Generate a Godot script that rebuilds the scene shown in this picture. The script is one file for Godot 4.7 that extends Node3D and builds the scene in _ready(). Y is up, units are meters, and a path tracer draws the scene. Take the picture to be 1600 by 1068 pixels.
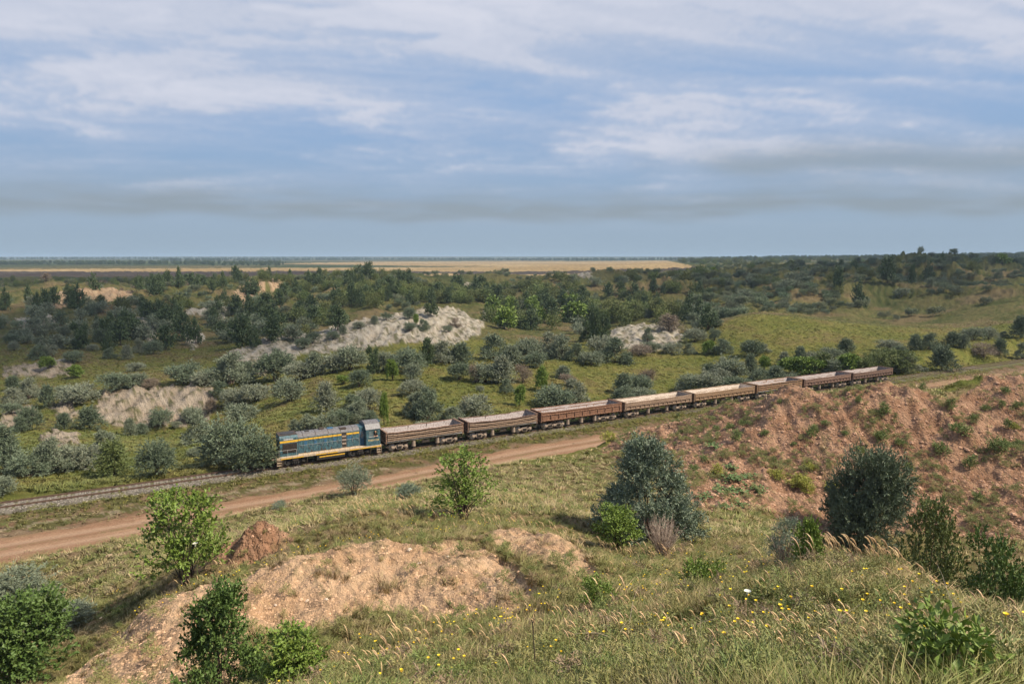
extends Node3D
# A goods train of tipping wagons below a clay bank, steppe valley behind.
# x runs to the right, -z into the distance; the tables hold [x, depth] with depth = -z.

const EYE := 24.5                       # the camera's height above the railway
const TRACK_FROM := Vector2(-51.04, 65.56)
const TRACK_DIR := Vector2(0.87384, 0.48621)
const ROAD_ALONG := [-60.0, 0.0, 36.0, 60.0, 75.0, 140.0, 185.0, 300.0]
const ROAD_OFF := [12.8, 12.3, 11.6, 9.3, 8.9, 6.8, 7.6, 7.6]
const LEVEL := -0.3                     # the levelled strip that carries track and road

var rng := RandomNumberGenerator.new()
var taken := {}

func _ready():
	set_view()
	set_noises()
	make_materials()
	build_clouds()
	build_ground()
	build_road()
	build_track()
	build_train()
	build_plants()
	build_cover()
	build_small_things()

# ------------------------------------------------------------------ view and light
func set_view():
	var cam := Camera3D.new()
	cam.name = "camera"
	cam.fov = 53.17
	cam.near = 0.1
	cam.far = 30000.0
	add_child(cam)
	cam.position = Vector3(0, EYE, 0)
	cam.rotation_degrees = Vector3(-7.05, 0, 0)
	cam.current = true
	var env := Environment.new()
	env.background_mode = Environment.BG_SKY
	var sky := Sky.new()
	var mat := PanoramaSkyMaterial.new()
	mat.panorama = ImageTexture.create_from_image(sky_image())
	sky.sky_material = mat
	env.sky = sky
	env.tonemap_mode = Environment.TONE_MAPPER_LINEAR
	env.tonemap_exposure = 1.6
	env.background_energy_multiplier = 0.71
	env.fog_enabled = true
	env.fog_density = 0.0001
	env.fog_light_color = Color(0.66, 0.76, 0.86)
	env.sdfgi_enabled = true
	env.ssao_enabled = true
	env.ssil_enabled = true
	var we := WorldEnvironment.new()
	we.name = "world_environment"
	we.environment = env
	add_child(we)
	var sun := DirectionalLight3D.new()
	sun.name = "sun"
	sun.light_energy = 1.4
	sun.light_color = Color(1.0, 0.94, 0.84)
	sun.light_angular_distance = 3.0
	sun.shadow_enabled = true
	add_child(sun)
	sun.look_at_from_position(Vector3.ZERO, -Vector3(0.64, 0.74, 0.20), Vector3.UP)

func sky_image() -> Image:
	# thin high cloud over blue, two long streaks of grey smoke low down
	var w := 2048
	var h := 1024
	var big := FastNoiseLite.new()
	big.seed = 5
	big.noise_type = FastNoiseLite.TYPE_SIMPLEX_SMOOTH
	big.frequency = 0.62
	big.fractal_octaves = 8
	big.fractal_gain = 0.66
	big.fractal_lacunarity = 2.1
	var veil := FastNoiseLite.new()
	veil.seed = 11
	veil.frequency = 0.22
	veil.fractal_octaves = 7
	veil.fractal_gain = 0.60
	var wob := FastNoiseLite.new()
	wob.seed = 3
	wob.frequency = 1.0
	wob.fractal_octaves = 4
	var data := PackedFloat32Array()
	data.resize(w * h * 3)
	var k := 0
	for j in h:
		var el := (0.5 - (j + 0.5) / h) * PI
		var sy := sin(el)
		var cy := cos(el)
		var deg := rad_to_deg(el)
		var low := Vector3(0.300, 0.385, 0.475)
		var high := Vector3(0.235, 0.375, 0.600)
		var base: Vector3 = low.lerp(high, smoothstep(0.0, 13.0, deg))
		for i in w:
			var c := base
			if el > -0.02:
				var a := (i + 0.5) / w * TAU
				var dx := sin(a)
				var dz := cos(a)
				var reach := 1.0 / (maxf(sy, 0.0) + 0.10)
				var x := dx * cy * reach
				var z := dz * cy * reach
				var v := veil.get_noise_2d(x * 0.9 + 7.0, z * 1.9)
				var n := big.get_noise_2d(x * 0.9 + v * 1.5, z * 1.9 + v * 1.0)
				var thick := smoothstep(5.0, 18.0, deg)
				var cover := smoothstep(-0.75, 0.45, v * 1.0 + n * 0.55 + thick * 0.16) * 0.80
				cover += smoothstep(-0.10, 0.48, n * 1.0 + v * 0.7 + thick * 0.26 - 0.15) * 0.52
				cover = clampf(cover, 0.0, 1.0) * smoothstep(1.5, 9.0, deg)
				var t: float = clampf(0.32 + n * 0.9 + v * 0.5 + thick * 0.16, 0.0, 1.0)
				var white: Vector3 = Vector3(0.395, 0.450, 0.570).lerp(Vector3(0.63, 0.64, 0.715), t)
				c = c.lerp(white, cover * 0.90)
				var f1 := deg - 3.75 - wob.get_noise_2d(dx * 1.6, dz * 1.6) * 1.7
				var s1 := exp(-pow(f1 / (1.45 if f1 > 0.0 else 0.55), 2.0)) * (0.90 + 0.6 * wob.get_noise_2d(a * 6.0, deg * 1.2))
				var f2 := deg - 6.9 - wob.get_noise_2d(dx * 1.3 + 40.0, dz * 1.3) * 1.9
				var s2 := exp(-pow(f2 / (1.2 if f2 > 0.0 else 0.8), 2.0)) * smoothstep(0.0, 0.30, wob.get_noise_2d(dx * 0.9 + 9.2, dz * 0.9 + 3.0) + dx * 0.45 - 0.02)
				c = c.lerp(Vector3(0.262, 0.315, 0.362), clampf(s1 * 0.92 + s2 * 0.70, 0.0, 0.9))
			data[k] = c.x
			data[k + 1] = c.y
			data[k + 2] = c.z
			k += 3
	return Image.create_from_data(w, h, false, Image.FORMAT_RGBF, data.to_byte_array())

# the broken cloud overhead, out of view, whose shade lies on the valley at the left and on the far hills
func build_clouds():
	var mat := StandardMaterial3D.new()
	mat.albedo_color = Color(0.95, 0.95, 0.96, 0.22)
	mat.transparency = BaseMaterial3D.TRANSPARENCY_ALPHA
	mat.roughness = 1.0
	mat.cull_mode = BaseMaterial3D.CULL_DISABLED
	rng.seed = 400
	var height := 700.0
	var drift := Vector2(0.64 / 0.74, -0.20 / 0.74) * height      # the way the sunlight leans, in x and depth
	for c in [["broad ragged cloud drifting above the left valley", Vector2(-150, 235), Vector2(118, 120), 34], ["long broken cloud drifting above the right-hand hills", Vector2(330, 560), Vector2(300, 260), 40], ["small cloud drifting above the far left flats", Vector2(-420, 620), Vector2(230, 130), 24]]:
		var st := SurfaceTool.new()
		st.begin(Mesh.PRIMITIVE_TRIANGLES)
		var ball := SphereMesh.new()
		ball.radial_segments = 14
		ball.rings = 8
		for i in c[3]:
			var a := rng.randf() * TAU
			var r := sqrt(rng.randf())
			var s: float = c[2].x * rng.randf_range(0.22, 0.42) * (1.1 - 0.5 * r)
			var at := Vector3(cos(a) * r * c[2].x, rng.randf_range(-0.1, 0.2) * s, sin(a) * r * c[2].y)
			st.append_from(ball, 0, Transform3D(Basis.from_scale(Vector3(s * 2.0, s * 0.8, s * 1.7)).rotated(Vector3.UP, rng.randf() * 3.0), at))
		var o := part("cloud", st.commit(), mat, self, Vector3(c[1].x + drift.x, height, -(c[1].y + drift.y)))
		tag(o, c[0], "", "", "structure")

# ------------------------------------------------------------------ naming
func numbered(called: String) -> String:
	var n: int = taken.get(called, 0)
	taken[called] = n + 1
	return called if n == 0 else "%s_%03d" % [called, n]

func thing(called: String, label: String, category: String, at: Vector3, turn := 0.0, group := "") -> Node3D:
	var o := Node3D.new()
	o.name = numbered(called)
	add_child(o)
	o.position = at
	o.rotation.y = turn
	tag(o, label, category, group)
	return o

func tag(o: Node3D, label: String, category: String, group := "", kind := ""):
	if label != "":
		o.set_meta("label", label)
	if category != "":
		o.set_meta("category", category)
	if group != "":
		o.set_meta("group", group)
	if kind != "":
		o.set_meta("kind", kind)

func part(called: String, mesh: Mesh, mat: Material, parent: Node, at := Vector3.ZERO) -> MeshInstance3D:
	var o := MeshInstance3D.new()
	o.name = called if parent != self else numbered(called)
	o.mesh = mesh
	if mat:
		o.material_override = mat
	parent.add_child(o, true)
	o.position = at
	return o

func node(called: String, parent: Node, at := Vector3.ZERO) -> Node3D:
	var o := Node3D.new()
	o.name = called
	parent.add_child(o, true)
	o.position = at
	return o

# ------------------------------------------------------------------ noises and materials
var n_fine: FastNoiseLite
var n_mid: FastNoiseLite
var n_big: FastNoiseLite
var n_ridge: FastNoiseLite
var n_clod: FastNoiseLite
var M := {}

func noise(seed_: int, freq: float, oct := 3, gain := 0.5) -> FastNoiseLite:
	var n := FastNoiseLite.new()
	n.seed = seed_
	n.noise_type = FastNoiseLite.TYPE_SIMPLEX_SMOOTH
	n.frequency = freq
	n.fractal_octaves = oct
	n.fractal_gain = gain
	return n

func set_noises():
	n_fine = noise(21, 1.0, 2)
	n_mid = noise(22, 1.0, 3)
	n_big = noise(23, 1.0, 3)
	n_ridge = noise(24, 1.0, 3)
	n_ridge.fractal_type = FastNoiseLite.FRACTAL_RIDGED
	n_clod = FastNoiseLite.new()
	n_clod.seed = 25
	n_clod.noise_type = FastNoiseLite.TYPE_CELLULAR
	n_clod.frequency = 1.0
	n_clod.cellular_return_type = FastNoiseLite.RETURN_DISTANCE
	n_clod.fractal_type = FastNoiseLite.FRACTAL_FBM
	n_clod.fractal_octaves = 2

func lin(r: float, g: float, b: float) -> Color:
	return Color(r, g, b).linear_to_srgb()

# a tiling texture from two layers of noise, coloured by a gradient of linear colours
func tint_texture(seed_: int, size: int, f1: float, f2: float, share: float, stops: Array, stretch := 1.0) -> ImageTexture:
	var a := noise(seed_, f1, 4, 0.55)
	var b := noise(seed_ + 1, f2, 3, 0.6)
	var ia := a.get_seamless_image(size, size)
	var ib := b.get_seamless_image(size, size)
	if stretch != 1.0:
		ib.resize(size, int(size * stretch))
		var tall := Image.create(size, size, false, ib.get_format())
		tall.blit_rect(ib, Rect2i(0, 0, size, size), Vector2i.ZERO)
		ib = tall
	var g := Gradient.new()
	var off := PackedFloat32Array()
	var cols := PackedColorArray()
	for s in stops:
		off.append(s[0])
		cols.append(Color(s[1], s[2], s[3]))
	g.offsets = off
	g.colors = cols
	var out := Image.create(size, size, false, Image.FORMAT_RGB8)
	for y in size:
		for x in size:
			var v := ia.get_pixel(x, y).r * (1.0 - share) + ib.get_pixel(x, y).r * share
			out.set_pixel(x, y, g.sample(v).linear_to_srgb())
	return ImageTexture.create_from_image(out)

func bump_texture(seed_: int, size: int, f: float, strength: float, cellular := false) -> ImageTexture:
	var a := noise(seed_, f, 5, 0.6)
	if cellular:
		a.noise_type = FastNoiseLite.TYPE_CELLULAR
		a.cellular_return_type = FastNoiseLite.RETURN_DISTANCE
		a.fractal_octaves = 3
	var im := a.get_seamless_image(size, size)
	im.convert(Image.FORMAT_RGB8)
	im.bump_map_to_normal_map(strength)
	return ImageTexture.create_from_image(im)

func plain(r: float, g: float, b: float, rough := 0.8, metal := 0.0) -> StandardMaterial3D:
	var m := StandardMaterial3D.new()
	m.albedo_color = lin(r, g, b)
	m.roughness = rough
	m.metallic = metal
	return m

func textured(tex: Texture2D, scale: Vector3, rough := 0.85, normal: Texture2D = null, world := false) -> StandardMaterial3D:
	var m := StandardMaterial3D.new()
	m.albedo_texture = tex
	m.uv1_triplanar = true
	m.uv1_world_triplanar = world
	m.uv1_scale = scale
	m.roughness = rough
	if normal:
		m.normal_enabled = true
		m.normal_texture = normal
		m.normal_scale = 0.8
	return m

func leafy(r: float, g: float, b: float, back := 0.35) -> StandardMaterial3D:
	var m := StandardMaterial3D.new()
	m.albedo_color = lin(r, g, b)
	m.vertex_color_use_as_albedo = true
	m.roughness = 0.62
	m.cull_mode = BaseMaterial3D.CULL_DISABLED
	m.backlight_enabled = true
	m.backlight = Color(back, back, back * 0.6)
	return m

func make_materials():
	var grain := tint_texture(40, 512, 0.012, 0.06, 0.5, [[0.15, 0.50, 0.50, 0.47], [0.5, 0.78, 0.78, 0.76], [0.85, 1.0, 1.0, 1.0]])
	var clods := bump_texture(50, 512, 0.03, 9.0)
	var blades := bump_texture(52, 512, 0.07, 12.0)
	for s in [["grass", 0.42, blades, 1.6], ["soil", 0.60, clods, 2.4], ["clay", 0.22, clods, 3.2], ["chalk", 0.13, clods, 2.2], ["field", 0.02, blades, 0.6]]:
		var m := StandardMaterial3D.new()
		m.vertex_color_use_as_albedo = true
		m.albedo_texture = grain
		m.uv1_triplanar = true
		m.uv1_world_triplanar = true
		m.uv1_scale = Vector3.ONE * s[1]
		m.roughness = 0.95
		m.metallic_specular = 0.2
		m.normal_enabled = true
		m.normal_texture = s[2]
		m.normal_scale = s[3]
		M[s[0]] = m
	M.rust = textured(tint_texture(60, 256, 0.02, 0.09, 0.45, [[0.2, 0.058, 0.034, 0.026], [0.42, 0.16, 0.096, 0.070], [0.58, 0.255, 0.165, 0.122], [0.8, 0.37, 0.275, 0.215]]), Vector3.ONE * 0.7, 0.9, clods)
	M.rust_brown = textured(tint_texture(62, 256, 0.025, 0.10, 0.45, [[0.2, 0.07, 0.046, 0.034], [0.45, 0.20, 0.135, 0.096], [0.62, 0.315, 0.225, 0.165], [0.85, 0.42, 0.33, 0.255]]), Vector3.ONE * 0.7, 0.9, clods)
	M.wagon = []
	for k in [[0, 1.0, 0.98, 0.96], [0, 0.88, 0.86, 0.86], [0, 1.0, 0.92, 0.86], [1, 1.0, 1.0, 1.0], [1, 1.0, 0.97, 0.90], [1, 1.0, 0.93, 0.84], [0, 0.92, 0.90, 0.92], [0, 0.82, 0.80, 0.82]]:
		var m: StandardMaterial3D = (M.rust_brown if k[0] else M.rust).duplicate()
		m.albedo_color = Color(k[1], k[2], k[3])
		m.uv1_offset = Vector3(k[1] * 7.3, k[2] * 3.1, k[3] * 5.7)
		M.wagon.append(m)
	M.rust_dark = textured(tint_texture(64, 256, 0.03, 0.1, 0.45, [[0.2, 0.018, 0.014, 0.012], [0.5, 0.045, 0.032, 0.026], [0.8, 0.105, 0.072, 0.055]]), Vector3.ONE * 0.8, 0.85)
	M.dusty = textured(tint_texture(66, 256, 0.03, 0.1, 0.5, [[0.2, 0.12, 0.088, 0.07], [0.5, 0.30, 0.235, 0.19], [0.8, 0.48, 0.40, 0.335]]), Vector3.ONE * 1.1, 0.95)
	M.lime = textured(tint_texture(68, 256, 0.025, 0.12, 0.5, [[0.25, 0.16, 0.115, 0.105], [0.45, 0.33, 0.285, 0.28], [0.7, 0.52, 0.485, 0.475]]), Vector3.ONE * 0.55, 0.95)
	M.lime_pale = textured(tint_texture(70, 256, 0.025, 0.12, 0.5, [[0.25, 0.26, 0.20, 0.17], [0.45, 0.50, 0.43, 0.37], [0.7, 0.66, 0.60, 0.54]]), Vector3.ONE * 0.55, 0.95)
	M.blue = textured(tint_texture(72, 512, 0.012, 0.05, 0.55, [[0.24, 0.035, 0.028, 0.024], [0.36, 0.030, 0.062, 0.080], [0.5, 0.034, 0.098, 0.135], [0.64, 0.060, 0.138, 0.165], [0.80, 0.13, 0.185, 0.19]], 2.6), Vector3(0.45, 0.3, 0.45), 0.6)
	M.blue_bright = textured(tint_texture(73, 256, 0.02, 0.06, 0.5, [[0.22, 0.025, 0.055, 0.095], [0.5, 0.024, 0.10, 0.205], [0.8, 0.05, 0.14, 0.23]], 2.6), Vector3(0.6, 0.4, 0.6), 0.55)
	M.yellow = textured(tint_texture(74, 256, 0.02, 0.1, 0.5, [[0.22, 0.28, 0.14, 0.03], [0.4, 0.62, 0.36, 0.025], [0.8, 0.74, 0.46, 0.05]]), Vector3.ONE * 0.8, 0.6)
	M.roof_grey = textured(tint_texture(76, 256, 0.02, 0.08, 0.5, [[0.2, 0.055, 0.046, 0.046], [0.5, 0.125, 0.115, 0.12], [0.8, 0.20, 0.22, 0.25]]), Vector3.ONE * 0.5, 0.7)
	M.bare_steel = textured(tint_texture(78, 256, 0.02, 0.08, 0.5, [[0.2, 0.20, 0.17, 0.15], [0.5, 0.42, 0.42, 0.43], [0.8, 0.56, 0.58, 0.6]]), Vector3.ONE * 0.8, 0.6)
	M.eave = M.bare_steel.duplicate()
	M.eave.albedo_color = Color(0.72, 0.72, 0.73)
	M.deck = textured(tint_texture(80, 256, 0.02, 0.1, 0.5, [[0.2, 0.14, 0.10, 0.07], [0.45, 0.42, 0.33, 0.24], [0.8, 0.62, 0.52, 0.40]]), Vector3.ONE * 0.8, 0.9)
	M.black = textured(tint_texture(82, 256, 0.03, 0.1, 0.5, [[0.2, 0.008, 0.008, 0.009], [0.5, 0.022, 0.02, 0.02], [0.8, 0.085, 0.075, 0.066]]), Vector3.ONE * 1.2, 0.6)
	M.letter = plain(0.60, 0.46, 0.22, 0.7)
	M.sleeper = textured(tint_texture(84, 256, 0.03, 0.12, 0.5, [[0.2, 0.07, 0.058, 0.048], [0.5, 0.17, 0.145, 0.12], [0.8, 0.30, 0.27, 0.235]]), Vector3.ONE * 1.0, 0.95, null, true)
	M.rail = textured(tint_texture(86, 256, 0.03, 0.1, 0.5, [[0.2, 0.05, 0.028, 0.02], [0.5, 0.10, 0.06, 0.042], [0.8, 0.17, 0.11, 0.08]]), Vector3.ONE * 1.0, 0.7)
	M.stone = plain(0.30, 0.275, 0.25, 0.95)
	M.stone.vertex_color_use_as_albedo = true
	M.clod = plain(1.0, 1.0, 1.0, 0.97)
	M.clod.vertex_color_use_as_albedo = true
	M.bark = textured(tint_texture(88, 128, 0.05, 0.1, 0.5, [[0.2, 0.03, 0.022, 0.018], [0.5, 0.085, 0.062, 0.05], [0.8, 0.16, 0.12, 0.095]]), Vector3.ONE * 2.0, 0.95)
	M.dead = plain(0.38, 0.30, 0.245, 0.95)
	M.leaf_silver = leafy(0.180, 0.215, 0.148, 0.34)
	M.leaf_dusty = leafy(0.215, 0.240, 0.175, 0.34)
	M.leaf_sage = leafy(0.140, 0.182, 0.118, 0.34)
	M.leaf_dark = leafy(0.105, 0.142, 0.086, 0.34)
	M.leaf_blue = leafy(0.172, 0.222, 0.160, 0.34)
	M.leaf_green = leafy(0.150, 0.225, 0.036)
	M.leaf_elm = leafy(0.088, 0.150, 0.034)
	M.leaf_poplar = leafy(0.070, 0.108, 0.044)
	M.leaf_willow = leafy(0.120, 0.155, 0.046)
	M.leaf_brown = leafy(0.21, 0.165, 0.125, 0.2)
	M.leaf_far = leafy(0.085, 0.125, 0.075, 0.2)
	M.blade = leafy(1.0, 1.0, 1.0, 0.4)
	M.plume = leafy(0.52, 0.37, 0.21, 0.3)
	M.petal = leafy(0.85, 0.64, 0.02, 0.3)
	M.white_petal = leafy(0.72, 0.72, 0.66, 0.3)
	M.glass = StandardMaterial3D.new()
	M.glass.albedo_color = Color(0.55, 0.65, 0.68, 0.22)
	M.glass.transparency = BaseMaterial3D.TRANSPARENCY_ALPHA
	M.glass.roughness = 0.06
	M.person = plain(1.0, 1.0, 1.0, 0.8)
	M.person.vertex_color_use_as_albedo = true

const GROUND_POINTS := [[-10.58, 15.05, 14.2], [-9.29, 15.05, 14.2], [-6.29, 16.18, 12.5], [-4.37, 16.25, 12.4], [-1.91, 18.18, 9.5], [-0.4, 19.18, 8], [0.7, 19.84, 7], [1.51, 20.51, 6], [2.09, 21.04, 5.2], [2.66, 21.31, 4.8], [3.24, 21.44, 4.6], [3.62, 21.51, 4.5], [-9.82, 14.78, 16.4], [-10.68, 14.77, 16.2], [-9.14, 15.2, 18.5], [-10.21, 15.1, 17.6], [-5.81, 15.31, 16.7], [-6.54, 15.73, 19], [-3.53, 15.89, 20], [-3.19, 15.22, 17.9], [-2.5, 16.27, 13.9], [-0.78, 15.63, 19.8], [0, 14.92, 20.9], [1.82, 15.64, 18.5], [0.46, 15.05, 23.5], [1.8, 15.04, 23], [-5.1, 15.78, 20], [-8.21, 15.39, 18.5], [-4.84, 13.02, 27.5], [-6.63, 11.42, 34], [-10.49, 5.14, 54], [-11.86, 1.41, 68], [-10.33, 10.79, 33], [-11.25, 10.74, 31], [-14.32, 10.29, 31], [-7.05, 1.47, 73], [-4.47, 7.96, 46], [-2.9, 11.3, 33], [-16.35, 3.4, 56], [-19.99, 2.74, 57], [-1.4, 10.65, 36], [-27.11, 3.6, 46], [-22.48, 5.98, 38], [-15.63, 9.61, 29], [-31.76, 2.08, 46], [-26.39, 4, 38], [-23.06, 6.73, 30], [-18.59, 8.69, 24], [-23.17, 5.64, 36], [-38.53, 0.42, 53], [-19.35, 6.2, 42], [-27.36, 1.53, 56], [7.84, 16.95, 17], [8, 17.81, 13.5], [7.64, 18.54, 11], [7.34, 19.13, 9.2], [4.75, 18.28, 12], [3.27, 19.64, 8.2], [4.79, 19.76, 8], [4.9, 20.28, 7], [2.25, 19.17, 9], [3.42, 18.33, 11.5], [2.58, 17.49, 13], [1.34, 17.07, 13.5], [6.87, 17.19, 15.5], [6.04, 16.13, 17], [-0.6, 16.14, 15.2], [4.94, 14.54, 20], [7.37, 12.96, 25], [10.63, 11.15, 31], [14.09, 9.47, 36], [4.43, 14, 22.5], [4.12, 12.01, 28], [4.56, 10.46, 36], [1.95, 9.51, 40], [0, 5.55, 55], [4.6, 3.25, 68], [10.02, 1.56, 80], [7.26, 8.3, 37], [12.87, 7.34, 44], [21.13, 4.47, 48], [26.44, 2.74, 49], [31.24, 2.89, 49], [35.33, 3.09, 48], [38.58, 3.58, 48], [16.25, 6.33, 56], [24.87, 4.86, 57], [33.17, 4.86, 57], [41.46, 4.86, 57], [27.3, 6.56, 63], [36.11, 6.7, 62.5], [45.13, 6.7, 62.5], [17.32, 4.57, 72], [24.15, 6.84, 72], [11.23, 5.39, 58], [14.17, 3.42, 82], [19.91, 5.58, 80], [25.01, 7.56, 77], [29.5, 10.27, 72], [33.17, 9.76, 69.5], [36.85, 10.33, 69], [41.37, 10.46, 70], [43.88, 9.26, 67.5], [51.43, 10.57, 73], [57.75, 11.46, 76], [-56.46, -0.36, 72.8], [-50.32, -1.62, 80], [-44.99, -1.86, 88], [-64.71, -2.83, 96], [-68.68, -2.16, 89], [-61.17, -4.63, 106], [-72.71, -5.22, 113], [-86.03, -5.38, 118], [-73.65, -7.66, 128], [-78.91, -2.9, 138], [-65.32, -2.35, 140], [-62.42, -7.48, 133], [-51.51, -3.35, 135], [-99.49, -5.77, 137], [-117.2, -5.41, 160], [-83.32, -6.41, 126], [-90.85, -4.24, 138], [-92.37, -3.91, 162], [-118.2, -5.29, 168], [-127.6, -2.52, 182], [-129, -2.67, 210], [-164, -1.44, 235], [-208.6, -0.1, 300], [-291, 1.88, 420], [-414.8, 3.39, 600], [-655.7, 3.43, 950], [-1309.4, 5.26, 1900], [-3098.3, 12.22, 4500], [-117, -3.71, 190], [-92.35, -4.45, 195], [-127.3, -3.09, 250], [-160.2, -0.92, 310], [-178.1, 0.48, 380], [-261.7, 2.19, 560], [-443.1, 2.55, 950], [-931.2, 6.1, 2000], [-123.9, 0.54, 330], [-30.12, 0.79, 105], [-37.12, -0.03, 102], [-23.79, 1.13, 125], [-39.92, -0.32, 140], [-56.34, -3.17, 148], [-12.83, 0.56, 135], [-27.28, 0.74, 160], [-5.16, 0.11, 108], [0, 0.2, 130], [15.63, -0, 165], [7.26, 0.02, 153], [35.35, -0.05, 187], [30.35, -1.1, 160], [48.88, -1.04, 172], [-16.37, 0.14, 173], [-38.62, 0.07, 170], [-63.84, -3.1, 160], [-80.96, -3.17, 190], [-67.73, -0.27, 205], [-59.76, -4.3, 180], [-75.6, -1.38, 200], [-50.82, 2.86, 225], [-44.29, -2.96, 195], [-37.71, 4.48, 236], [-27.62, 4.87, 245], [-18.28, 3.43, 243], [-23.47, -2.28, 207], [-11.21, 0.04, 238], [-6.85, -2.28, 207], [-56.34, 1.31, 300], [-73.03, 3.5, 390], [-40.24, 3.35, 430], [-97.13, 7.17, 520], [23.35, 6.91, 500], [17.81, 0.48, 380], [14.11, -3.5, 300], [10.85, -3.07, 230], [-118, 1.88, 420], [-196.2, 3.39, 600], [56.44, -2.93, 300], [42.58, 1.27, 226], [37.44, -2.06, 198], [30.02, -1.31, 212], [52.72, 0.36, 215], [23.25, -2.02, 205], [76.78, 2.42, 410], [112, 5.62, 600], [111.9, 6.76, 800], [-70.92, 4.12, 760], [-91.39, 3.68, 980], [-204.9, 4.26, 2200], [-390.8, 9.15, 4200], [-212.8, 4.12, 760], [-279.7, 4.18, 1000], [34.53, 3.97, 740], [46.62, 4.18, 1000], [-698.2, 6.12, 2500], [349.1, 6.12, 2500], [74.72, 7.27, 215], [61.25, 2.09, 203], [87.62, 5.57, 207], [114.7, 3.63, 203], [126.3, 2.76, 197], [85.9, 2.68, 182], [64.33, 0.88, 170], [56.94, -0.22, 150], [75.78, 0.74, 160], [109.2, 2.99, 165], [112.9, 2.67, 155], [98.16, 2.1, 148], [86.97, 1.82, 148], [198.7, 7.75, 265], [159.2, 2.34, 235], [177, 4.63, 248], [151.4, -1.53, 268], [196.9, 2.37, 350], [135.2, 0.36, 320], [262.2, 2.21, 400], [256.9, 5.15, 550], [359.7, 5.15, 550], [124.7, 0.48, 380], [167.4, 4.79, 560], [419.4, 9.55, 900], [554.6, 10.38, 850], [837.7, 17.9, 1200], [698.1, 16.25, 1500], [335.2, 13.46, 1200], [237.8, 7.23, 850], [1302.3, 22.73, 2000], [930.3, 19.98, 2500], [1339.1, 27.89, 1800], [-4837.7, 12.76, 6500], [-2418.6, 18.76, 6500], [0, 21.55, 7000], [2604.3, 24.78, 7000], [5208.7, 24.78, 7000], [-1.2, 22.65, 1.2], [-0.48, 22.8, 1.2], [0, 22.9, 1.2], [0.48, 22.8, 1.2], [1.2, 22.65, 1.2], [-3.6, 20, 4], [-9.9, 15.5, 11], [-19, 9, 20], [-39.6, 4, 36], [-60.5, 0, 55], [-2.93, 19.5, 6.5], [0, 21, 4.2], [1.2, 22, 3], [4.27, 21, 4.5], [9, 18.5, 9], [18, 12, 18], [32, 6, 32], [46, 5.5, 46], [62, 9, 62], [75, 11, 75], [11.7, 12.5, 19.5], [16.8, 7, 28], [13, 11.5, 26], [18, 7, 36], [10.88, 14.5, 14.5], [18, 8, 24], [27, 4.6, 36], [23.56, 4.2, 38], [-4.32, 13.7, 24], [-8.92, 12, 25.5], [-12.75, 10.5, 25.5], [-14.52, 8.5, 22], [-14.43, 8.3, 19.5], [0.57, 12.5, 28.5], [2.4, 13, 24], [37.21, 0.3, 90], [29.75, 0.3, 91], [49.54, 0.3, 92], [61.46, 0.3, 94], [74.62, 0.3, 97], [22.5, 0.3, 90], [-79.25, -4.5, 240], [-60, -4, 265], [-32.83, -3.5, 290], [90.75, 1, 260], [49.43, -2.5, 262], [-80, -1, 80], [-130, -4, 130], [-250, -2, 250], [-600, 1, 600], [-2000, 5, 2000], [-7000, 20, 7000], [110, 0, 110], [150, 0.2, 150], [220, 4, 220], [400, 5, 400], [900, 12, 900], [2000, 24, 2000], [7000, 30, 7000], [-9500, 40, 9500], [-4750, 40, 9500], [0, 40, 9500], [4750, 40, 9500], [9500, 40, 9500]]
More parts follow.
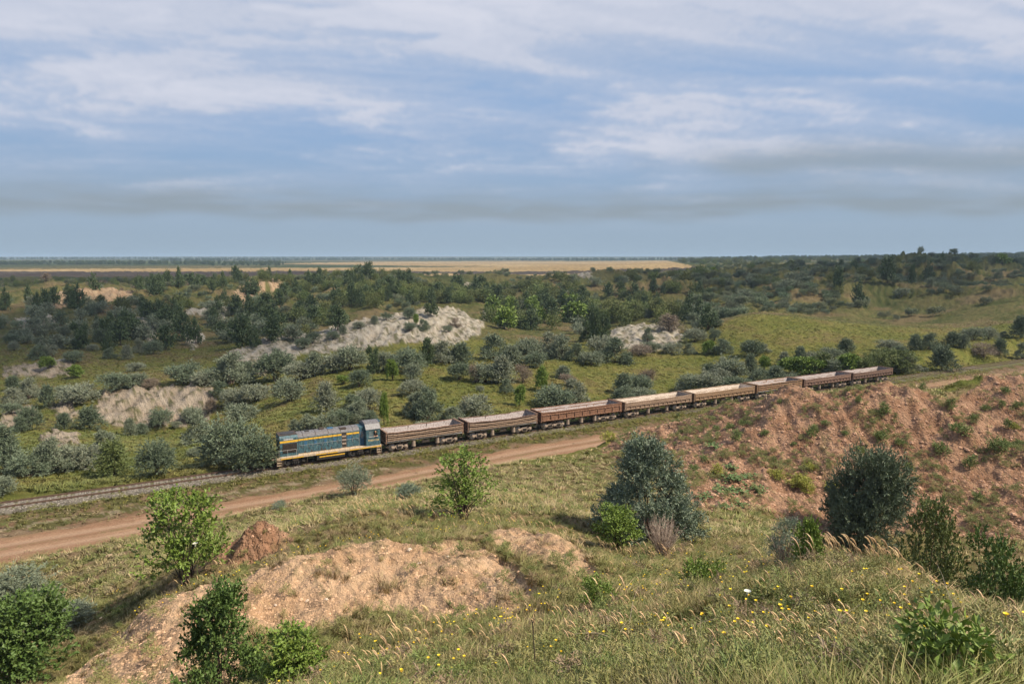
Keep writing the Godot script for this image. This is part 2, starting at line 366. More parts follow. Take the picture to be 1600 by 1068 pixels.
const SOIL_PATCHES := [
	[1, [-10.2, 13.1, -14.12, 19, -12.53, 19, -11.02, 19, -9.39, 19, -8.43, 19, -7.11, 17.11, -6.14, 14.81, -4.77, 10.98, -5.89, 9.66]],
	[1, [-9.76, 21.5, -8.04, 21.5, -6.75, 21.5, -5.48, 21.5, -3.79, 21.5, -1.26, 21.5, 0, 19.35, 0.8, 16.14, 0, 14.66, -1.51, 15.13, -3.36, 16.93, -4.45, 15.96, -5.64, 15.71, -6.33, 14.74]],
	[1, [-1.03, 23.33, 0.49, 25, 1.71, 25, 2.39, 21.19, 2.55, 17.2, 1.85, 16.22, 1.33, 19.25, -0.21, 20.96]],
	[1, [-1.11, 13.03, -0.66, 13.31, -0.33, 11.1, -0.65, 10.75]],
	[1, [2.35, 9.82, 3.09, 10.36, 2.88, 9.31, 2.21, 8.5]],
	[2, [12.64, 82.23, 15.9, 92, 22.91, 92, 29.9, 92, 37.71, 92, 33.08, 69.29, 41.44, 70.09, 44.19, 67.98, 51.31, 72.8, 71.66, 92, 83.66, 92, 43.35, 46.12, 38.27, 48.83, 34.62, 50.53, 31.33, 51.69, 24.53, 50.14, 20.51, 48.83, 18.76, 50.72, 13.23, 45.25, 12.77, 52.69, 11.35, 63.48, 9.87, 75.92]],
	[3, [-84.9, 140.2, -80.7, 141.2, -74.06, 144, -64.66, 144.5, -58.72, 132.9, -59.39, 128.6, -66.48, 126, -73.85, 125.2, -81.77, 129.4]],
	[3, [-100.7, 131.6, -102.1, 137.9, -99.8, 138.4, -92.86, 131.2, -87.06, 120.3, -88.68, 115.5]],
	[3, [-92.96, 134.7, -92.52, 137.5, -89.41, 136.1, -82.57, 127.7, -83.75, 123.9]],
	[3, [-72.19, 101.4, -78.33, 111.7, -78.26, 114, -72.69, 112.1, -64.22, 98.4, -64.89, 94.22]],
	[3, [-133.6, 177.2, -126, 179.6, -122.8, 183.9, -116.3, 179, -109.8, 168, -116.6, 165.8, -126.5, 167.4]],
	[3, [-204.8, 279.2, -196.7, 290.6, -167.2, 251.7, -165.4, 230.8]],
	[3, [-80.85, 186.3, -79.11, 199.2, -79.18, 212.3, -82.03, 248.4, -60.2, 195.9, -59.03, 177.8, -58.62, 158.2, -68.46, 165.8]],
	[3, [-68.07, 206, -73.61, 279.2, -53.93, 286.8, -42.81, 325.6, -25.21, 335.6, -11.3, 279.2, -10.07, 222.4, -18.37, 204.6, -30.72, 203.2, -44.62, 196.6, -54.15, 190.7, -61.21, 191.4]],
	[3, [-160, 284.9, -158.9, 297.5, -123.5, 236.2, -110.2, 208.8, -137.6, 250]],
	[3, [-127.2, 258.5, -129.3, 274.6, -106.6, 236.2, -98.4, 208.1]],
	[3, [-155.8, 326.7, -135.8, 328.9, -126.2, 299.5, -145, 302.5]],
	[3, [28.25, 213.7, 48.15, 276.4, 55.01, 278.3, 54.73, 221.7, 50.91, 201.2, 42.01, 185.1, 33.43, 176.6, 30.61, 188.2]],
	[3, [-14.18, 335.6, -6.87, 332.2, -8.43, 298.5, -12.2, 301.5]],
	[3, [55.29, 604.3, 61.06, 544.8, 50.4, 424, 43.21, 439.9]],
	[3, [-40.88, 437, -25.27, 450.3, -21.54, 418.4, -36.36, 408.7]],
	[7, [-149.8, 364.8, -165.7, 437, -133.5, 379.7, -130.7, 335.6]],
	[7, [-146, 410.1, -145.8, 432.6, -121.5, 367.3, -124.9, 355.2]],
	[7, [-257.6, 390, -245.4, 422.6, -204.2, 360, -223.6, 335.6]],
	[7, [-245.7, 354, -240.7, 372.2, -206.6, 321.3, -216.7, 311.8]],
	[7, [-228.3, 374.7, -224, 408.7, -194.7, 345.8]],
	[5, [-1019.7, 1151.3, -911.8, 1222.8, -819, 1465, -721.3, 2038.3, -572.5, 3075.2, 0, 3497.9, 674.1, 3018.3, 295.5, 1192.7, 251.1, 945.2, 91.48, 981.2, -188, 1008, -495, 1061.8, -772.5, 1035.6, -913.6, 1031.3]],
	[6, [-913.6, 1031.3, -772.5, 1035.6, -495, 1061.8, -188, 1008, 91.48, 981.2, 251.1, 945.2, 244.7, 846.6, 143.9, 771.1, -82.84, 888.1, -213.5, 817.3, -367.4, 787.3, -552.4, 739.7, -658.8, 742.8]],
	[5, [-213.2, 761.5, -213.5, 817.3, -82.84, 888.1, 143.9, 771.1, 182, 750.6, 176.9, 729, 88.46, 631.7, 25.29, 541.7, -49.55, 530.6, -135.5, 604.7, -205.4, 733.6]],
	[8, [-2177.8, 2462.4, -1659.7, 2743.3, -1387.8, 3172.6, -960.3, 2714.9, -785.3, 2219.5, -955.3, 2182.9, -1321.1, 2182.9, -1708.5, 1931.2]],
]
const BUSHES := [
	[0, -53.6, 69.35, 2.15, 2.29, "silver-green oleaster bush, leftmost of those in the thicket at the left track end", "bushes in the thicket by the track"],
	[0, -60.34, 78.75, 5.48, 4.57, "silver-green oleaster bush, second from the left, in the thicket at the left track end", "bushes in the thicket by the track"],
	[0, -56.6, 77.45, 3.45, 4.12, "silver-green oleaster bush, third from the left, in the thicket at the left track end", "bushes in the thicket by the track"],
	[0, -55.53, 79.27, 3.99, 3.53, "silver-green oleaster bush, fourth from the left, in the thicket at the left track end", "bushes in the thicket by the track"],
	[0, -54.94, 81.41, 3.94, 3.62, "silver-green oleaster bush, fifth from the left, in the thicket at the left track end", "bushes in the thicket by the track"],
	[0, -53.27, 82.49, 3.67, 3.67, "silver-green oleaster bush, sixth from the left, in the thicket at the left track end", "bushes in the thicket by the track"],
	[0, -55.71, 91.14, 3.34, 3.51, "silver-green oleaster bush standing alone beside the empty track", "bushes beside the empty track"],
	[1, -40.89, 76.17, 4.13, 3.98, "dark grey-green oleaster bush standing alone beside the empty track", "bushes beside the empty track"],
	[5, -47.57, 79.01, 4.28, 4.74, "broad willow-green bush standing alone beside the empty track", "bushes beside the empty track"],
	[0, -68.63, 119.7, 2.99, 2.53, "silver-green oleaster bush, leftmost of those at the foot of the pale cliff", "bushes at the cliff foot"],
	[0, -67.99, 122.1, 1.99, 3.05, "silver-green oleaster bush, second from the left, at the foot of the pale cliff", "bushes at the cliff foot"],
	[0, -66.15, 125.4, 3.61, 3.61, "silver-green oleaster bush, third from the left, at the foot of the pale cliff", "bushes at the cliff foot"],
	[0, -63.55, 126.2, 1.45, 1.69, "silver-green oleaster bush, fourth from the left, at the foot of the pale cliff", "bushes at the cliff foot"],
	[0, -62.29, 130, 3.24, 3.74, "silver-green oleaster bush, fifth from the left, at the foot of the pale cliff", "bushes at the cliff foot"],
	[1, -83.06, 112.3, 2.59, 2.59, "dark grey-green oleaster bush, leftmost of those at the foot of the pale cliff", "bushes at the cliff foot"],
	[1, -83.65, 115.8, 4.44, 3.78, "dark grey-green oleaster bush, second from the left, at the foot of the pale cliff", "bushes at the cliff foot"],
	[1, -79.58, 118.5, 2.96, 3.41, "dark grey-green oleaster bush, third from the left, at the foot of the pale cliff", "bushes at the cliff foot"],
	[1, -76.3, 120.5, 4.16, 4.62, "dark grey-green oleaster bush, fourth from the left, at the foot of the pale cliff", "bushes at the cliff foot"],
	[1, -60.1, 138.5, 2.91, 3.43, "dark grey-green oleaster bush, fifth from the left, at the foot of the pale cliff", "bushes at the cliff foot"],
	[4, -59.81, 133.1, 2.55, 3.05, "brown half-dry bush at the foot of the pale cliff", "bushes at the cliff foot"],
	[0, -41.7, 87, 1.51, 1.68, "silver-green oleaster bush, leftmost of those on the slope left of the locomotive", "bushes left of the locomotive"],
	[0, -46.58, 99.02, 4.19, 3.62, "silver-green oleaster bush, second from the left, on the slope left of the locomotive", "bushes left of the locomotive"],
	[0, -34.4, 80.06, 5.87, 5.72, "silver-green oleaster bush, third from the left, on the slope left of the locomotive", "bushes left of the locomotive"],
	[0, -55.48, 133.5, 3.83, 4.59, "silver-green oleaster bush, fourth from the left, on the slope left of the locomotive", "bushes left of the locomotive"],
	[0, -46.01, 113.5, 4.35, 4.89, "silver-green oleaster bush, fifth from the left, on the slope left of the locomotive", "bushes left of the locomotive"],
	[0, -50.47, 132.2, 4.04, 5.05, "silver-green oleaster bush, sixth from the left, on the slope left of the locomotive", "bushes left of the locomotive"],
	[0, -40.42, 121.7, 5.34, 5.34, "silver-green oleaster bush, seventh from the left, on the slope left of the locomotive", "bushes left of the locomotive"],
	[1, -30.15, 77.19, 4.63, 4.78, "dark grey-green oleaster bush on the slope left of the locomotive", "bushes left of the locomotive"],
	[0, -102.9, 138, 3.43, 3.96, "silver-green oleaster bush, leftmost of those on top of the pale cliff", "bushes on the cliff top"],
	[0, -103.8, 144.1, 4.12, 4.12, "silver-green oleaster bush, second from the left, on top of the pale cliff", "bushes on the cliff top"],
	[0, -94.93, 142.2, 2.71, 3.25, "silver-green oleaster bush, third from the left, on top of the pale cliff", "bushes on the cliff top"],
	[0, -87.51, 135.8, 4.67, 6.74, "silver-green oleaster bush, fourth from the left, on top of the pale cliff", "bushes on the cliff top"],
	[0, -83.19, 140.8, 4.56, 5.37, "silver-green oleaster bush, fifth from the left, on top of the pale cliff", "bushes on the cliff top"],
	[0, -79.75, 143.2, 3.27, 4.09, "silver-green oleaster bush, sixth from the left, on top of the pale cliff", "bushes on the cliff top"],
	[1, -114.1, 153.5, 3.22, 3.8, "dark grey-green oleaster bush, leftmost of those on top of the pale cliff", "bushes on the cliff top"],
	[1, -93.73, 135.3, 4.4, 3.36, "dark grey-green oleaster bush, second from the left, on top of the pale cliff", "bushes on the cliff top"],
	[4, -76.79, 142.7, 2.72, 3.26, "brown half-dry bush on top of the pale cliff", "bushes on the cliff top"],
	[0, -70.64, 145.6, 4.99, 6.37, "silver-green oleaster bush, leftmost of those in the row under the white ridge", "bushes in the row under the white ridge"],
	[0, -66.12, 144.1, 3.84, 4.94, "silver-green oleaster bush, second from the left, in the row under the white ridge", "bushes in the row under the white ridge"],
	[0, -65.04, 147, 4.2, 5.59, "silver-green oleaster bush, third from the left, in the row under the white ridge", "bushes in the row under the white ridge"],
	[0, -61.56, 147, 6.44, 7.83, "silver-green oleaster bush, fourth from the left, in the row under the white ridge", "bushes in the row under the white ridge"],
	[0, -45.09, 144.6, 4.4, 5.77, "silver-green oleaster bush, fifth from the left, in the row under the white ridge", "bushes in the row under the white ridge"],
	[0, -42.32, 144.6, 4.95, 5.5, "silver-green oleaster bush, sixth from the left, in the row under the white ridge", "bushes in the row under the white ridge"],
	[0, -38.58, 145.1, 4.96, 5.51, "silver-green oleaster bush, seventh from the left, in the row under the white ridge", "bushes in the row under the white ridge"],
	[1, -61.36, 155.6, 4.14, 5.03, "dark grey-green oleaster bush, leftmost of those in the row under the white ridge", "bushes in the row under the white ridge"],
	[1, -52.6, 149.5, 6.82, 7.68, "dark grey-green oleaster bush, second from the left, in the row under the white ridge", "bushes in the row under the white ridge"],
	[0, -35.21, 146, 6.38, 6.65, "silver-green oleaster bush, leftmost of those in the row between ridge and meadow", "bushes in the row under the white ridge"],
	[0, -26.56, 139.9, 4.78, 4.78, "silver-green oleaster bush, second from the left, in the row between ridge and meadow", "bushes in the row under the white ridge"],
	[0, -21.04, 138.5, 6.05, 6.58, "silver-green oleaster bush, third from the left, in the row between ridge and meadow", "bushes in the row under the white ridge"],
	[0, -15.9, 152.5, 4.63, 5.78, "silver-green oleaster bush, fourth from the left, in the row between ridge and meadow", "bushes in the row under the white ridge"],
	[0, -4.29, 161.9, 5.83, 7.05, "silver-green oleaster bush, fifth from the left, in the row between ridge and meadow", "bushes in the row under the white ridge"],
	[0, 0, 151.5, 4.6, 5.75, "silver-green oleaster bush, sixth from the left, in the row between ridge and meadow", "bushes in the row under the white ridge"],
	[0, 3.89, 157.6, 6.87, 5.98, "silver-green oleaster bush, seventh from the left, in the row between ridge and meadow", "bushes in the row under the white ridge"],
	[0, 10.06, 171.3, 5.84, 6.49, "silver-green oleaster bush, eighth from the left, in the row between ridge and meadow", "bushes in the row under the white ridge"],
	[0, 12.28, 166.2, 5.67, 5.35, "silver-green oleaster bush, ninth from the left, in the row between ridge and meadow", "bushes in the row under the white ridge"],
	[1, -11.64, 153.5, 4.66, 5.82, "dark grey-green oleaster bush in the row between ridge and meadow", "bushes in the row under the white ridge"],
	[3, -28.39, 137.1, 5.99, 2.87, "slender dark green poplar, leftmost of those in the row between ridge and meadow", "bushes in the row under the white ridge"],
	[3, -18.41, 147, 6.14, 3.07, "slender dark green poplar, second from the left, in the row between ridge and meadow", "bushes in the row under the white ridge"],
	[0, -29.65, 90.83, 1.74, 1.74, "silver-green oleaster bush, leftmost of those close behind the locomotive", "bushes behind the locomotive"],
	[0, -27.72, 90.23, 2.25, 2.6, "silver-green oleaster bush, second from the left, close behind the locomotive", "bushes behind the locomotive"],
	[0, -25.55, 90.53, 2.78, 3.48, "silver-green oleaster bush, third from the left, close behind the locomotive", "bushes behind the locomotive"],
	[0, -28.59, 102.7, 4.52, 4.13, "silver-green oleaster bush, fourth from the left, close behind the locomotive", "bushes behind the locomotive"],
	[0, -23.74, 92.35, 3.01, 3.54, "silver-green oleaster bush, fifth from the left, close behind the locomotive", "bushes behind the locomotive"],
	[0, -21.79, 93.9, 3.06, 3.6, "silver-green oleaster bush, sixth from the left, close behind the locomotive", "bushes behind the locomotive"],
	[0, -19.43, 92.05, 2.65, 2.83, "silver-green oleaster bush, seventh from the left, close behind the locomotive", "bushes behind the locomotive"],
	[0, -23.49, 99.35, 3.04, 3.42, "silver-green oleaster bush, leftmost of those on the meadow above the locomotive", "bushes on the meadow above the locomotive"],
	[0, -22.15, 103.4, 4.15, 3.56, "silver-green oleaster bush, second from the left, on the meadow above the locomotive", "bushes on the meadow above the locomotive"],
	[0, -19.04, 129.2, 3.69, 3.19, "silver-green oleaster bush, third from the left, on the meadow above the locomotive", "bushes on the meadow above the locomotive"],
	[0, -17, 115, 3.29, 4.17, "silver-green oleaster bush, fourth from the left, on the meadow above the locomotive", "bushes on the meadow above the locomotive"],
	[1, -28.03, 123.7, 3.53, 4, "dark grey-green oleaster bush on the meadow above the locomotive", "bushes on the meadow above the locomotive"],
	[2, -32.23, 128.3, 1.71, 2.2, "bright green leafy shrub, leftmost of those on the meadow above the locomotive", "bushes on the meadow above the locomotive"],
	[2, -18.07, 94.21, 4.16, 1.08, "bright green leafy shrub, second from the left, on the meadow above the locomotive", "bushes on the meadow above the locomotive"],
	[2, -22.97, 129.2, 3.68, 2.21, "bright green leafy shrub, third from the left, on the meadow above the locomotive", "bushes on the meadow above the locomotive"],
	[0, -14.46, 100.7, 3.47, 3.66, "silver-green oleaster bush, leftmost of those behind the first two wagons", "bushes behind the first two wagons"],
	[0, -12.66, 94.21, 1.63, 2.71, "silver-green oleaster bush, second from the left, behind the first two wagons", "bushes behind the first two wagons"],
	[0, -12.33, 99.02, 4.36, 4.17, "silver-green oleaster bush, third from the left, behind the first two wagons", "bushes behind the first two wagons"],
	[0, -8.86, 98.37, 2.07, 3.39, "silver-green oleaster bush, fourth from the left, behind the first two wagons", "bushes behind the first two wagons"],
	[0, -5.64, 103.4, 3.96, 4.55, "silver-green oleaster bush, fifth from the left, behind the first two wagons", "bushes behind the first two wagons"],
	[4, -7.13, 106.5, 2.65, 1.63, "brown half-dry bush behind the first two wagons", "bushes behind the first two wagons"],
	[0, -14.6, 154, 3.5, 4.38, "silver-green oleaster bush, leftmost of those in the middle of the meadow", "bushes in the middle of the meadow"],
	[0, -5.82, 122.1, 1.4, 1.4, "silver-green oleaster bush, second from the left, in the middle of the meadow", "bushes in the middle of the meadow"],
	[0, -5.37, 131.3, 4.5, 5, "silver-green oleaster bush, third from the left, in the middle of the meadow", "bushes in the middle of the meadow"],
	[0, -1.86, 130.4, 5.21, 5.71, "silver-green oleaster bush, fourth from the left, in the middle of the meadow", "bushes in the middle of the meadow"],
	[0, -1.16, 122.1, 2.33, 2.33, "silver-green oleaster bush, fifth from the left, in the middle of the meadow", "bushes in the middle of the meadow"],
	[0, 5.44, 151, 4.3, 4.3, "silver-green oleaster bush, sixth from the left, in the middle of the meadow", "bushes in the middle of the meadow"],
	[0, 10.57, 138.9, 2.64, 3.96, "silver-green oleaster bush, seventh from the left, in the middle of the meadow", "bushes in the middle of the meadow"],
	[1, -10.38, 133.1, 3.54, 4.81, "dark grey-green oleaster bush in the middle of the meadow", "bushes in the middle of the meadow"],
	[4, -7.2, 130.4, 3.72, 2.48, "brown half-dry bush, leftmost of those in the middle of the meadow", "bushes in the middle of the meadow"],
	[4, 2.01, 132.2, 3.77, 3.27, "brown half-dry bush, second from the left, in the middle of the meadow", "bushes in the middle of the meadow"],
	[0, 7.4, 113.8, 4.35, 6.31, "silver-green oleaster bush, leftmost of those behind the third wagon", "bushes behind the third wagon"],
	[0, 11.09, 118.5, 4.07, 4.53, "silver-green oleaster bush, second from the left, behind the third wagon", "bushes behind the third wagon"],
	[2, 1.29, 112.7, 3.23, 1.94, "bright green leafy shrub, leftmost of those behind the third wagon", "bushes behind the third wagon"],
	[2, 5.5, 125.4, 4.3, 2.39, "bright green leafy shrub, second from the left, behind the third wagon", "bushes behind the third wagon"],
	[4, 10.79, 131.8, 2.51, 3.26, "brown half-dry bush behind the third wagon", "bushes behind the third wagon"],
	[0, 18.62, 157.1, 3.87, 5.36, "silver-green oleaster bush, leftmost of those in the clump before the pale hill", "bushes before the pale hill"],
	[0, 22.71, 171.3, 6.49, 6.49, "silver-green oleaster bush, second from the left, in the clump before the pale hill", "bushes before the pale hill"],
	[1, 15.39, 162.4, 4, 4, "dark grey-green oleaster bush, leftmost of those in the clump before the pale hill", "bushes before the pale hill"],
	[1, 24.87, 163, 5.56, 7.1, "dark grey-green oleaster bush, second from the left, in the clump before the pale hill", "bushes before the pale hill"],
	[0, 41.43, 207, 3.91, 3.13, "silver-green oleaster bush, leftmost of those at the foot of the pale hill", "bushes at the pale hill"],
	[0, 36.67, 179.4, 3.4, 4.41, "silver-green oleaster bush, second from the left, at the foot of the pale hill", "bushes at the pale hill"],
	[0, 42.17, 178.2, 3.71, 5.06, "silver-green oleaster bush, third from the left, at the foot of the pale hill", "bushes at the pale hill"],
	[0, 46.56, 178.2, 2.7, 3.04, "silver-green oleaster bush, fourth from the left, at the foot of the pale hill", "bushes at the pale hill"],
	[2, 51.27, 177.1, 3.02, 3.35, "bright green leafy shrub at the foot of the pale hill", "bushes at the pale hill"],
	[3, 23.92, 214.7, 6.89, 4.05, "slender dark green poplar, leftmost of those at the foot of the pale hill", "bushes at the pale hill"],
	[3, 25.42, 207, 10.56, 3.91, "slender dark green poplar, second from the left, at the foot of the pale hill", "bushes at the pale hill"],
	[3, 29.87, 218.3, 8.24, 3.71, "slender dark green poplar, third from the left, at the foot of the pale hill", "bushes at the pale hill"],
	[4, 32.87, 173.6, 3.62, 5.26, "brown half-dry bush at the foot of the pale hill", "bushes at the pale hill"],
	[0, 21.43, 129.2, 3.94, 4.43, "silver-green oleaster bush, leftmost of those behind the fourth wagon", "bushes behind the fourth wagon"],
	[0, 20.55, 123.7, 2.6, 3.78, "silver-green oleaster bush, second from the left, behind the fourth wagon", "bushes behind the fourth wagon"],
	[0, 24.74, 131.8, 4.27, 4.52, "silver-green oleaster bush, third from the left, behind the fourth wagon", "bushes behind the fourth wagon"],
	[0, 24.21, 126.2, 2.65, 4.34, "silver-green oleaster bush, fourth from the left, behind the fourth wagon", "bushes behind the fourth wagon"],
	[0, 33.45, 134, 1.28, 1.79, "silver-green oleaster bush, fifth from the left, behind the fourth wagon", "bushes behind the fourth wagon"],
	[4, 27.37, 136.2, 4.15, 3.37, "brown half-dry bush behind the fourth wagon", "bushes behind the fourth wagon"],
	[0, 35.73, 134.9, 3.86, 5.14, "silver-green oleaster bush, leftmost of those behind the fifth and sixth wagons", "bushes behind the fifth and sixth wagons"],
	[0, 39.58, 134.9, 4.63, 5.4, "silver-green oleaster bush, second from the left, behind the fifth and sixth wagons", "bushes behind the fifth and sixth wagons"],
	[0, 43.39, 138.9, 3.44, 4.5, "silver-green oleaster bush, third from the left, behind the fifth and sixth wagons", "bushes behind the fifth and sixth wagons"],
	[0, 46.44, 143.6, 5.19, 6.28, "silver-green oleaster bush, fourth from the left, behind the fifth and sixth wagons", "bushes behind the fifth and sixth wagons"],
	[0, 44.83, 134.4, 3.59, 5.12, "silver-green oleaster bush, fifth from the left, behind the fifth and sixth wagons", "bushes behind the fifth and sixth wagons"],
	[0, 52.29, 148, 4.22, 3.65, "silver-green oleaster bush, sixth from the left, behind the fifth and sixth wagons", "bushes behind the fifth and sixth wagons"],
	[0, 50.39, 137.1, 3.39, 4.44, "silver-green oleaster bush, seventh from the left, behind the fifth and sixth wagons", "bushes behind the fifth and sixth wagons"],
	[0, 54.3, 138.5, 3.43, 5.27, "silver-green oleaster bush, eighth from the left, behind the fifth and sixth wagons", "bushes behind the fifth and sixth wagons"],
	[0, 56.9, 137.1, 2.61, 3.39, "silver-green oleaster bush, ninth from the left, behind the fifth and sixth wagons", "bushes behind the fifth and sixth wagons"],
	[1, 43.32, 145.1, 3.86, 4.41, "dark grey-green oleaster bush behind the fifth and sixth wagons", "bushes behind the fifth and sixth wagons"],
	[2, 55.91, 149.5, 3.41, 2.27, "bright green leafy shrub behind the fifth and sixth wagons", "bushes behind the fifth and sixth wagons"],
	[0, 61.88, 153.5, 3.2, 3.49, "silver-green oleaster bush, leftmost of those behind the last three wagons", "bushes behind the last wagons"],
	[0, 66.36, 155.6, 3.83, 3.83, "silver-green oleaster bush, second from the left, behind the last three wagons", "bushes behind the last wagons"],
	[0, 69.37, 154, 3.5, 4.09, "silver-green oleaster bush, third from the left, behind the last three wagons", "bushes behind the last wagons"],
	[0, 74.87, 158.7, 3.31, 4.51, "silver-green oleaster bush, fourth from the left, behind the last three wagons", "bushes behind the last wagons"],
	[0, 68.11, 142.2, 3.78, 4.32, "silver-green oleaster bush, fifth from the left, behind the last three wagons", "bushes behind the last wagons"],
	[1, 81.3, 164.6, 3.74, 4.67, "dark grey-green oleaster bush behind the last three wagons", "bushes behind the last wagons"],
	[2, 60.37, 145.1, 4.13, 4.96, "bright green leafy shrub, leftmost of those behind the last three wagons", "bushes behind the last wagons"],
	[2, 63.06, 143.6, 4.37, 5.46, "bright green leafy shrub, second from the left, behind the last three wagons", "bushes behind the last wagons"],
	[2, 70.76, 142.7, 4.07, 4.88, "bright green leafy shrub, third from the left, behind the last three wagons", "bushes behind the last wagons"],
	[5, 66.27, 144.1, 4.65, 5.48, "broad willow-green bush, leftmost of those behind the last three wagons", "bushes behind the last wagons"],
	[5, 73.86, 142.7, 4.07, 4.61, "broad willow-green bush, second from the left, behind the last three wagons", "bushes behind the last wagons"],
	[5, 78.25, 144.6, 4.67, 5.49, "broad willow-green bush, third from the left, behind the last three wagons", "bushes behind the last wagons"],
	[5, 83.01, 147, 5.3, 7.81, "broad willow-green bush, fourth from the left, behind the last three wagons", "bushes behind the last wagons"],
	[0, 84.99, 146, 3.6, 5.55, "silver-green oleaster bush right of the last wagon", "bushes right of the last wagon"],
	[1, 94.4, 148, 5.62, 5.9, "dark grey-green oleaster bush right of the last wagon", "bushes right of the last wagon"],
	[0, 52.99, 196.9, 4.83, 6.32, "silver-green oleaster bush, leftmost of those on the grassy rise above the train", "bushes on the grassy rise"],
	[0, 57.4, 192.4, 3.63, 2.91, "silver-green oleaster bush, second from the left, on the grassy rise above the train", "bushes on the grassy rise"],
	[0, 62.82, 209.7, 3.16, 3.95, "silver-green oleaster bush, third from the left, on the grassy rise above the train", "bushes on the grassy rise"],
	[0, 54.92, 175.9, 3.33, 4.99, "silver-green oleaster bush, fourth from the left, on the grassy rise above the train", "bushes on the grassy rise"],
	[0, 63.31, 170.7, 1.94, 3.23, "silver-green oleaster bush, fifth from the left, on the grassy rise above the train", "bushes on the grassy rise"],
	[1, 59.61, 167.9, 4.13, 5.4, "dark grey-green oleaster bush on the grassy rise above the train", "bushes on the grassy rise"],
	[4, 50.91, 220.5, 5.4, 9.14, "brown half-dry bush on the grassy rise above the train", "bushes on the grassy rise"],
	[0, 91.23, 164, 3.1, 4.65, "silver-green oleaster bush, leftmost of those on the slope at the right edge", "bushes on the right slope"],
	[0, 90.41, 157.6, 2.09, 2.98, "silver-green oleaster bush, second from the left, on the slope at the right edge", "bushes on the right slope"],
	[0, 96.76, 162.4, 3.69, 4.3, "silver-green oleaster bush, third from the left, on the slope at the right edge", "bushes on the right slope"],
	[0, 100.1, 162.4, 3.69, 4.3, "silver-green oleaster bush, fourth from the left, on the slope at the right edge", "bushes on the right slope"],
	[0, 109.5, 164, 3.41, 3.1, "silver-green oleaster bush, fifth from the left, on the slope at the right edge", "bushes on the right slope"],
	[0, 119.5, 175.3, 3.97, 4.97, "silver-green oleaster bush, sixth from the left, on the slope at the right edge", "bushes on the right slope"],
	[0, 124.9, 177.7, 3.69, 4.36, "silver-green oleaster bush, seventh from the left, on the slope at the right edge", "bushes on the right slope"],
	[0, 131.3, 181.2, 1.54, 2.05, "silver-green oleaster bush, eighth from the left, on the slope at the right edge", "bushes on the right slope"],
	[0, 125.6, 166.2, 3.78, 3.46, "silver-green oleaster bush, ninth from the left, on the slope at the right edge", "bushes on the right slope"],
	[1, 107.3, 164.6, 3.73, 4.67, "dark grey-green oleaster bush, leftmost of those on the slope at the right edge", "bushes on the right slope"],
	[1, 120.3, 166.8, 4.1, 4.1, "dark grey-green oleaster bush, second from the left, on the slope at the right edge", "bushes on the right slope"],
	[1, 134.2, 178.8, 5.74, 5.4, "dark grey-green oleaster bush, third from the left, on the slope at the right edge", "bushes on the right slope"],
	[4, 113.9, 163.5, 3.72, 5.57, "brown half-dry bush on the slope at the right edge", "bushes on the right slope"],
	[0, -96.61, 128.7, 2.46, 2.96, "silver-green oleaster bush, leftmost of those in the left hollow", "bushes in the left hollow"],
	[0, -160.2, 217.5, 2.87, 2.87, "silver-green oleaster bush, second from the left, in the left hollow", "bushes in the left hollow"],
	[0, -143.5, 195, 3.32, 2.58, "silver-green oleaster bush, third from the left, in the left hollow", "bushes in the left hollow"],
	[0, -128.7, 183.6, 3.48, 4.17, "silver-green oleaster bush, fourth from the left, in the left hollow", "bushes in the left hollow"],
	[0, -141.1, 202.2, 3.44, 3.06, "silver-green oleaster bush, fifth from the left, in the left hollow", "bushes in the left hollow"],
	[0, -127.8, 186.1, 3.88, 4.23, "silver-green oleaster bush, sixth from the left, in the left hollow", "bushes in the left hollow"],
	[0, -134.4, 200.2, 4.16, 4.16, "silver-green oleaster bush, seventh from the left, in the left hollow", "bushes in the left hollow"],
	[0, -151, 228.7, 3.45, 4.31, "silver-green oleaster bush, eighth from the left, in the left hollow", "bushes in the left hollow"],
	[0, -117.3, 180.6, 3.77, 4.45, "silver-green oleaster bush, ninth from the left, in the left hollow", "bushes in the left hollow"],
	[0, -124.9, 201.5, 2.67, 3.05, "silver-green oleaster bush, tenth from the left, in the left hollow", "bushes in the left hollow"],
	[0, -114, 191.1, 2.9, 3.26, "silver-green oleaster bush, eleventh from the left, in the left hollow", "bushes in the left hollow"],
	[0, -108.6, 190.5, 3.97, 3.61, "silver-green oleaster bush, twelfth from the left, in the left hollow", "bushes in the left hollow"],
	[0, -94.98, 170.1, 2.58, 4.2, "silver-green oleaster bush, thirteenth from the left, in the left hollow", "bushes in the left hollow"],
	[0, -112.8, 204.9, 4.27, 3.49, "silver-green oleaster bush, fourteenth from the left, in the left hollow", "bushes in the left hollow"],
	[0, -106.1, 200.2, 4.93, 4.55, "silver-green oleaster bush, fifteenth from the left, in the left hollow", "bushes in the left hollow"],
	[1, -132.3, 218.3, 4.95, 4.53, "dark grey-green oleaster bush in the left hollow", "bushes in the left hollow"],
	[2, -118.7, 172.4, 2.95, 3.27, "bright green leafy shrub, leftmost of those in the left hollow", "bushes in the left hollow"],
	[2, -106, 163.5, 2.8, 3.42, "bright green leafy shrub, second from the left, in the left hollow", "bushes in the left hollow"],
	[3, -129.5, 202.9, 8.44, 5.37, "slender dark green poplar, leftmost of those in the left hollow", "bushes in the left hollow"],
	[3, -131.7, 228.7, 7.34, 4.75, "slender dark green poplar, second from the left, in the left hollow", "bushes in the left hollow"],
	[3, -134.4, 239.5, 6.78, 4.07, "slender dark green poplar, third from the left, in the left hollow", "bushes in the left hollow"],
	[0, -62.58, 171.3, 3.25, 2.6, "silver-green oleaster bush, leftmost of those growing on the white ridge", "bushes on the white ridge"],
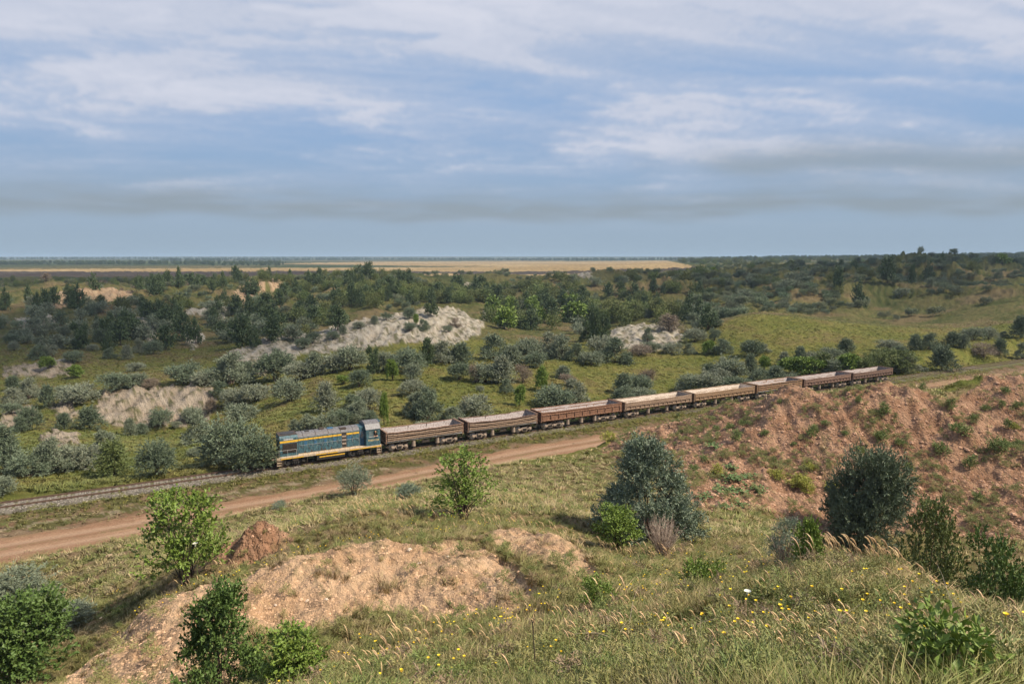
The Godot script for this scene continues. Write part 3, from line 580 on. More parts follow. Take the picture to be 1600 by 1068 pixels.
	[0, -64.87, 186.1, 2.47, 2.47, "silver-green oleaster bush, second from the left, growing on the white ridge", "bushes on the white ridge"],
	[0, -60.11, 195.6, 3.7, 4.07, "silver-green oleaster bush, third from the left, growing on the white ridge", "bushes on the white ridge"],
	[0, -54.71, 207, 3.13, 3.52, "silver-green oleaster bush, fourth from the left, growing on the white ridge", "bushes on the white ridge"],
	[0, -52.76, 211.8, 2.8, 3.2, "silver-green oleaster bush, fifth from the left, growing on the white ridge", "bushes on the white ridge"],
	[0, -49.84, 220.5, 2.91, 3.74, "silver-green oleaster bush, sixth from the left, growing on the white ridge", "bushes on the white ridge"],
	[0, -45.07, 222.7, 2.73, 3.35, "silver-green oleaster bush, seventh from the left, growing on the white ridge", "bushes on the white ridge"],
	[0, -34.53, 229.4, 4.32, 4.32, "silver-green oleaster bush, eighth from the left, growing on the white ridge", "bushes on the white ridge"],
	[0, -32.28, 214, 2.82, 3.63, "silver-green oleaster bush, ninth from the left, growing on the white ridge", "bushes on the white ridge"],
	[0, -28.39, 218.3, 3.29, 3.7, "silver-green oleaster bush, tenth from the left, growing on the white ridge", "bushes on the white ridge"],
	[0, -20.65, 219, 2.48, 2.89, "silver-green oleaster bush, eleventh from the left, growing on the white ridge", "bushes on the white ridge"],
	[1, -60.18, 204.2, 3.47, 3.86, "dark grey-green oleaster bush, leftmost of those growing on the white ridge", "bushes on the white ridge"],
	[1, -42.72, 231.7, 2.62, 3.05, "dark grey-green oleaster bush, second from the left, growing on the white ridge", "bushes on the white ridge"],
	[2, -31.15, 220.5, 2.91, 2.08, "bright green leafy shrub growing on the white ridge", "bushes on the white ridge"],
	[3, -28.95, 233.3, 3.51, 2.41, "slender dark green poplar, leftmost of those growing on the white ridge", "bushes on the white ridge"],
	[3, -26.5, 230.9, 4.34, 2.82, "slender dark green poplar, second from the left, growing on the white ridge", "bushes on the white ridge"],
	[4, -18.77, 226.4, 2.99, 3.84, "brown half-dry bush growing on the white ridge", "bushes on the white ridge"],
]
const FAR_TREES := [
	[0, 0, 184.7, 418.5, 4.69, 5.9],
	[0, 0, 202.5, 439.8, 4.32, 5.09],
	[0, 0, 145.9, 436.9, 4.1, 3.84],
	[0, 0, 131.4, 327.3, 5.46, 6.28],
	[0, 0, 320.8, 435.5, 5.23, 4.98],
	[0, 0, 136.9, 390.3, 5.12, 6.63],
	[0, 0, 205, 350.9, 4.42, 3.92],
	[0, 0, 183.7, 373.8, 4.52, 4.86],
	[0, 0, 138.4, 335, 4.37, 6.15],
	[0, 0, 129.8, 370.1, 4.97, 6.07],
	[0, 0, 105.8, 331.7, 4.99, 7.6],
	[0, 0, 183.6, 321.9, 4.19, 6.6],
	[0, 0, 162.9, 315.5, 3.16, 4.25],
	[0, 0, 155.6, 366.4, 4.74, 5.69],
	[0, 0, 162.8, 431.2, 3.15, 2.97],
	[0, 0, 149.6, 366.4, 5.27, 6.27],
	[0, 0, 155, 361.6, 3.93, 6.24],
	[0, 0, 152.2, 417.1, 3.6, 4.39],
	[0, 0, 214.4, 380, 3.01, 3.4],
	[0, 0, 199, 325.1, 4.61, 4.06],
	[0, 0, 171.4, 359.2, 3.27, 2.9],
	[0, 0, 135.2, 411.6, 3.42, 3.01],
	[0, 0, 126.2, 422.6, 3.26, 2.81],
	[0, 0, 146.8, 402.1, 3.9, 3.65],
	[0, 0, 172.7, 340.6, 3.22, 3.57],
	[0, 0, 169.5, 456.2, 5.47, 5.22],
	[0, 0, 245.6, 448.7, 4.37, 6.62],
	[0, 0, 232.6, 381.3, 3.95, 5.7],
	[0, 0, 181, 400.8, 5.11, 7.69],
	[0, 0, 247.1, 391.6, 4.35, 3.75],
	[0, 0, 124.8, 398.1, 3.67, 5.83],
	[0, 0, 184.2, 399.5, 3.59, 3.59],
	[0, 0, 112.8, 330.6, 5.37, 7.65],
	[0, 0, 208.2, 406.1, 5.05, 7.4],
	[0, 0, 256.3, 411.6, 3.33, 5.15],
	[0, 0, 277.7, 417.1, 5.15, 6.96],
	[0, 1, 195.2, 431.2, 3.69, 5.65],
	[0, 1, 256.5, 434, 5.45, 7.94],
	[0, 1, 332.5, 497.3, 3.95, 3.89],
	[0, 1, 271.6, 485.9, 4.32, 6.42],
	[0, 1, 207.2, 448.7, 4.68, 5.24],
	[0, 1, 309.2, 434, 4.57, 3.74],
	[0, 1, 251.4, 504, 3.41, 3.18],
	[0, 1, 202.7, 396.8, 4.62, 5.51],
	[0, 1, 212.6, 386.4, 3.63, 3.6],
	[0, 1, 170.2, 400.8, 4.52, 6.2],
	[0, 1, 316.1, 445.7, 4.75, 5.64],
	[0, 1, 275.9, 451.7, 4.57, 6.9],
	[0, 1, 226, 368.9, 5.47, 6.69],
	[0, 1, 246.4, 341.7, 3.7, 4.2],
	[0, 1, 165.2, 495.7, 3.56, 4.95],
	[0, 1, 359.1, 510.7, 4.98, 4.54],
	[0, 1, 228.7, 326.2, 3.88, 4.28],
	[0, 1, 185.5, 359.2, 5.23, 5.9],
	[1, 2, 297.6, 583.3, 4.49, 5.25],
	[1, 2, 140.6, 526.2, 5.1, 4.67],
	[1, 2, 303, 533.3, 4.16, 5.04],
	[1, 2, 474.4, 650.8, 4.66, 5.63],
	[1, 2, 267.4, 675, 5.06, 6.23],
	[1, 2, 257.8, 666.1, 6.3, 7.28],
	[1, 2, 219.7, 721.4, 5.72, 4.27],
	[1, 2, 361.3, 505.7, 6, 7.54],
	[1, 2, 136.1, 463.8, 5.13, 5.44],
	[1, 2, 429.1, 603, 4.32, 3.7],
	[1, 2, 207.3, 663.9, 4.13, 3.72],
	[1, 2, 198.8, 484.3, 4.72, 3.85],
	[1, 2, 307.8, 723.8, 4.63, 5.44],
	[1, 2, 338.7, 635.9, 5.19, 3.99],
	[2, 3, 243.5, 400.8, 9.98, 4.77],
	[2, 3, 185.5, 338.3, 11.93, 7.4],
	[2, 3, 200.2, 342.9, 9.62, 3.54],
	[2, 3, 248.9, 519.3, 10.96, 4.42],
	[2, 3, 153.3, 321.9, 11.48, 5.07],
	[2, 3, 220.1, 441.3, 9.84, 4.87],
	[2, 3, 155.5, 306.3, 11.89, 5.11],
	[2, 3, 274.3, 438.4, 9.43, 4.47],
	[2, 3, 205.8, 378.8, 8.8, 3.1],
	[2, 3, 255.9, 510.7, 9.6, 3.43],
	[3, 0, 27.52, 385.1, 4.61, 6.56],
	[3, 0, 93.52, 353.3, 3.98, 3.81],
	[3, 0, 65.9, 310.4, 3.31, 5.08],
	[3, 0, 97.26, 408.8, 4.46, 6.65],
	[3, 0, 58.27, 302.2, 3.75, 3.54],
	[3, 0, 37.31, 412.9, 5.21, 6.92],
	[3, 0, 53.04, 305.2, 4.37, 6.4],
	[3, 0, 73.17, 333.9, 4.48, 4],
	[3, 0, 81.04, 382.6, 3.38, 4.76],
	[3, 0, 11.81, 299.2, 5.54, 6.31],
	[3, 0, 40.3, 308.3, 5.04, 6.76],
	[3, 0, -0.35, 404.8, 3.81, 4.1],
	[3, 0, 68.5, 438.4, 3.35, 4.56],
	[3, 0, 60.69, 304.2, 3.9, 4.69],
	[3, 0, 50.1, 410.2, 5.34, 8.57],
	[3, 0, 127.5, 453.2, 4.3, 6.86],
	[3, 0, 46.29, 377.5, 3.7, 3.72],
	[3, 0, 67.43, 404.8, 4.46, 4.21],
	[3, 0, 80.59, 331.7, 5.33, 5.44],
	[3, 0, 87.71, 333.9, 3.26, 3.99],
	[3, 0, 44.25, 372.5, 3.54, 3.84],
	[3, 0, 113.5, 454.7, 5, 4.67],
	[3, 0, 76.97, 280, 5.36, 6.06],
	[3, 0, 24.86, 246.8, 4.61, 5.42],
	[3, 0, 27.42, 425.5, 3.44, 3.66],
	[3, 0, 106.9, 383.8, 3.84, 3.79],
	[3, 0, 25.17, 257.7, 5.32, 7.09],
	[3, 0, 58.85, 214, 4.52, 3.97],
	[3, 0, 73.38, 344, 5.01, 5.32],
	[3, 0, -3.06, 245.2, 3.51, 3.88],
	[4, 3, 17.05, 292.3, 8.92, 6.23],
	[4, 3, 18.44, 315.5, 6.88, 3.43],
	[4, 3, 7.63, 264.6, 7.24, 5.79],
	[4, 3, 90.54, 314.5, 5.99, 2.82],
	[4, 3, 27.32, 373.8, 6.34, 4.2],
	[4, 3, 64.47, 253.4, 6.94, 4.48],
	[4, 3, 28.91, 341.7, 5.72, 4.71],
	[4, 3, 2.15, 323, 7.7, 4.01],
	[4, 3, 18.08, 353.3, 6.9, 5.65],
	[4, 3, -10.23, 381.3, 7.98, 4.99],
	[4, 3, 61.03, 383.8, 6.87, 5.27],
	[4, 3, 16.43, 371.3, 6.04, 4.28],
	[4, 3, 66.98, 243.5, 7.77, 4.8],
	[4, 3, 53.51, 378.8, 8.24, 6.63],
	[4, 3, 59.39, 344, 5.95, 4.11],
	[4, 3, 70.98, 368.9, 5.75, 3.84],
	[4, 3, 30.64, 355.6, 7.6, 4.22],
	[4, 3, 30.28, 258.5, 7.76, 4.85],
	[4, 3, 14.5, 353.3, 8.86, 4.94],
	[4, 3, -9.92, 323, 7.86, 4.23],
	[4, 3, 13.74, 382.6, 6.68, 4.74],
	[4, 3, 7.71, 281.9, 8.09, 4.18],
	[4, 3, 93.94, 337.2, 8.37, 4.38],
	[4, 3, 72.97, 344, 8.83, 4.5],
	[4, 3, 13.07, 332.8, 7.83, 3.86],
	[4, 3, 31.89, 358, 8.91, 4.05],
	[4, 3, -4.97, 336.1, 8.64, 6.3],
	[4, 3, 60.54, 209.7, 6.65, 5.4],
	[4, 3, 78.36, 380, 7.83, 4.58],
	[4, 3, 25.23, 362.8, 5.51, 3.17],
	[4, 3, 100.5, 367.6, 8.87, 5.13],
	[4, 3, 38.9, 377.5, 7.16, 5.76],
	[4, 3, 7.68, 340.6, 8.64, 5.18],
	[4, 3, -8.01, 381.3, 5.72, 3.07],
	[4, 3, 26.35, 350.9, 8.85, 4.78],
	[4, 3, 66.12, 340.6, 6.46, 4.77],
	[4, 3, 75.15, 288.5, 8.8, 4.65],
	[4, 3, 30.36, 257.7, 8.84, 4.73],
	[4, 3, 32.57, 323, 8.75, 6.63],
	[4, 3, 64.72, 301.2, 6.65, 3.85],
	[4, 3, 82.49, 372.5, 6.19, 3.3],
	[4, 3, -6.61, 381.3, 7.43, 6.16],
	[4, 3, 18.63, 375, 5.84, 4.2],
	[4, 3, 38.92, 354.4, 6.96, 4.91],
	[4, 3, 65.93, 367.6, 8.44, 5.59],
	[4, 3, 24.45, 292.3, 6.2, 3.3],
	[4, 2, -2.65, 245.2, 6.73, 6.45],
	[4, 2, 29.08, 304.2, 5.69, 6.4],
	[4, 2, 32.85, 344, 6.42, 8.01],
	[4, 2, 28.15, 349.8, 5.88, 4.84],
	[4, 2, 26.46, 296.3, 7.79, 9.84],
	[4, 2, 9.84, 329.5, 7.33, 5.64],
	[4, 2, 12.63, 292.3, 5.65, 4.48],
	[4, 2, -0.53, 330.6, 6.8, 5.66],
	[4, 2, -9.62, 323, 7.03, 6.35],
	[4, 2, -1.87, 257.7, 6.64, 5.09],
	[5, 3, -62.02, 350.9, 8.24, 3.99],
	[5, 3, -40.69, 378.8, 6.99, 5.54],
	[5, 3, -66.79, 346.3, 7.25, 5.49],
	[5, 3, -14.33, 391.6, 6.69, 3.34],
	[5, 3, -83.75, 323, 7.48, 4.33],
	[5, 3, -25.7, 380, 6.57, 4.17],
	[5, 3, -39.55, 337.2, 6.31, 3.56],
	[5, 3, -59.2, 398.1, 6.99, 5.46],
	[5, 3, -83.34, 355.6, 8.82, 4.38],
	[5, 3, -74.35, 316.6, 9.41, 4.15],
	[5, 3, -20.7, 387.7, 9.16, 6.8],
	[5, 3, -74.56, 327.3, 6.78, 5.08],
	[5, 3, -31.13, 406.1, 6.76, 4.21],
	[5, 3, -68.9, 395.5, 6.86, 5.29],
	[5, 3, -89.83, 349.8, 8.65, 6.46],
	[5, 3, -80.67, 342.9, 7.93, 4.28],
	[5, 3, -58.07, 348.6, 7.49, 4.45],
	[5, 3, -67.45, 411.6, 8.17, 4.18],
	[5, 3, -32.84, 350.9, 7.6, 4.6],
	[5, 3, -97.59, 404.8, 7.51, 4.45],
	[5, 3, -62.24, 411.6, 8.23, 5.81],
	[5, 3, -32.47, 372.5, 6.19, 3.51],
	[5, 3, -18.41, 411.6, 9, 6.35],
	[5, 3, -31.76, 403.5, 9.44, 7.48],
	[5, 3, -21.56, 408.8, 8.76, 3.9],
	[5, 3, -59.93, 331.7, 6.56, 3.46],
	[5, 3, -30.88, 410.2, 7.76, 3.89],
	[5, 3, -72.93, 352.1, 7.12, 3.49],
	[5, 3, -70.62, 316.6, 8.38, 4.07],
	[5, 3, -35.12, 412.9, 7.86, 4.4],
	[5, 3, -23.31, 372.5, 8.03, 3.7],
	[5, 3, -13.69, 370.1, 7.38, 3.86],
	[5, 3, -13.93, 373.8, 7.26, 4.3],
	[5, 3, -72.72, 329.5, 6.17, 3.2],
	[5, 3, -39.11, 331.7, 8.05, 4.36],
	[5, 3, -111.9, 428.3, 6.52, 3.84],
	[5, 3, -49.27, 329.5, 6.46, 4.36],
	[5, 3, -112.7, 432.6, 7.24, 4.05],
	[5, 3, -73.71, 344, 8.06, 5.35],
	[5, 3, -62.49, 396.8, 9.28, 4.44],
	[7, 0, -164.4, 233.3, 5.29, 5.85],
	[7, 0, -210.3, 338.3, 4.75, 5.07],
	[7, 0, -121, 278.1, 5.45, 5.4],
	[7, 0, -101.6, 327.3, 4.48, 4.4],
	[7, 0, -158, 217.5, 3.23, 4.87],
	[7, 0, -202.8, 297.2, 4.66, 5.99],
	[7, 0, -110.8, 311.4, 3.94, 3.32],
	[7, 0, -67.75, 209.7, 4.92, 7.06],
	[7, 0, -108.3, 278.1, 4.98, 4.85],
	[7, 0, -204.4, 291.4, 3.29, 4.5],
	[7, 0, -93.35, 224.1, 4.91, 5.98],
	[7, 0, -124.9, 230.2, 4.46, 5.73],
	[7, 0, -86.39, 304.2, 5.31, 5.31],
	[7, 0, -143.7, 225.6, 5.47, 5.74],
	[7, 0, -93.71, 294.3, 3.77, 4.82],
	[7, 0, -105.2, 253.4, 5.55, 7.95],
	[7, 0, -90.59, 220.5, 4.25, 5.23],
	[7, 0, -181.6, 300.2, 4.69, 6.97],
	[7, 0, -224.5, 331.7, 3.46, 3.67],
	[7, 0, -225.5, 331.7, 3.3, 4.22],
	[7, 0, -100.2, 242.7, 3.36, 3.62],
	[7, 0, -74.75, 209, 5.34, 7.76],
	[7, 0, -207.6, 295.3, 3.47, 4.99],
	[7, 0, -93.1, 262, 5.18, 5.28],
	[7, 0, -223.1, 316.6, 5.02, 5.24],
	[7, 0, -186, 340.6, 3.82, 5.11],
	[7, 0, -163.1, 284.7, 5.51, 7.95],
	[7, 0, -151.9, 338.3, 4.19, 5.8],
	[7, 0, -138.3, 235.6, 4.49, 6.51],
	[7, 0, -152.5, 213.2, 3.61, 3.45],
	[7, 0, -188, 250.9, 4.38, 4.13],
	[7, 0, -146, 284.7, 5.2, 7.85],
	[7, 0, -182.7, 298.2, 4.88, 4.33],
	[7, 0, -143.6, 327.3, 5.09, 7.09],
	[7, 0, -128.2, 287.5, 4.16, 6.12],
	[7, 0, -148.1, 207, 3.26, 3.27],
	[7, 0, -85.58, 277.2, 4.11, 4.03],
	[7, 0, -136.8, 260.3, 5.01, 6.45],
	[7, 0, -163.9, 282.8, 3.57, 4.64],
	[7, 0, -120.4, 311.4, 4.25, 5.27],
	[7, 0, -177.5, 256, 5.32, 5.05],
	[7, 0, -142.1, 233.3, 5.22, 4.82],
	[7, 0, -176.9, 279.1, 4.45, 4.68],
	[7, 0, -134.8, 202.2, 4.95, 7.54],
	[7, 0, -187.2, 267.3, 5.56, 7.53],
	[7, 0, -166.7, 307.3, 4.73, 4.54],
	[7, 0, -188.5, 337.2, 4.16, 5.5],
	[7, 0, -127.6, 249.3, 4.31, 5.42],
	[7, 0, -130.4, 234, 5.38, 6.64],
	[7, 0, -109, 283.7, 3.75, 5.48],
	[7, 0, -93.93, 251.8, 5.25, 6.74],
	[7, 0, -154, 288.5, 4.71, 5.27],
	[7, 1, -101.8, 273.6, 4.71, 5.05],
	[7, 1, -143.7, 271.7, 4.18, 6],
	[7, 1, -170.7, 256.8, 5.07, 5.68],
	[7, 1, -97.04, 349.8, 4.5, 5.99],
	[7, 1, -85.08, 291.4, 3.44, 3.98],
	[7, 1, -116.3, 291.4, 4.73, 5.41],
	[7, 1, -130.1, 235.6, 3.7, 3.89],
	[7, 1, -128.7, 339.5, 5.56, 4.51],
	[7, 1, -181.9, 294.3, 3.23, 3.46],
	[7, 1, -127.3, 308.3, 3.84, 4.99],
	[7, 1, -84.55, 291.4, 3.73, 3.91],
	[7, 1, -219.7, 340.6, 5.06, 6.2],
	[7, 1, -145.5, 280, 3.74, 3.83],
	[7, 1, -113.8, 257.7, 5.16, 5.06],
	[7, 1, -168.8, 348.6, 5.2, 7.17],
	[7, 1, -185.4, 298.2, 3.81, 3.44],
	[7, 1, -185.7, 246, 3.87, 3.82],
	[7, 1, -153.6, 297.2, 4.73, 4.87],
	[7, 1, -76.35, 257.7, 3.34, 4.73],
	[7, 1, -123.3, 336.1, 5.2, 4.06],
	[8, 3, -116.4, 311.4, 5.41, 2.99],
	[8, 3, -94.66, 298.2, 5.61, 4.43],
	[8, 3, -124.1, 214.7, 7.43, 5.48],
	[8, 3, -93.29, 317.7, 7.77, 5.97],
	[8, 3, -103.1, 220.5, 7.22, 4],
	[8, 3, -156.3, 264.6, 5.23, 2.7],
	[8, 3, -120.8, 275.4, 7.16, 3.28],
	[8, 3, -82.96, 283.7, 7.25, 5.87],
	[8, 3, -140.1, 283.7, 8.84, 6.4],
	[8, 3, -136.4, 361.6, 7.44, 6.31],
	[8, 3, -108, 211.1, 7.04, 5.87],
	[8, 3, -115.4, 299.2, 8.45, 5.54],
	[8, 3, -101.4, 236.4, 5.84, 3.7],
	[8, 3, -92.76, 224.1, 6.17, 3.86],
	[8, 3, -133.4, 309.3, 7.03, 5.14],
	[8, 3, -94.76, 300.2, 6.27, 4.41],
	[8, 3, -88.54, 233.3, 5.16, 4.28],
	[8, 3, -150.3, 356.8, 6.2, 3.32],
	[8, 3, -57.2, 222.7, 7.63, 6.41],
	[8, 3, -102.8, 263.7, 7.51, 5.31],
	[8, 3, -114.3, 316.6, 7.67, 5.96],
	[8, 3, -194.6, 323, 5.15, 4.33],
	[8, 3, -109, 295.3, 8.29, 5.74],
	[8, 3, -162.9, 301.2, 6.69, 4.26],
	[8, 3, -75.29, 198.9, 5.22, 2.46],
	[8, 3, -132.3, 221.2, 7.3, 4.7],
	[8, 3, -81.09, 202.2, 8.92, 5.61],
	[8, 3, -147.1, 241.1, 5.85, 2.7],
	[8, 3, -122.8, 205.6, 5.35, 2.73],
	[8, 3, -130, 235.6, 5.75, 4.5],
	[8, 3, -71.39, 202.9, 7.92, 5.71],
	[8, 3, -99.98, 284.7, 8.73, 7.53],
	[8, 3, -124.4, 362.8, 5.06, 4.05],
	[8, 3, -110.2, 324, 8.44, 4.06],
	[8, 3, -128.4, 260.3, 6.75, 3.49],
	[8, 3, -91.92, 296.3, 7.58, 4.79],
	[8, 3, -112.7, 232.5, 8.78, 6.1],
	[8, 3, -188, 360.4, 8.9, 7.16],
	[8, 3, -129.4, 255.1, 8.91, 6.32],
	[8, 3, -145.5, 280, 8.55, 6.37],
	[8, 3, -81.77, 205.6, 8.23, 3.75],
	[8, 3, -150, 280, 7.35, 6.1],
	[8, 3, -124.3, 307.3, 8.4, 6.26],
	[8, 3, -77.34, 295.3, 5.34, 4.23],
	[8, 3, -131.7, 231.7, 8.73, 6.21],
	[8, 3, -103.4, 283.7, 5.83, 4.5],
	[9, 4, -240.8, 459.2, 3.36, 4.84],
	[9, 4, -290.4, 426.9, 4.81, 6],
	[9, 4, -266.3, 431.2, 3.54, 3.47],
	[9, 4, -260.7, 471.6, 4.22, 5.24],
	[9, 4, -367.1, 519.3, 4.99, 4.61],
	[9, 4, -233.3, 408.8, 3.48, 3.86],
	[9, 4, -317.9, 531.5, 3.26, 4.94],
	[9, 4, -265.6, 435.5, 3.67, 4.3],
	[9, 4, -200, 417.1, 4.67, 4.85],
	[9, 4, -362.6, 489.1, 3.53, 3.1],
	[10, 3, -123.9, 370.1, 8.1, 6.28],
	[10, 3, -217.2, 408.8, 7.89, 6.27],
	[10, 3, -186.7, 414.3, 8.74, 5.96],
	[10, 3, -169.9, 426.9, 7.06, 5.7],
	[10, 3, -226.7, 484.3, 7.4, 5.71],
	[10, 3, -72.66, 358, 6.66, 4.64],
	[10, 3, -109.7, 356.8, 6.7, 4.78],
	[10, 3, -70.81, 370.1, 7.55, 5.4],
	[10, 3, -228.1, 442.8, 7.4, 4.5],
	[10, 3, -221.1, 454.7, 7, 2.97],
	[10, 3, -119.9, 438.4, 6.63, 3.35],
	[10, 3, -69.79, 354.4, 9.61, 5.71],
	[10, 3, -194.3, 377.5, 9.45, 5.63],
	[10, 3, -161.9, 383.8, 8.17, 3.89],
	[10, 3, -225.9, 484.3, 9, 4.29],
	[10, 3, -90.6, 410.2, 7.94, 4.17],
	[10, 3, -94.18, 408.8, 7.09, 3.86],
	[10, 3, -89.09, 425.5, 9.93, 7.63],
	[10, 3, -131.7, 442.8, 8.17, 4.25],
	[10, 3, -206.3, 438.4, 9.97, 7.78],
	[10, 3, -231.1, 445.7, 9.64, 6.78],
	[10, 3, -162.7, 371.3, 6.56, 3.63],
	[10, 3, -244.6, 490.8, 9.41, 4.64],
	[10, 3, -143.7, 372.5, 7.26, 3.44],
	[10, 3, -190.9, 392.9, 8.99, 4.05],
	[10, 3, -213.6, 410.2, 8.23, 4.12],
	[10, 3, -122.9, 387.7, 9.34, 4.66],
	[10, 3, -208.6, 396.8, 7.93, 3.5],
	[10, 3, -98.53, 412.9, 9.45, 5.78],
	[10, 3, -206.2, 378.8, 8.17, 4.28],
	[10, 3, -187.8, 387.7, 7.78, 4.4],
	[10, 3, -153.4, 473.2, 8.32, 5.17],
	[10, 3, -199.6, 396.8, 9.36, 5.1],
	[10, 3, -118.6, 419.9, 9.13, 6.94],
	[10, 3, -71.44, 383.8, 8.3, 5.22],
	[10, 3, -203.6, 371.3, 7.28, 3.35],
	[10, 3, -177.6, 386.4, 6.61, 4.57],
	[10, 3, -232.3, 487.5, 8.6, 5.36],
	[10, 3, -126.4, 450.2, 9.54, 4.18],
	[10, 3, -213.8, 421.2, 8.25, 3.86],
	[10, 3, -184.5, 468.5, 8.57, 4.09],
	[10, 3, -126.3, 382.6, 7.08, 5.56],
	[10, 3, -173.3, 429.7, 9.44, 5.42],
	[10, 3, -70.11, 362.8, 7.68, 4.23],
	[10, 3, -139.5, 365.2, 9.32, 6.87],
	[10, 3, -97.64, 438.4, 8.31, 6.52],
	[10, 3, -197.5, 431.2, 8.71, 5.46],
	[10, 3, -227.8, 429.7, 8.27, 3.92],
	[10, 3, -65.1, 364, 9.78, 7.19],
	[10, 3, -75.02, 354.4, 6.62, 3.47],
	[10, 3, -125.3, 434, 8.4, 5.56],
	[10, 3, -190, 419.9, 8.02, 4.27],
	[10, 3, -176, 404.8, 6.92, 5.49],
	[10, 3, -157.5, 444.2, 8.13, 3.89],
	[10, 3, -238.2, 471.6, 7.53, 4.01],
	[10, 3, -217.1, 476.3, 8.41, 5.53],
	[11, 3, -210.9, 328.4, 8.6, 4.3],
	[11, 3, -215.3, 331.7, 9.41, 4.03],
	[11, 3, -238.2, 336.1, 9.15, 3.24],
	[11, 3, -213.1, 311.4, 8.72, 4.44],
	[11, 3, -210.3, 302.2, 8.89, 3.57],
	[11, 3, -229, 308.3, 9.32, 4.44],
	[11, 3, -215.2, 320.8, 8.33, 5.51],
	[11, 3, -230.4, 376.3, 9.01, 5.13],
	[11, 3, -199.3, 313.5, 10.46, 6.17],
]
const FORESTS := [
	[1, 90, 4, 8, [-243.5, 420, -110, 420, -62.85, 240, -139.2, 240]],
	[2, 170, 2.6, 4.6, [-314.2, 420, -110, 420, -52.37, 200, -149.6, 200]],
	[1, 120, 5, 9, [-15.71, 420, 102.1, 420, 63.22, 260, -9.73, 260]],
	[2, 150, 2.6, 4.8, [111.9, 420, 141.4, 420, 79.12, 235, 62.64, 235]],
	[2, 330, 2.6, 4.8, [153.8, 470, 360.4, 470, 210.9, 275, 90.02, 275]],
	[1, 26, 3.5, 6.5, [137.7, 460, 344.2, 460, 213.2, 285, 85.29, 285]],
	[2, 150, 3, 5, [194.5, 800, 613.5, 800, 360.4, 470, 114.3, 470]],
	[2, 120, 2.6, 4.6, [-14.59, 520, 126.4, 520, 80.24, 330, -9.26, 330]],
	[0, 420, 6, 11, [-1720.8, 2148.9, -954.8, 2181.9, -815.9, 1864.1, -1387.2, 1731.7]],
	[0, 120, 7, 11, [-1018.1, 2278.2, -729.3, 2238, -535.4, 1596.6, -695.5, 1588.5]],
	[0, 600, 9, 17, [-4748.2, 5934.3, -1345.3, 6025.4, -1167.1, 5226.7, -3163.3, 3952.9]],
	[0, 460, 8, 15, [-1264.3, 5226.7, 1064.4, 4085.5, 746, 2863.2, -1088.5, 4499.4]],
	[0, 260, 8, 14, [-1693.8, 3309.1, -1004.8, 4499.4, -907.8, 4064.8, -1495.8, 2921.9]],
	[1, 900, 6, 11, [1245.1, 5147.7, 6861.9, 9000, 578.6, 756.7, 244.3, 1008.2]],
	[0, 700, 8, 13, [1016.3, 4201.3, 1347.6, 1767.3, 891.6, 1168.2, 461.6, 1907.1]],
	[2, 430, 3.5, 6, [244.3, 1008.2, 578.6, 756.7, 378.6, 493.9, 134.5, 553.7]],
	[1, 70, 4, 7, [244.3, 1008.2, 578.6, 756.7, 418.8, 546.7, 147.3, 606.7]],
	[1, 150, 3, 5.5, [-479.7, 611.4, -274.6, 625.5, -223.8, 509.2, -377.4, 480.3]],
	[2, 190, 3, 4.5, [-479.7, 611.4, -130.1, 535.7, -101.1, 415.6, -307, 390]],
	[1, 130, 4, 7, [-240.8, 548.1, -76.64, 455.4, -66.4, 394, -185.7, 422]],
	[2, 110, 3, 5, [-142.5, 587, 171.9, 708.4, 120.4, 495.2, -117.6, 484]],
	[1, 170, 5, 9, [-11.02, 392, 128.8, 458.9, 89.27, 316.7, -2.4, 254.6]],
	[1, 130, 5, 8, [-90.54, 371.6, -15.14, 404.1, -13.43, 357.8, -81.47, 334]],
	[2, 230, 2.6, 4.6, [134.5, 553.7, 378.6, 493.9, 207.9, 270.6, 96.25, 341.8]],
	[1, 14, 4, 8, [156.8, 559.4, 378.6, 493.9, 229.6, 322.4, 97.95, 347.9]],
]
const AT_GREY_OLEASTER := [6.57, 31.92, 5.38, 4.22]
const AT_DARK_OLEASTER := [26.24, 48.62, 7.87, 6.78]
const AT_PALE_BUSH := [-14.64, 61.01, 2.96, 3.44]
const AT_SMALL_BUSH := [-7.25, 45.48, 1.33, 1.77]
const AT_TINY_BUSH := [-20.55, 58.15, 1.02, 1.25]
const AT_ELM_LEFT := [-14.44, 28.79, 4.26, 3.84]
const AT_ELM_MIDDLE := [-2.55, 33.5, 3.66, 3.92]
const AT_ELM_FRONT := [-5.4, 11.77, 2.43, 1.54]
const AT_ELM_FRONT_LOW := [-3.83, 10.98, 1.22, 1.11]
const AT_BUSH_CORNER := [-18.37, 23.83, 4.56, 2.88]
const AT_BUSH_CORNER_SILVER := [-21.47, 30.56, 2.13, 2.89]
const AT_BUSH_CORNER_SILVER2 := [-29.37, 38.39, 2.86, 3.43]
const AT_ELM_RIGHT := [19.54, 30, 3.85, 2.22]
const AT_ELM_RIGHT2 := [20.38, 28, 3.88, 2.36]
const AT_SAPLING := [6.31, 13.86, 1.16, 0.52]
const AT_GREY_HERB := [6.19, 14.77, 1.16, 0.87]
const AT_DEAD_BUSH := [6.11, 26.46, 1.95, 1.56]
const AT_GREEN_UNDER := [4.61, 28.45, 2.09, 1.95]
const AT_GREEN_TUFT := [4.57, 15.39, 0.91, 0.69]
const AT_GREEN_TUFT2 := [1.7, 13.15, 0.91, 0.72]
const AT_SAPLING_FRONT := [2.82, 4.18, 0.53, 0.51]
const AT_REEDS_RIGHT := [20.33, 26, 3.09, 1.54]
const AT_RED_HEAP := [-12.03, 31.03, 1.89, 3.35]
const AT_DARK_STALK := [0.29, 7.52, 0.82, 0.08]
const AT_ROCK := [-30.05, 48.63, 0.43, 0.53]
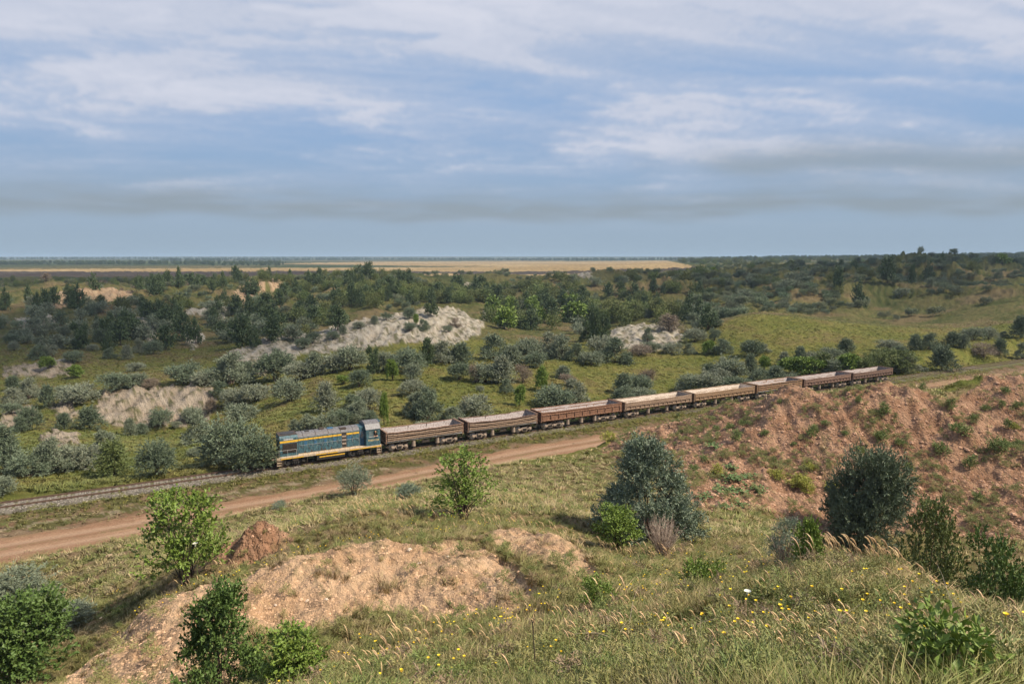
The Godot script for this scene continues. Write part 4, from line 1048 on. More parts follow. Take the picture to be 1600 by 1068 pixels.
const WEEDS_ON_BANK := [[28.59, 63.52, 1.34], [24.63, 64.91, 0.87], [27.49, 68.78, 0.53], [22.68, 69.53, 1.07], [21.66, 70.54, 0.81], [21.93, 65.15, 1.25], [23.83, 69.02, 0.93], [20.06, 67.3, 0.65], [26.03, 104.6, 0.8], [31.98, 60.83, 1.17], [30.32, 64.45, 0.87], [36.22, 65.15, 1.37], [34.16, 66.1, 0.76], [34.75, 62.84, 1.57], [36.34, 62.38, 0.96], [43.36, 66.1, 1.27], [47.79, 67.54, 0.9], [49.22, 67.3, 0.77], [50.54, 68.78, 1.05], [42.05, 62.38, 1.8], [41.15, 59.52, 1.38], [44.3, 60.39, 1.98], [39.45, 61.05, 1.53], [47.6, 63.98, 1.11], [46.77, 61.49, 1.07], [35.55, 59.31, 1.15], [34.65, 54.77, 0.85], [26.62, 62.84, 0.6], [17.68, 61.05, 0.82], [15.93, 57.82, 1.01], [23.98, 60.61, 0.7], [39.43, 55.57, 1.08], [31.42, 62.84, 0.73], [42.75, 70.03, 0.94], [44.83, 64.91, 1], [50.65, 67.06, 1.03]]
const YELLOW_WEEDS := [[24.87, 57, 1.22], [25.09, 56.18, 1.09], [23.31, 58.03, 1.01], [17.52, 56.58, 0.88], [11.67, 80.92, 1.25], [14.08, 73.13, 1.13], [27.55, 56.79, 1.1], [26.76, 59.52, 0.81], [47.9, 63.52, 0.61]]
const LEAFY_WEEDS := [[19.69, 64.91, 0.62], [18.11, 54.97, 0.75], [19.02, 55.77, 0.65], [16.88, 51.88, 0.71], [18.07, 53.21, 0.62], [19.92, 54.77, 0.64], [20.25, 54.18, 0.63], [19.52, 59.09, 0.51], [15.34, 47.75, 0.46], [17.43, 50.04, 0.58], [14.83, 50.04, 0.49], [20.41, 57, 0.55]]
const BIG_FLOWERS := [[3.52, 8.46, 0.08], [3.89, 7.64, 0.07], [4.17, 7.72, 0.05], [4.48, 8.15, 0.06], [4.33, 7.4, 0.07], [4.78, 7.76, 0.06], [2.74, 5.43, 0.05], [5.08, 7.2, 0.06], [4.68, 6.1, 0.07], [5.13, 6.44, 0.08], [4.32, 7.52, 0.05], [4.28, 7.64, 0.05], [3.65, 5.69, 0.05], [6.95, 8.97, 0.06], [27.03, 34.45, 0.21], [2.34, 7.09, 0.06], [2.81, 7.09, 0.06], [2.92, 7.93, 0.05], [3.5, 9.26, 0.06], [3.38, 7.8, 0.05]]
const SMALL_STONES := [[-3.12, 19.87, 0.18], [-2.74, 19.25, 0.15], [-5.51, 17.39, 0.12], [5.61, 17.2, 0.24], [13.15, 30, 0.14], [-10.06, 15.71, 0.09], [-9.58, 15.05, 0.09], [-7.51, 13.6, 0.07], [-4.94, 17.2, 0.14], [-1.91, 19.45, 0.11], [-19.16, 30, 0.15], [-6.27, 17.11, 0.1]]
const BANK_LUMPS := [[29.19, 71, 3.2, 1.2], [36.46, 67.5, 3.5, 1.2], [40.9, 69, 3.2, 1.0], [51.28, 72, 4, 1.2], [24.71, 76, 2.6, 0.8], [31.55, 66, 3, 0.7], [41.61, 64, 3, 0.8], [30.4, 60, 3, 0.6], [45.05, 62, 3.5, 0.8], [25.24, 66, 2.5, 0.6]]
const HILLS := [[92.48, 300, 22, 7], [139.3, 335, 26, 7], [179.8, 350, 28, 8], [203.4, 335, 24, 6], [145.7, 400, 34, 9], [200.8, 430, 38, 10], [255.7, 445, 38, 11], [279.6, 410, 38, 10], [139, 480, 40, 9], [216.9, 540, 50, 12], [314.2, 590, 52, 13], [372.7, 570, 52, 14], [358.7, 480, 45, 11], [213, 300, 26, 6], [28.12, 430, 34, 8], [71.74, 480, 38, 9], [-14.01, 500, 40, 6], [-66.51, 445, 36, 7], [-109.9, 490, 40, 6], [-175.6, 400, 30, 6], [-152.6, 430, 32, 6], [-220.1, 380, 28, 5], [-278.6, 420, 34, 5], [89.68, 400, 30, 8]]

# ------------------------------------------------------------------ the ground
var T := PackedFloat64Array()           # columns: x / depth
var Q := PackedFloat64Array()           # rows: log of depth
var HT := PackedFloat32Array()
var ZONE := PackedByteArray()
var NC := 0
var NR := 0
const T_IN := 0.84
const OUTER := 12
var cols_in := 0
const ZG_W := 520
const ZG_H := 560
const ZG_T := 0.92
const ZG_Q0 := 1.1
const ZG_Q1 := 8.7
var zgrid := PackedByteArray()
var row_start := [log(1.0), log(100.0), log(420.0), log(9400.0)]
var row_step := [0.0056, 0.0085, 0.02]
var row_first := [0, 0, 0]

# thin-plate spline through the surveyed points
var tps_s := PackedFloat64Array()
var tps_q := PackedFloat64Array()
var tps_w := PackedFloat64Array()

func solve_spline():
	var n := GROUND_POINTS.size()
	for p in GROUND_POINTS:
		tps_s.append(1.6 * p[0] / p[2])
		tps_q.append(log(p[2]))
	var m := n + 3
	var rows: Array[PackedFloat64Array] = []
	for i in m:
		var r := PackedFloat64Array()
		r.resize(m + 1)
		if i < n:
			var si := tps_s[i]
			var qi := tps_q[i]
			for j in n:
				var a := si - tps_s[j]
				var b := qi - tps_q[j]
				var r2 := a * a + b * b
				r[j] = 0.5 * r2 * log(r2) if r2 > 1e-12 else 0.0
			r[i] += 0.004
			r[n] = 1.0
			r[n + 1] = si
			r[n + 2] = qi
			r[m] = GROUND_POINTS[i][1]
		else:
			for j in n:
				r[j] = 1.0 if i == n else (tps_s[j] if i == n + 1 else tps_q[j])
		rows.append(r)
	for c in m:
		var best := c
		for i in range(c + 1, m):
			if absf(rows[i][c]) > absf(rows[best][c]):
				best = i
		if best != c:
			var hold := rows[c]
			rows[c] = rows[best]
			rows[best] = hold
		var rc := rows[c]
		var inv := 1.0 / rc[c]
		for i in range(c + 1, m):
			var ri := rows[i]
			var f := ri[c] * inv
			if f != 0.0:
				for j in range(c, m + 1):
					ri[j] -= f * rc[j]
				rows[i] = ri
	tps_w.resize(m)
	for c in range(m - 1, -1, -1):
		var v := rows[c][m]
		for j in range(c + 1, m):
			v -= rows[c][j] * tps_w[j]
		tps_w[c] = v / rows[c][c]

func spline(s: float, q: float) -> float:
	var n := tps_s.size()
	var h := tps_w[n] + tps_w[n + 1] * s + tps_w[n + 2] * q
	for i in n:
		var a := s - tps_s[i]
		var b := q - tps_q[i]
		var r2 := a * a + b * b + 1e-12
		h += tps_w[i] * 0.5 * r2 * log(r2)
	return h

func along(x: float, z: float) -> float:
	return (x - TRACK_FROM.x) * TRACK_DIR.x + (z - TRACK_FROM.y) * TRACK_DIR.y

func across(x: float, z: float) -> float:       # positive beyond the track
	return TRACK_DIR.x * (z - TRACK_FROM.y) - TRACK_DIR.y * (x - TRACK_FROM.x)

func on_track(s: float, d: float) -> Vector2:
	return TRACK_FROM + TRACK_DIR * s + Vector2(-TRACK_DIR.y, TRACK_DIR.x) * d

func road_off(s: float) -> float:
	for i in ROAD_ALONG.size() - 1:
		if s < ROAD_ALONG[i + 1] or i == ROAD_ALONG.size() - 2:
			var t := clampf((s - ROAD_ALONG[i]) / (ROAD_ALONG[i + 1] - ROAD_ALONG[i]), 0.0, 1.0)
			return lerpf(ROAD_OFF[i], ROAD_OFF[i + 1], t)
	return 8.0

func cubic(a: float, b: float, c: float, d: float, t: float) -> float:
	return b + 0.5 * t * (c - a + t * (2.0 * a - 5.0 * b + 4.0 * c - d + t * (3.0 * (b - c) + d - a)))

func zone_at(t: float, q: float) -> int:
	var i := int((t + ZG_T) / (2.0 * ZG_T) * ZG_W)
	var j := int((q - ZG_Q0) / (ZG_Q1 - ZG_Q0) * ZG_H)
	if i < 0 or j < 0 or i >= ZG_W or j >= ZG_H:
		return 0
	return zgrid[j * ZG_W + i]

func make_zone_grid():
	zgrid.resize(ZG_W * ZG_H)
	for z in SOIL_PATCHES:
		var pts := PackedVector2Array()
		var flat: Array = z[1]
		for i in range(0, flat.size(), 2):
			pts.append(Vector2((flat[i] / flat[i + 1] + ZG_T) / (2.0 * ZG_T) * ZG_W, (log(flat[i + 1]) - ZG_Q0) / (ZG_Q1 - ZG_Q0) * ZG_H))
		var lo := pts[0]
		var hi := pts[0]
		for p in pts:
			lo = lo.min(p)
			hi = hi.max(p)
		for j in range(maxi(0, int(lo.y)), mini(ZG_H, int(hi.y) + 2)):
			for i in range(maxi(0, int(lo.x)), mini(ZG_W, int(hi.x) + 2)):
				if Geometry2D.is_point_in_polygon(Vector2(i + 0.5, j + 0.5), pts):
					zgrid[j * ZG_W + i] = z[0]

func mixc(a: Color, b: Color, t: float) -> Color:
	return a.lerp(b, clampf(t, 0.0, 1.0))

func build_ground():
	solve_spline()
	make_zone_grid()
	# columns
	cols_in = 640
	for i in OUTER:
		T.append(-T_IN - (OUTER - i) * 0.07)
	for i in cols_in + 1:
		T.append(-T_IN + 2.0 * T_IN * i / cols_in)
	for i in OUTER:
		T.append(T_IN + (i + 1) * 0.07)
	NC = T.size()
	for k in 3:
		row_first[k] = Q.size()
		var n := int((row_start[k + 1] - row_start[k]) / row_step[k])
		row_step[k] = (row_start[k + 1] - row_start[k]) / n
		for i in n:
			Q.append(row_start[k] + i * row_step[k])
	Q.append(row_start[3])
	NR = Q.size()
	# coarse spline grid
	var gw := 132
	var gh := 200
	var t0 := -1.12
	var dt := 2.24 / (gw - 1)
	var q0 := 0.0
	var dq := (9.2 - q0) / (gh - 1)
	var grid := PackedFloat64Array()
	grid.resize(gw * gh)
	for j in gh:
		for i in gw:
			grid[j * gw + i] = spline(1.6 * (t0 + i * dt), q0 + j * dq)
	var heap := Vector2(AT_RED_HEAP[0], AT_RED_HEAP[1])
	HT.resize(NC * NR)
	ZONE.resize(NC * NR)
	var verts := PackedVector3Array()
	verts.resize(NC * NR)
	var cols := PackedColorArray()
	cols.resize(NC * NR)
	var line := PackedFloat64Array()
	line.resize(gw)
	for r in NR:
		var q := Q[r]
		var z := exp(q)
		var fj := clampf((q - q0) / dq, 1.0, gh - 2.01)
		var j := int(fj)
		var tj := fj - j
		for i in gw:
			line[i] = cubic(grid[(j - 1) * gw + i], grid[j * gw + i], grid[(j + 1) * gw + i], grid[mini(j + 2, gh - 1) * gw + i], tj)
		var rough_near := 1.0 - smoothstep(30.0, 110.0, z)
		for c in NC:
			var t := T[c]
			var x := t * z
			var fi := clampf((t - t0) / dt, 1.0, gw - 2.01)
			var i := int(fi)
			var h := cubic(line[i - 1], line[i], line[i + 1], line[mini(i + 2, gw - 1)], fi - i)
			var k := r * NC + c
			# levelled strip
			var d := across(x, z)
			var s := along(x, z)
			var flat := 0.0
			var ro := 9.0
			if d > -24.0 and d < 9.0:
				ro = road_off(s)
				flat = smoothstep(-ro - 7.0, -ro - 3.0, d) * (1.0 - smoothstep(3.5, 9.0, d))
				h = lerpf(h, LEVEL, flat)
			# what lies there
			var n1 := n_mid.get_noise_2d(x * 0.35, z * 0.35)
			var n2 := n_mid.get_noise_2d(x * 0.35 + 91.0, z * 0.35)
			var far_n := n_big.get_noise_2d(x * 0.045, z * 0.045)
			var fr := clampf(30.0 / z, 0.012, 1.0)
			var zone := zone_at(t + n1 * 0.013 * maxf(fr, 0.3), q + n2 * 0.022 * maxf(fr, 0.3)) if flat < 0.6 else 0
			if zone == 0 and z < 60.0:
				var hd := Vector2(x, z).distance_to(heap) + n1 * 0.35
				var hd2 := Vector2(x, z).distance_to(heap + Vector2(-1.5, 0.4)) + n2 * 0.3
				var pile := maxf(smoothstep(2.3, 0.0, hd) * 1.15 + maxf(0.0, 1.0 - hd * 0.8) * 0.55, smoothstep(1.5, 0.0, hd2) * 0.85)
				h += pile
				if pile > 0.14:
					zone = 2
			# relief
			var fine := n_fine.get_noise_2d(x * 2.6, z * 2.6)
			var rough := 1.0 - flat * 0.92
			if z > 120.0:
				h += far_n * clampf((z - 120.0) / 200.0, 0.0, 1.0) * 1.6 * rough
				if z > 240.0:
					var hum := n_ridge.get_noise_2d(x * 0.0125, z * 0.0105)
					h += (hum - 0.2) * 9.0 * smoothstep(0.05, 0.35, t + n1 * 0.05) * smoothstep(270.0, 420.0, z) * (1.0 - smoothstep(800.0, 1500.0, z))
					h += (hum - 0.1) * 4.0 * smoothstep(0.1, -0.2, t) * smoothstep(250.0, 380.0, z) * (1.0 - smoothstep(500.0, 700.0, z))
				if z < 900.0:
					for hl in HILLS:
						var e: float = Vector2(x - hl[0], (z - hl[1]) * 0.8).length_squared() / (hl[2] * hl[2])
						if e < 5.0:
							h += exp(-e * 1.2) * hl[3] * (1.0 + n1 * 0.12)
			if z > 50.0 and z < 95.0 and t > 0.2:
				for hl in BANK_LUMPS:
					var e: float = Vector2(x - hl[0], z - hl[1]).length_squared() / (hl[2] * hl[2])
					if e < 6.0:
						h += exp(-e) * hl[3] * (1.0 + n1 * 0.5) * (1.0 - flat)
			var clod := 0.0
			if zone == 1 or zone == 2:
				if z < 130.0:
					clod = n_clod.get_noise_2d(x * 1.35, z * 1.35) + 0.55 * n_clod.get_noise_2d(x * 3.7 + 9.0, z * 3.7)
					var soft := n_ridge.get_noise_2d(x * 0.34 + 5.0, z * 0.13)
					h += clod * (0.19 if zone == 1 else 0.26) + fine * 0.06 + soft * (0.14 if zone == 1 else 0.36) + n1 * 0.20
			elif zone == 3 or zone == 7:
				var gul := n_ridge.get_noise_2d(x * 0.11, z * 0.035)
				h += gul * 0.9 + n1 * 0.55 + n_ridge.get_noise_2d(x * 0.30, z * 0.07) * 0.35
			else:
				h += (n1 * 0.14 * rough_near + fine * 0.05 * rough_near + n1 * 0.35 * (1.0 - rough_near)) * rough
			HT[k] = h
			ZONE[k] = zone
			verts[k] = Vector3(x, h, -z)
			# colour of the ground cover
			var col: Color
			var dry := clampf(0.55 + n2 * 0.8 + far_n * 0.7, 0.0, 1.0)
			match zone:
				1:
					col = mixc(Color(0.52, 0.335, 0.21), Color(0.66, 0.46, 0.31), 0.5 + n2 * 1.3 + fine * 0.6)
					col = mixc(col, Color(0.25, 0.22, 0.10), smoothstep(0.28, 0.6, n1 + fine * 0.4) * 0.5)
				2:
					col = mixc(Color(0.34, 0.192, 0.122), Color(0.49, 0.305, 0.21), 0.5 + n2 * 1.2 + fine * 0.7)
					col = mixc(col, Color(0.15, 0.15, 0.06), smoothstep(0.18, 0.5, n1 * 0.8 + fine * 0.25 - far_n * 0.2) * 0.55)
				3:
					var g2 := n_ridge.get_noise_2d(x * 0.11, z * 0.035)
					col = mixc(Color(0.33, 0.275, 0.215), Color(0.58, 0.535, 0.465), 0.5 + n2 * 0.8 + fine * 0.4 + g2 * 0.3)
					if t < -0.25 and z < 180.0:
						col = mixc(col, Color(0.30, 0.225, 0.17), 0.55)
					col = mixc(col, Color(0.12, 0.12, 0.05), smoothstep(0.02, 0.30, n1 * 0.8 - g2 * 0.22 + fine * 0.35) * 0.85)
				5:
					col = mixc(Color(0.40, 0.285, 0.14), Color(0.50, 0.37, 0.20), 0.5 + n_big.get_noise_2d(x * 0.004, z * 0.0015) * 1.2)
				6:
					col = mixc(Color(0.075, 0.058, 0.05), Color(0.105, 0.085, 0.07), 0.5 + n_big.get_noise_2d(x * 0.004, z * 0.0015))
				7:
					col = mixc(Color(0.40, 0.265, 0.17), Color(0.50, 0.38, 0.26), 0.5 + n2)
				8:
					col = Color(0.14, 0.17, 0.06)
				_:
					if z < 72.0 and d < -4.0:
						# rough summer grass over clay
						col = mixc(Color(0.18, 0.175, 0.06), Color(0.34, 0.265, 0.14), dry * 0.95)
						col = mixc(col, Color(0.42, 0.28, 0.18), smoothstep(0.05, 0.4, n1 + fine * 0.35) * 0.7)
					elif z < 215.0:
						col = mixc(Color(0.170, 0.190, 0.046), Color(0.27, 0.25, 0.078), dry)
						col = mixc(col, Color(0.24, 0.19, 0.085), smoothstep(0.16, 0.45, far_n * 0.8 + n1 * 0.35) * 0.75)
						if t < -0.28:
							col = mixc(col, Color(0.20, 0.15, 0.085), smoothstep(-0.1, 0.3, n1 + far_n * 0.5) * 0.6 * smoothstep(105.0, 125.0, z))
					elif z < 420.0:
						col = mixc(Color(0.105, 0.128, 0.042), Color(0.20, 0.18, 0.075), dry)
						col = mixc(col, Color(0.28, 0.205, 0.12), smoothstep(0.04, 0.4, n_big.get_noise_2d(x * 0.03, z * 0.03 + 40.0)) * 0.7)
					else:
						col = mixc(Color(0.09, 0.11, 0.04), Color(0.20, 0.18, 0.075), 0.5 + n_big.get_noise_2d(x * 0.012, z * 0.008) * 1.2)
						if z > 1200.0:
							col = mixc(Color(0.09, 0.12, 0.045), Color(0.22, 0.19, 0.085), 0.35 + n_big.get_noise_2d(x * 0.0012, z * 0.0006) * 1.6)
					if flat > 0.0:
						# trodden, weedy strip between the track and the road
						var bare := smoothstep(-0.10, 0.32, n1 * 0.9 + fine * 0.35 + smoothstep(5.0, 2.0, absf(d + ro)) * 0.7 - smoothstep(-3.4, -1.0, d) * 0.6)
						if d > 1.5:
							bare = 0.0
						var soil := mixc(Color(0.33, 0.20, 0.125), Color(0.36, 0.27, 0.18), 0.5 + n2)
						col = mixc(col, mixc(Color(0.165, 0.155, 0.06), soil, bare), flat * smoothstep(2.0, 0.5, d))
						var lime_line := absf(d + ro * 0.55 + n1 * 0.6)
						if s < 38.0 and lime_line < 0.5 and n1 + fine * 0.5 > -0.12:
							col = mixc(col, Color(0.52, 0.43, 0.30), 0.7 * flat)
			col = mixc(col, col.darkened(0.35), 0.5 + fine * 0.9)
			cols[k] = col
	# normals
	var norms := PackedVector3Array()
	norms.resize(NC * NR)
	for r in NR:
		var ra := maxi(r - 1, 0)
		var rb := mini(r + 1, NR - 1)
		for c in NC:
			var du := verts[r * NC + mini(c + 1, NC - 1)] - verts[r * NC + maxi(c - 1, 0)]
			var dv := verts[rb * NC + c] - verts[ra * NC + c]
			norms[r * NC + c] = du.cross(dv).normalized()
	# one sheet for each kind of ground
	var kinds := [["ground", "grass", "rough summer grass meadow covering the valley floor and slopes"], ["sandy_mound", "soil", "pale sandy spoil mounds in the foreground"], ["clay_bank", "clay", "long reddish clay spoil bank on the right and a small heap"], ["chalk_cliff", "chalk", "pale chalk cliffs and white ridge in the valley"], ["wheat_field", "field", "ripe golden grain field near the horizon"], ["ploughed_field", "field", "dark ploughed strip of field near the horizon"]]
	var to_kind := [0, 1, 2, 3, 0, 4, 5, 3, 0]
	for kind in kinds.size():
		var remap := PackedInt32Array()
		remap.resize(NC * NR)
		remap.fill(-1)
		var v := PackedVector3Array()
		var n := PackedVector3Array()
		var cc := PackedColorArray()
		var idx := PackedInt32Array()
		for r in NR - 1:
			var row := r * NC
			for c in NC - 1:
				var a := row + c
				if to_kind[ZONE[a]] != kind:
					continue
				for p in [a, a + NC, a + 1, a + 1, a + NC, a + NC + 1]:
					var m := remap[p]
					if m < 0:
						m = v.size()
						remap[p] = m
						v.append(verts[p])
						n.append(norms[p])
						cc.append(cols[p])
					idx.append(m)
		if kind == 0:
			# the hilltop behind the camera
			var b := v.size()
			for p in [Vector3(-60, 21.5, 60), Vector3(60, 21.5, 60), Vector3(60, 21.5, -1.05), Vector3(-60, 21.5, -1.05), Vector3(-1.68, 22.5, -1.02), Vector3(1.68, 22.5, -1.02)]:
				v.append(p)
				n.append(Vector3.UP)
				cc.append(Color(0.2, 0.18, 0.08))
			idx.append_array(PackedInt32Array([b, b + 4, b + 1, b + 1, b + 4, b + 5, b + 1, b + 5, b + 2, b, b + 3, b + 4]))
		var arr := []
		arr.resize(Mesh.ARRAY_MAX)
		arr[Mesh.ARRAY_VERTEX] = v
		arr[Mesh.ARRAY_NORMAL] = n
		arr[Mesh.ARRAY_COLOR] = cc
		arr[Mesh.ARRAY_INDEX] = idx
		var mesh := ArrayMesh.new()
		mesh.add_surface_from_arrays(Mesh.PRIMITIVE_TRIANGLES, arr)
		var o := part(kinds[kind][0], mesh, M[kinds[kind][1]], self)
		o.set_meta("kind", "structure")
		o.set_meta("label", kinds[kind][2])

func ground(x: float, z: float) -> float:
	z = maxf(z, 1.02)
	var t := x / z
	var q := log(z)
	var fc: float
	if t < -T_IN:
		fc = maxf(0.0, OUTER + (t + T_IN) / 0.07)
	elif t > T_IN:
		fc = minf(NC - 1.01, OUTER + cols_in + (t - T_IN) / 0.07)
	else:
		fc = OUTER + (t + T_IN) / (2.0 * T_IN) * cols_in
	var k := 2 if q >= row_start[2] else (1 if q >= row_start[1] else 0)
	var f: float = row_first[k] + (q - row_start[k]) / row_step[k]
	f = clampf(f, 0.0, NR - 1.01)
	var r := int(f)
	var c := int(fc)
	var a := r * NC + c
	return lerpf(lerpf(HT[a], HT[a + 1], fc - c), lerpf(HT[a + NC], HT[a + NC + 1], fc - c), f - r)

func zone_of(x: float, z: float) -> int:
	var t := x / z
	if absf(t) > T_IN:
		return 0
	var q := log(z)
	var k := 2 if q >= row_start[2] else (1 if q >= row_start[1] else 0)
	var r := clampi(int(row_first[k] + (q - row_start[k]) / row_step[k]), 0, NR - 1)
	return ZONE[r * NC + OUTER + int((t + T_IN) / (2.0 * T_IN) * cols_in)]

func spot(x: float, z: float, sink := 0.0) -> Vector3:
	return Vector3(x, ground(x, z) - sink, -z)

# ------------------------------------------------------------------ mesh helpers
func st_new() -> SurfaceTool:
	var st := SurfaceTool.new()
	st.begin(Mesh.PRIMITIVE_TRIANGLES)
	st.set_smooth_group(-1)
	return st

func done(st: SurfaceTool) -> ArrayMesh:
	st.generate_normals()
	return st.commit()

func quad(st: SurfaceTool, a: Vector3, b: Vector3, c: Vector3, d: Vector3):
	for p in [a, b, c, a, c, d]:
		st.add_vertex(p)

# a box between two corners with its edges cut off by bevel
func add_box(st: SurfaceTool, lo: Vector3, hi: Vector3, bevel := 0.0):
	if bevel <= 0.0:
		var p := []
		for i in 8:
			p.append(Vector3(hi.x if i & 1 else lo.x, hi.y if i & 2 else lo.y, hi.z if i & 4 else lo.z))
		quad(st, p[4], p[6], p[7], p[5])
		quad(st, p[1], p[3], p[2], p[0])
		quad(st, p[5], p[7], p[3], p[1])
		quad(st, p[0], p[2], p[6], p[4])
		quad(st, p[6], p[2], p[3], p[7])
		quad(st, p[0], p[4], p[5], p[1])
		return
	# octagonal section along the longest side
	var s := hi - lo
	if s.x >= s.y and s.x >= s.z:
		add_prism(st, [Vector2(lo.y + bevel, lo.z), Vector2(lo.y, lo.z + bevel), Vector2(lo.y, hi.z - bevel), Vector2(lo.y + bevel, hi.z), Vector2(hi.y - bevel, hi.z), Vector2(hi.y, hi.z - bevel), Vector2(hi.y, lo.z + bevel), Vector2(hi.y - bevel, lo.z)], lo.x, hi.x, 0)
	elif s.y >= s.z:
		add_prism(st, [Vector2(lo.z + bevel, lo.x), Vector2(lo.z, lo.x + bevel), Vector2(lo.z, hi.x - bevel), Vector2(lo.z + bevel, hi.x), Vector2(hi.z - bevel, hi.x), Vector2(hi.z, hi.x - bevel), Vector2(hi.z, lo.x + bevel), Vector2(hi.z - bevel, lo.x)], lo.y, hi.y, 1)
	else:
		add_prism(st, [Vector2(lo.x + bevel, lo.y), Vector2(lo.x, lo.y + bevel), Vector2(lo.x, hi.y - bevel), Vector2(lo.x + bevel, hi.y), Vector2(hi.x - bevel, hi.y), Vector2(hi.x, hi.y - bevel), Vector2(hi.x, lo.y + bevel), Vector2(hi.x - bevel, lo.y)], lo.z, hi.z, 2)

# extrudes a polygon along an axis: 0 = x with points (y, z), 1 = y with (z, x), 2 = z with (x, y)
func add_prism(st: SurfaceTool, poly: Array, from: float, to: float, axis: int):
	var pts := PackedVector2Array(poly)
	if not Geometry2D.is_polygon_clockwise(pts):
		pts.reverse()
	var n := pts.size()
	for i in n:
		var a := pts[i]
		var b := pts[(i + 1) % n]
		quad(st, lift(a, from, axis), lift(a, to, axis), lift(b, to, axis), lift(b, from, axis))
	var tri := Geometry2D.triangulate_polygon(pts)
	for i in range(0, tri.size(), 3):
		var a := pts[tri[i]]
		var b := pts[tri[i + 1]]
		var c := pts[tri[i + 2]]
		var cw := (b - a).cross(c - a) < 0.0
		for p in ([a, b, c] if cw else [a, c, b]):
			st.add_vertex(lift(p, to, axis))
		for p in ([a, c, b] if cw else [a, b, c]):
			st.add_vertex(lift(p, from, axis))

func lift(p: Vector2, v: float, axis: int) -> Vector3:
	if axis == 0:
		return Vector3(v, p.x, p.y)
	if axis == 1:
		return Vector3(p.y, v, p.x)
	return Vector3(p.x, p.y, v)

# a tapered round bar
func add_bar(st: SurfaceTool, a: Vector3, b: Vector3, ra: float, rb: float, n := 8, caps := true):
	var dir := (b - a).normalized()
	var u := dir.cross(Vector3.UP if absf(dir.y) < 0.9 else Vector3.RIGHT).normalized()
	var v := dir.cross(u)
	for i in n:
		var a0 := TAU * i / n
		var a1 := TAU * (i + 1) / n
		var e0 := u * cos(a0) + v * sin(a0)
		var e1 := u * cos(a1) + v * sin(a1)
		quad(st, a + e0 * ra, a + e1 * ra, b + e1 * rb, b + e0 * rb)
		if caps:
			for p in [a, a + e1 * ra, a + e0 * ra, b, b + e0 * rb, b + e1 * rb]:
				st.add_vertex(p)

func box_mesh(lo: Vector3, hi: Vector3, bevel := 0.0) -> ArrayMesh:
	var st := st_new()
	add_box(st, lo, hi, bevel)
	return done(st)

func bar_mesh(a: Vector3, b: Vector3, ra: float, rb: float, n := 8) -> ArrayMesh:
	var st := st_new()
	add_bar(st, a, b, ra, rb, n)
	return done(st)

func prism_mesh(poly: Array, from: float, to: float, axis: int) -> ArrayMesh:
	var st := st_new()
	add_prism(st, poly, from, to, axis)
	return done(st)

# ------------------------------------------------------------------ road and track
func build_road():
	var v := PackedVector3Array()
	var n := PackedVector3Array()
	var cc := PackedColorArray()
	var idx := PackedInt32Array()
	var nx := 23
	var ns := 1180
	for j in ns:
		var s := -70.0 + j * 0.33
		var ro := -road_off(s) + n_big.get_noise_2d(s * 0.02, 3.0) * 0.5
		var half := lerpf(3.7, 1.75, smoothstep(50.0, 120.0, s))
		var edge_l := half - 0.5 + n_mid.get_noise_2d(s * 0.25, 8.0) * 0.9
		var edge_r := half - 0.5 + n_mid.get_noise_2d(s * 0.25, 28.0) * 0.9
		for i in nx:
			var u := -half + 2.0 * half * i / (nx - 1)
			var p := on_track(s, ro + u)
			var f := n_fine.get_noise_2d(p.x * 1.4, p.y * 1.4)
			var m := n_mid.get_noise_2d(s * 0.10, u * 1.6)
			var rut := exp(-pow((absf(u) - 0.31 * half) / (0.12 * half), 2.0))
			var y := LEVEL + 0.085 - rut * 0.075 + f * 0.02 + m * 0.02
			var out := maxf(u - edge_r, -u - edge_l)
			y -= smoothstep(-0.3, 0.35, out) * 0.22
			v.append(Vector3(p.x, y, -p.y))
			var col := mixc(Color(0.33, 0.19, 0.12), Color(0.45, 0.285, 0.19), 0.45 + m * 0.8 + f * 0.5)
			col = mixc(col, Color(0.50, 0.345, 0.245), rut * 0.85)
			var weed := smoothstep(0.4, 0.0, absf(u - 0.05) - 0.1) * 0.7 + smoothstep(-1.3, 0.2, out) * 0.8
			col = mixc(col, Color(0.21, 0.17, 0.08), weed * smoothstep(-0.35, 0.3, m + f * 0.6))
			cc.append(col)
			n.append(Vector3.UP)
			if i > 0 and j > 0:
				var a := j * nx + i
				idx.append_array(PackedInt32Array([a - nx - 1, a - nx, a - 1, a - 1, a - nx, a]))
	for j in ns:
		for i in nx:
			var a := v[j * nx + mini(i + 1, nx - 1)] - v[j * nx + maxi(i - 1, 0)]
			var b := v[mini(j + 1, ns - 1) * nx + i] - v[maxi(j - 1, 0) * nx + i]
			var w := b.cross(a).normalized()
			n[j * nx + i] = w if w.y > 0.0 else -w
	var arr := []
	arr.resize(Mesh.ARRAY_MAX)
	arr[Mesh.ARRAY_VERTEX] = v
	arr[Mesh.ARRAY_NORMAL] = n
	arr[Mesh.ARRAY_COLOR] = cc
	arr[Mesh.ARRAY_INDEX] = idx
	var mesh := ArrayMesh.new()
	mesh.add_surface_from_arrays(Mesh.PRIMITIVE_TRIANGLES, arr)
	var o := part("dirt_road", mesh, M.soil, self)
	tag(o, "reddish dirt road with two wheel ruts running beside the railway", "", "", "structure")

func track_frame(s: float, y := 0.0) -> Transform3D:
	var p := on_track(s, 0.0)
	return Transform3D(Basis(Vector3.UP, track_turn()), Vector3(p.x, y, -p.y))

func track_turn() -> float:
	return atan2(TRACK_DIR.y, TRACK_DIR.x)

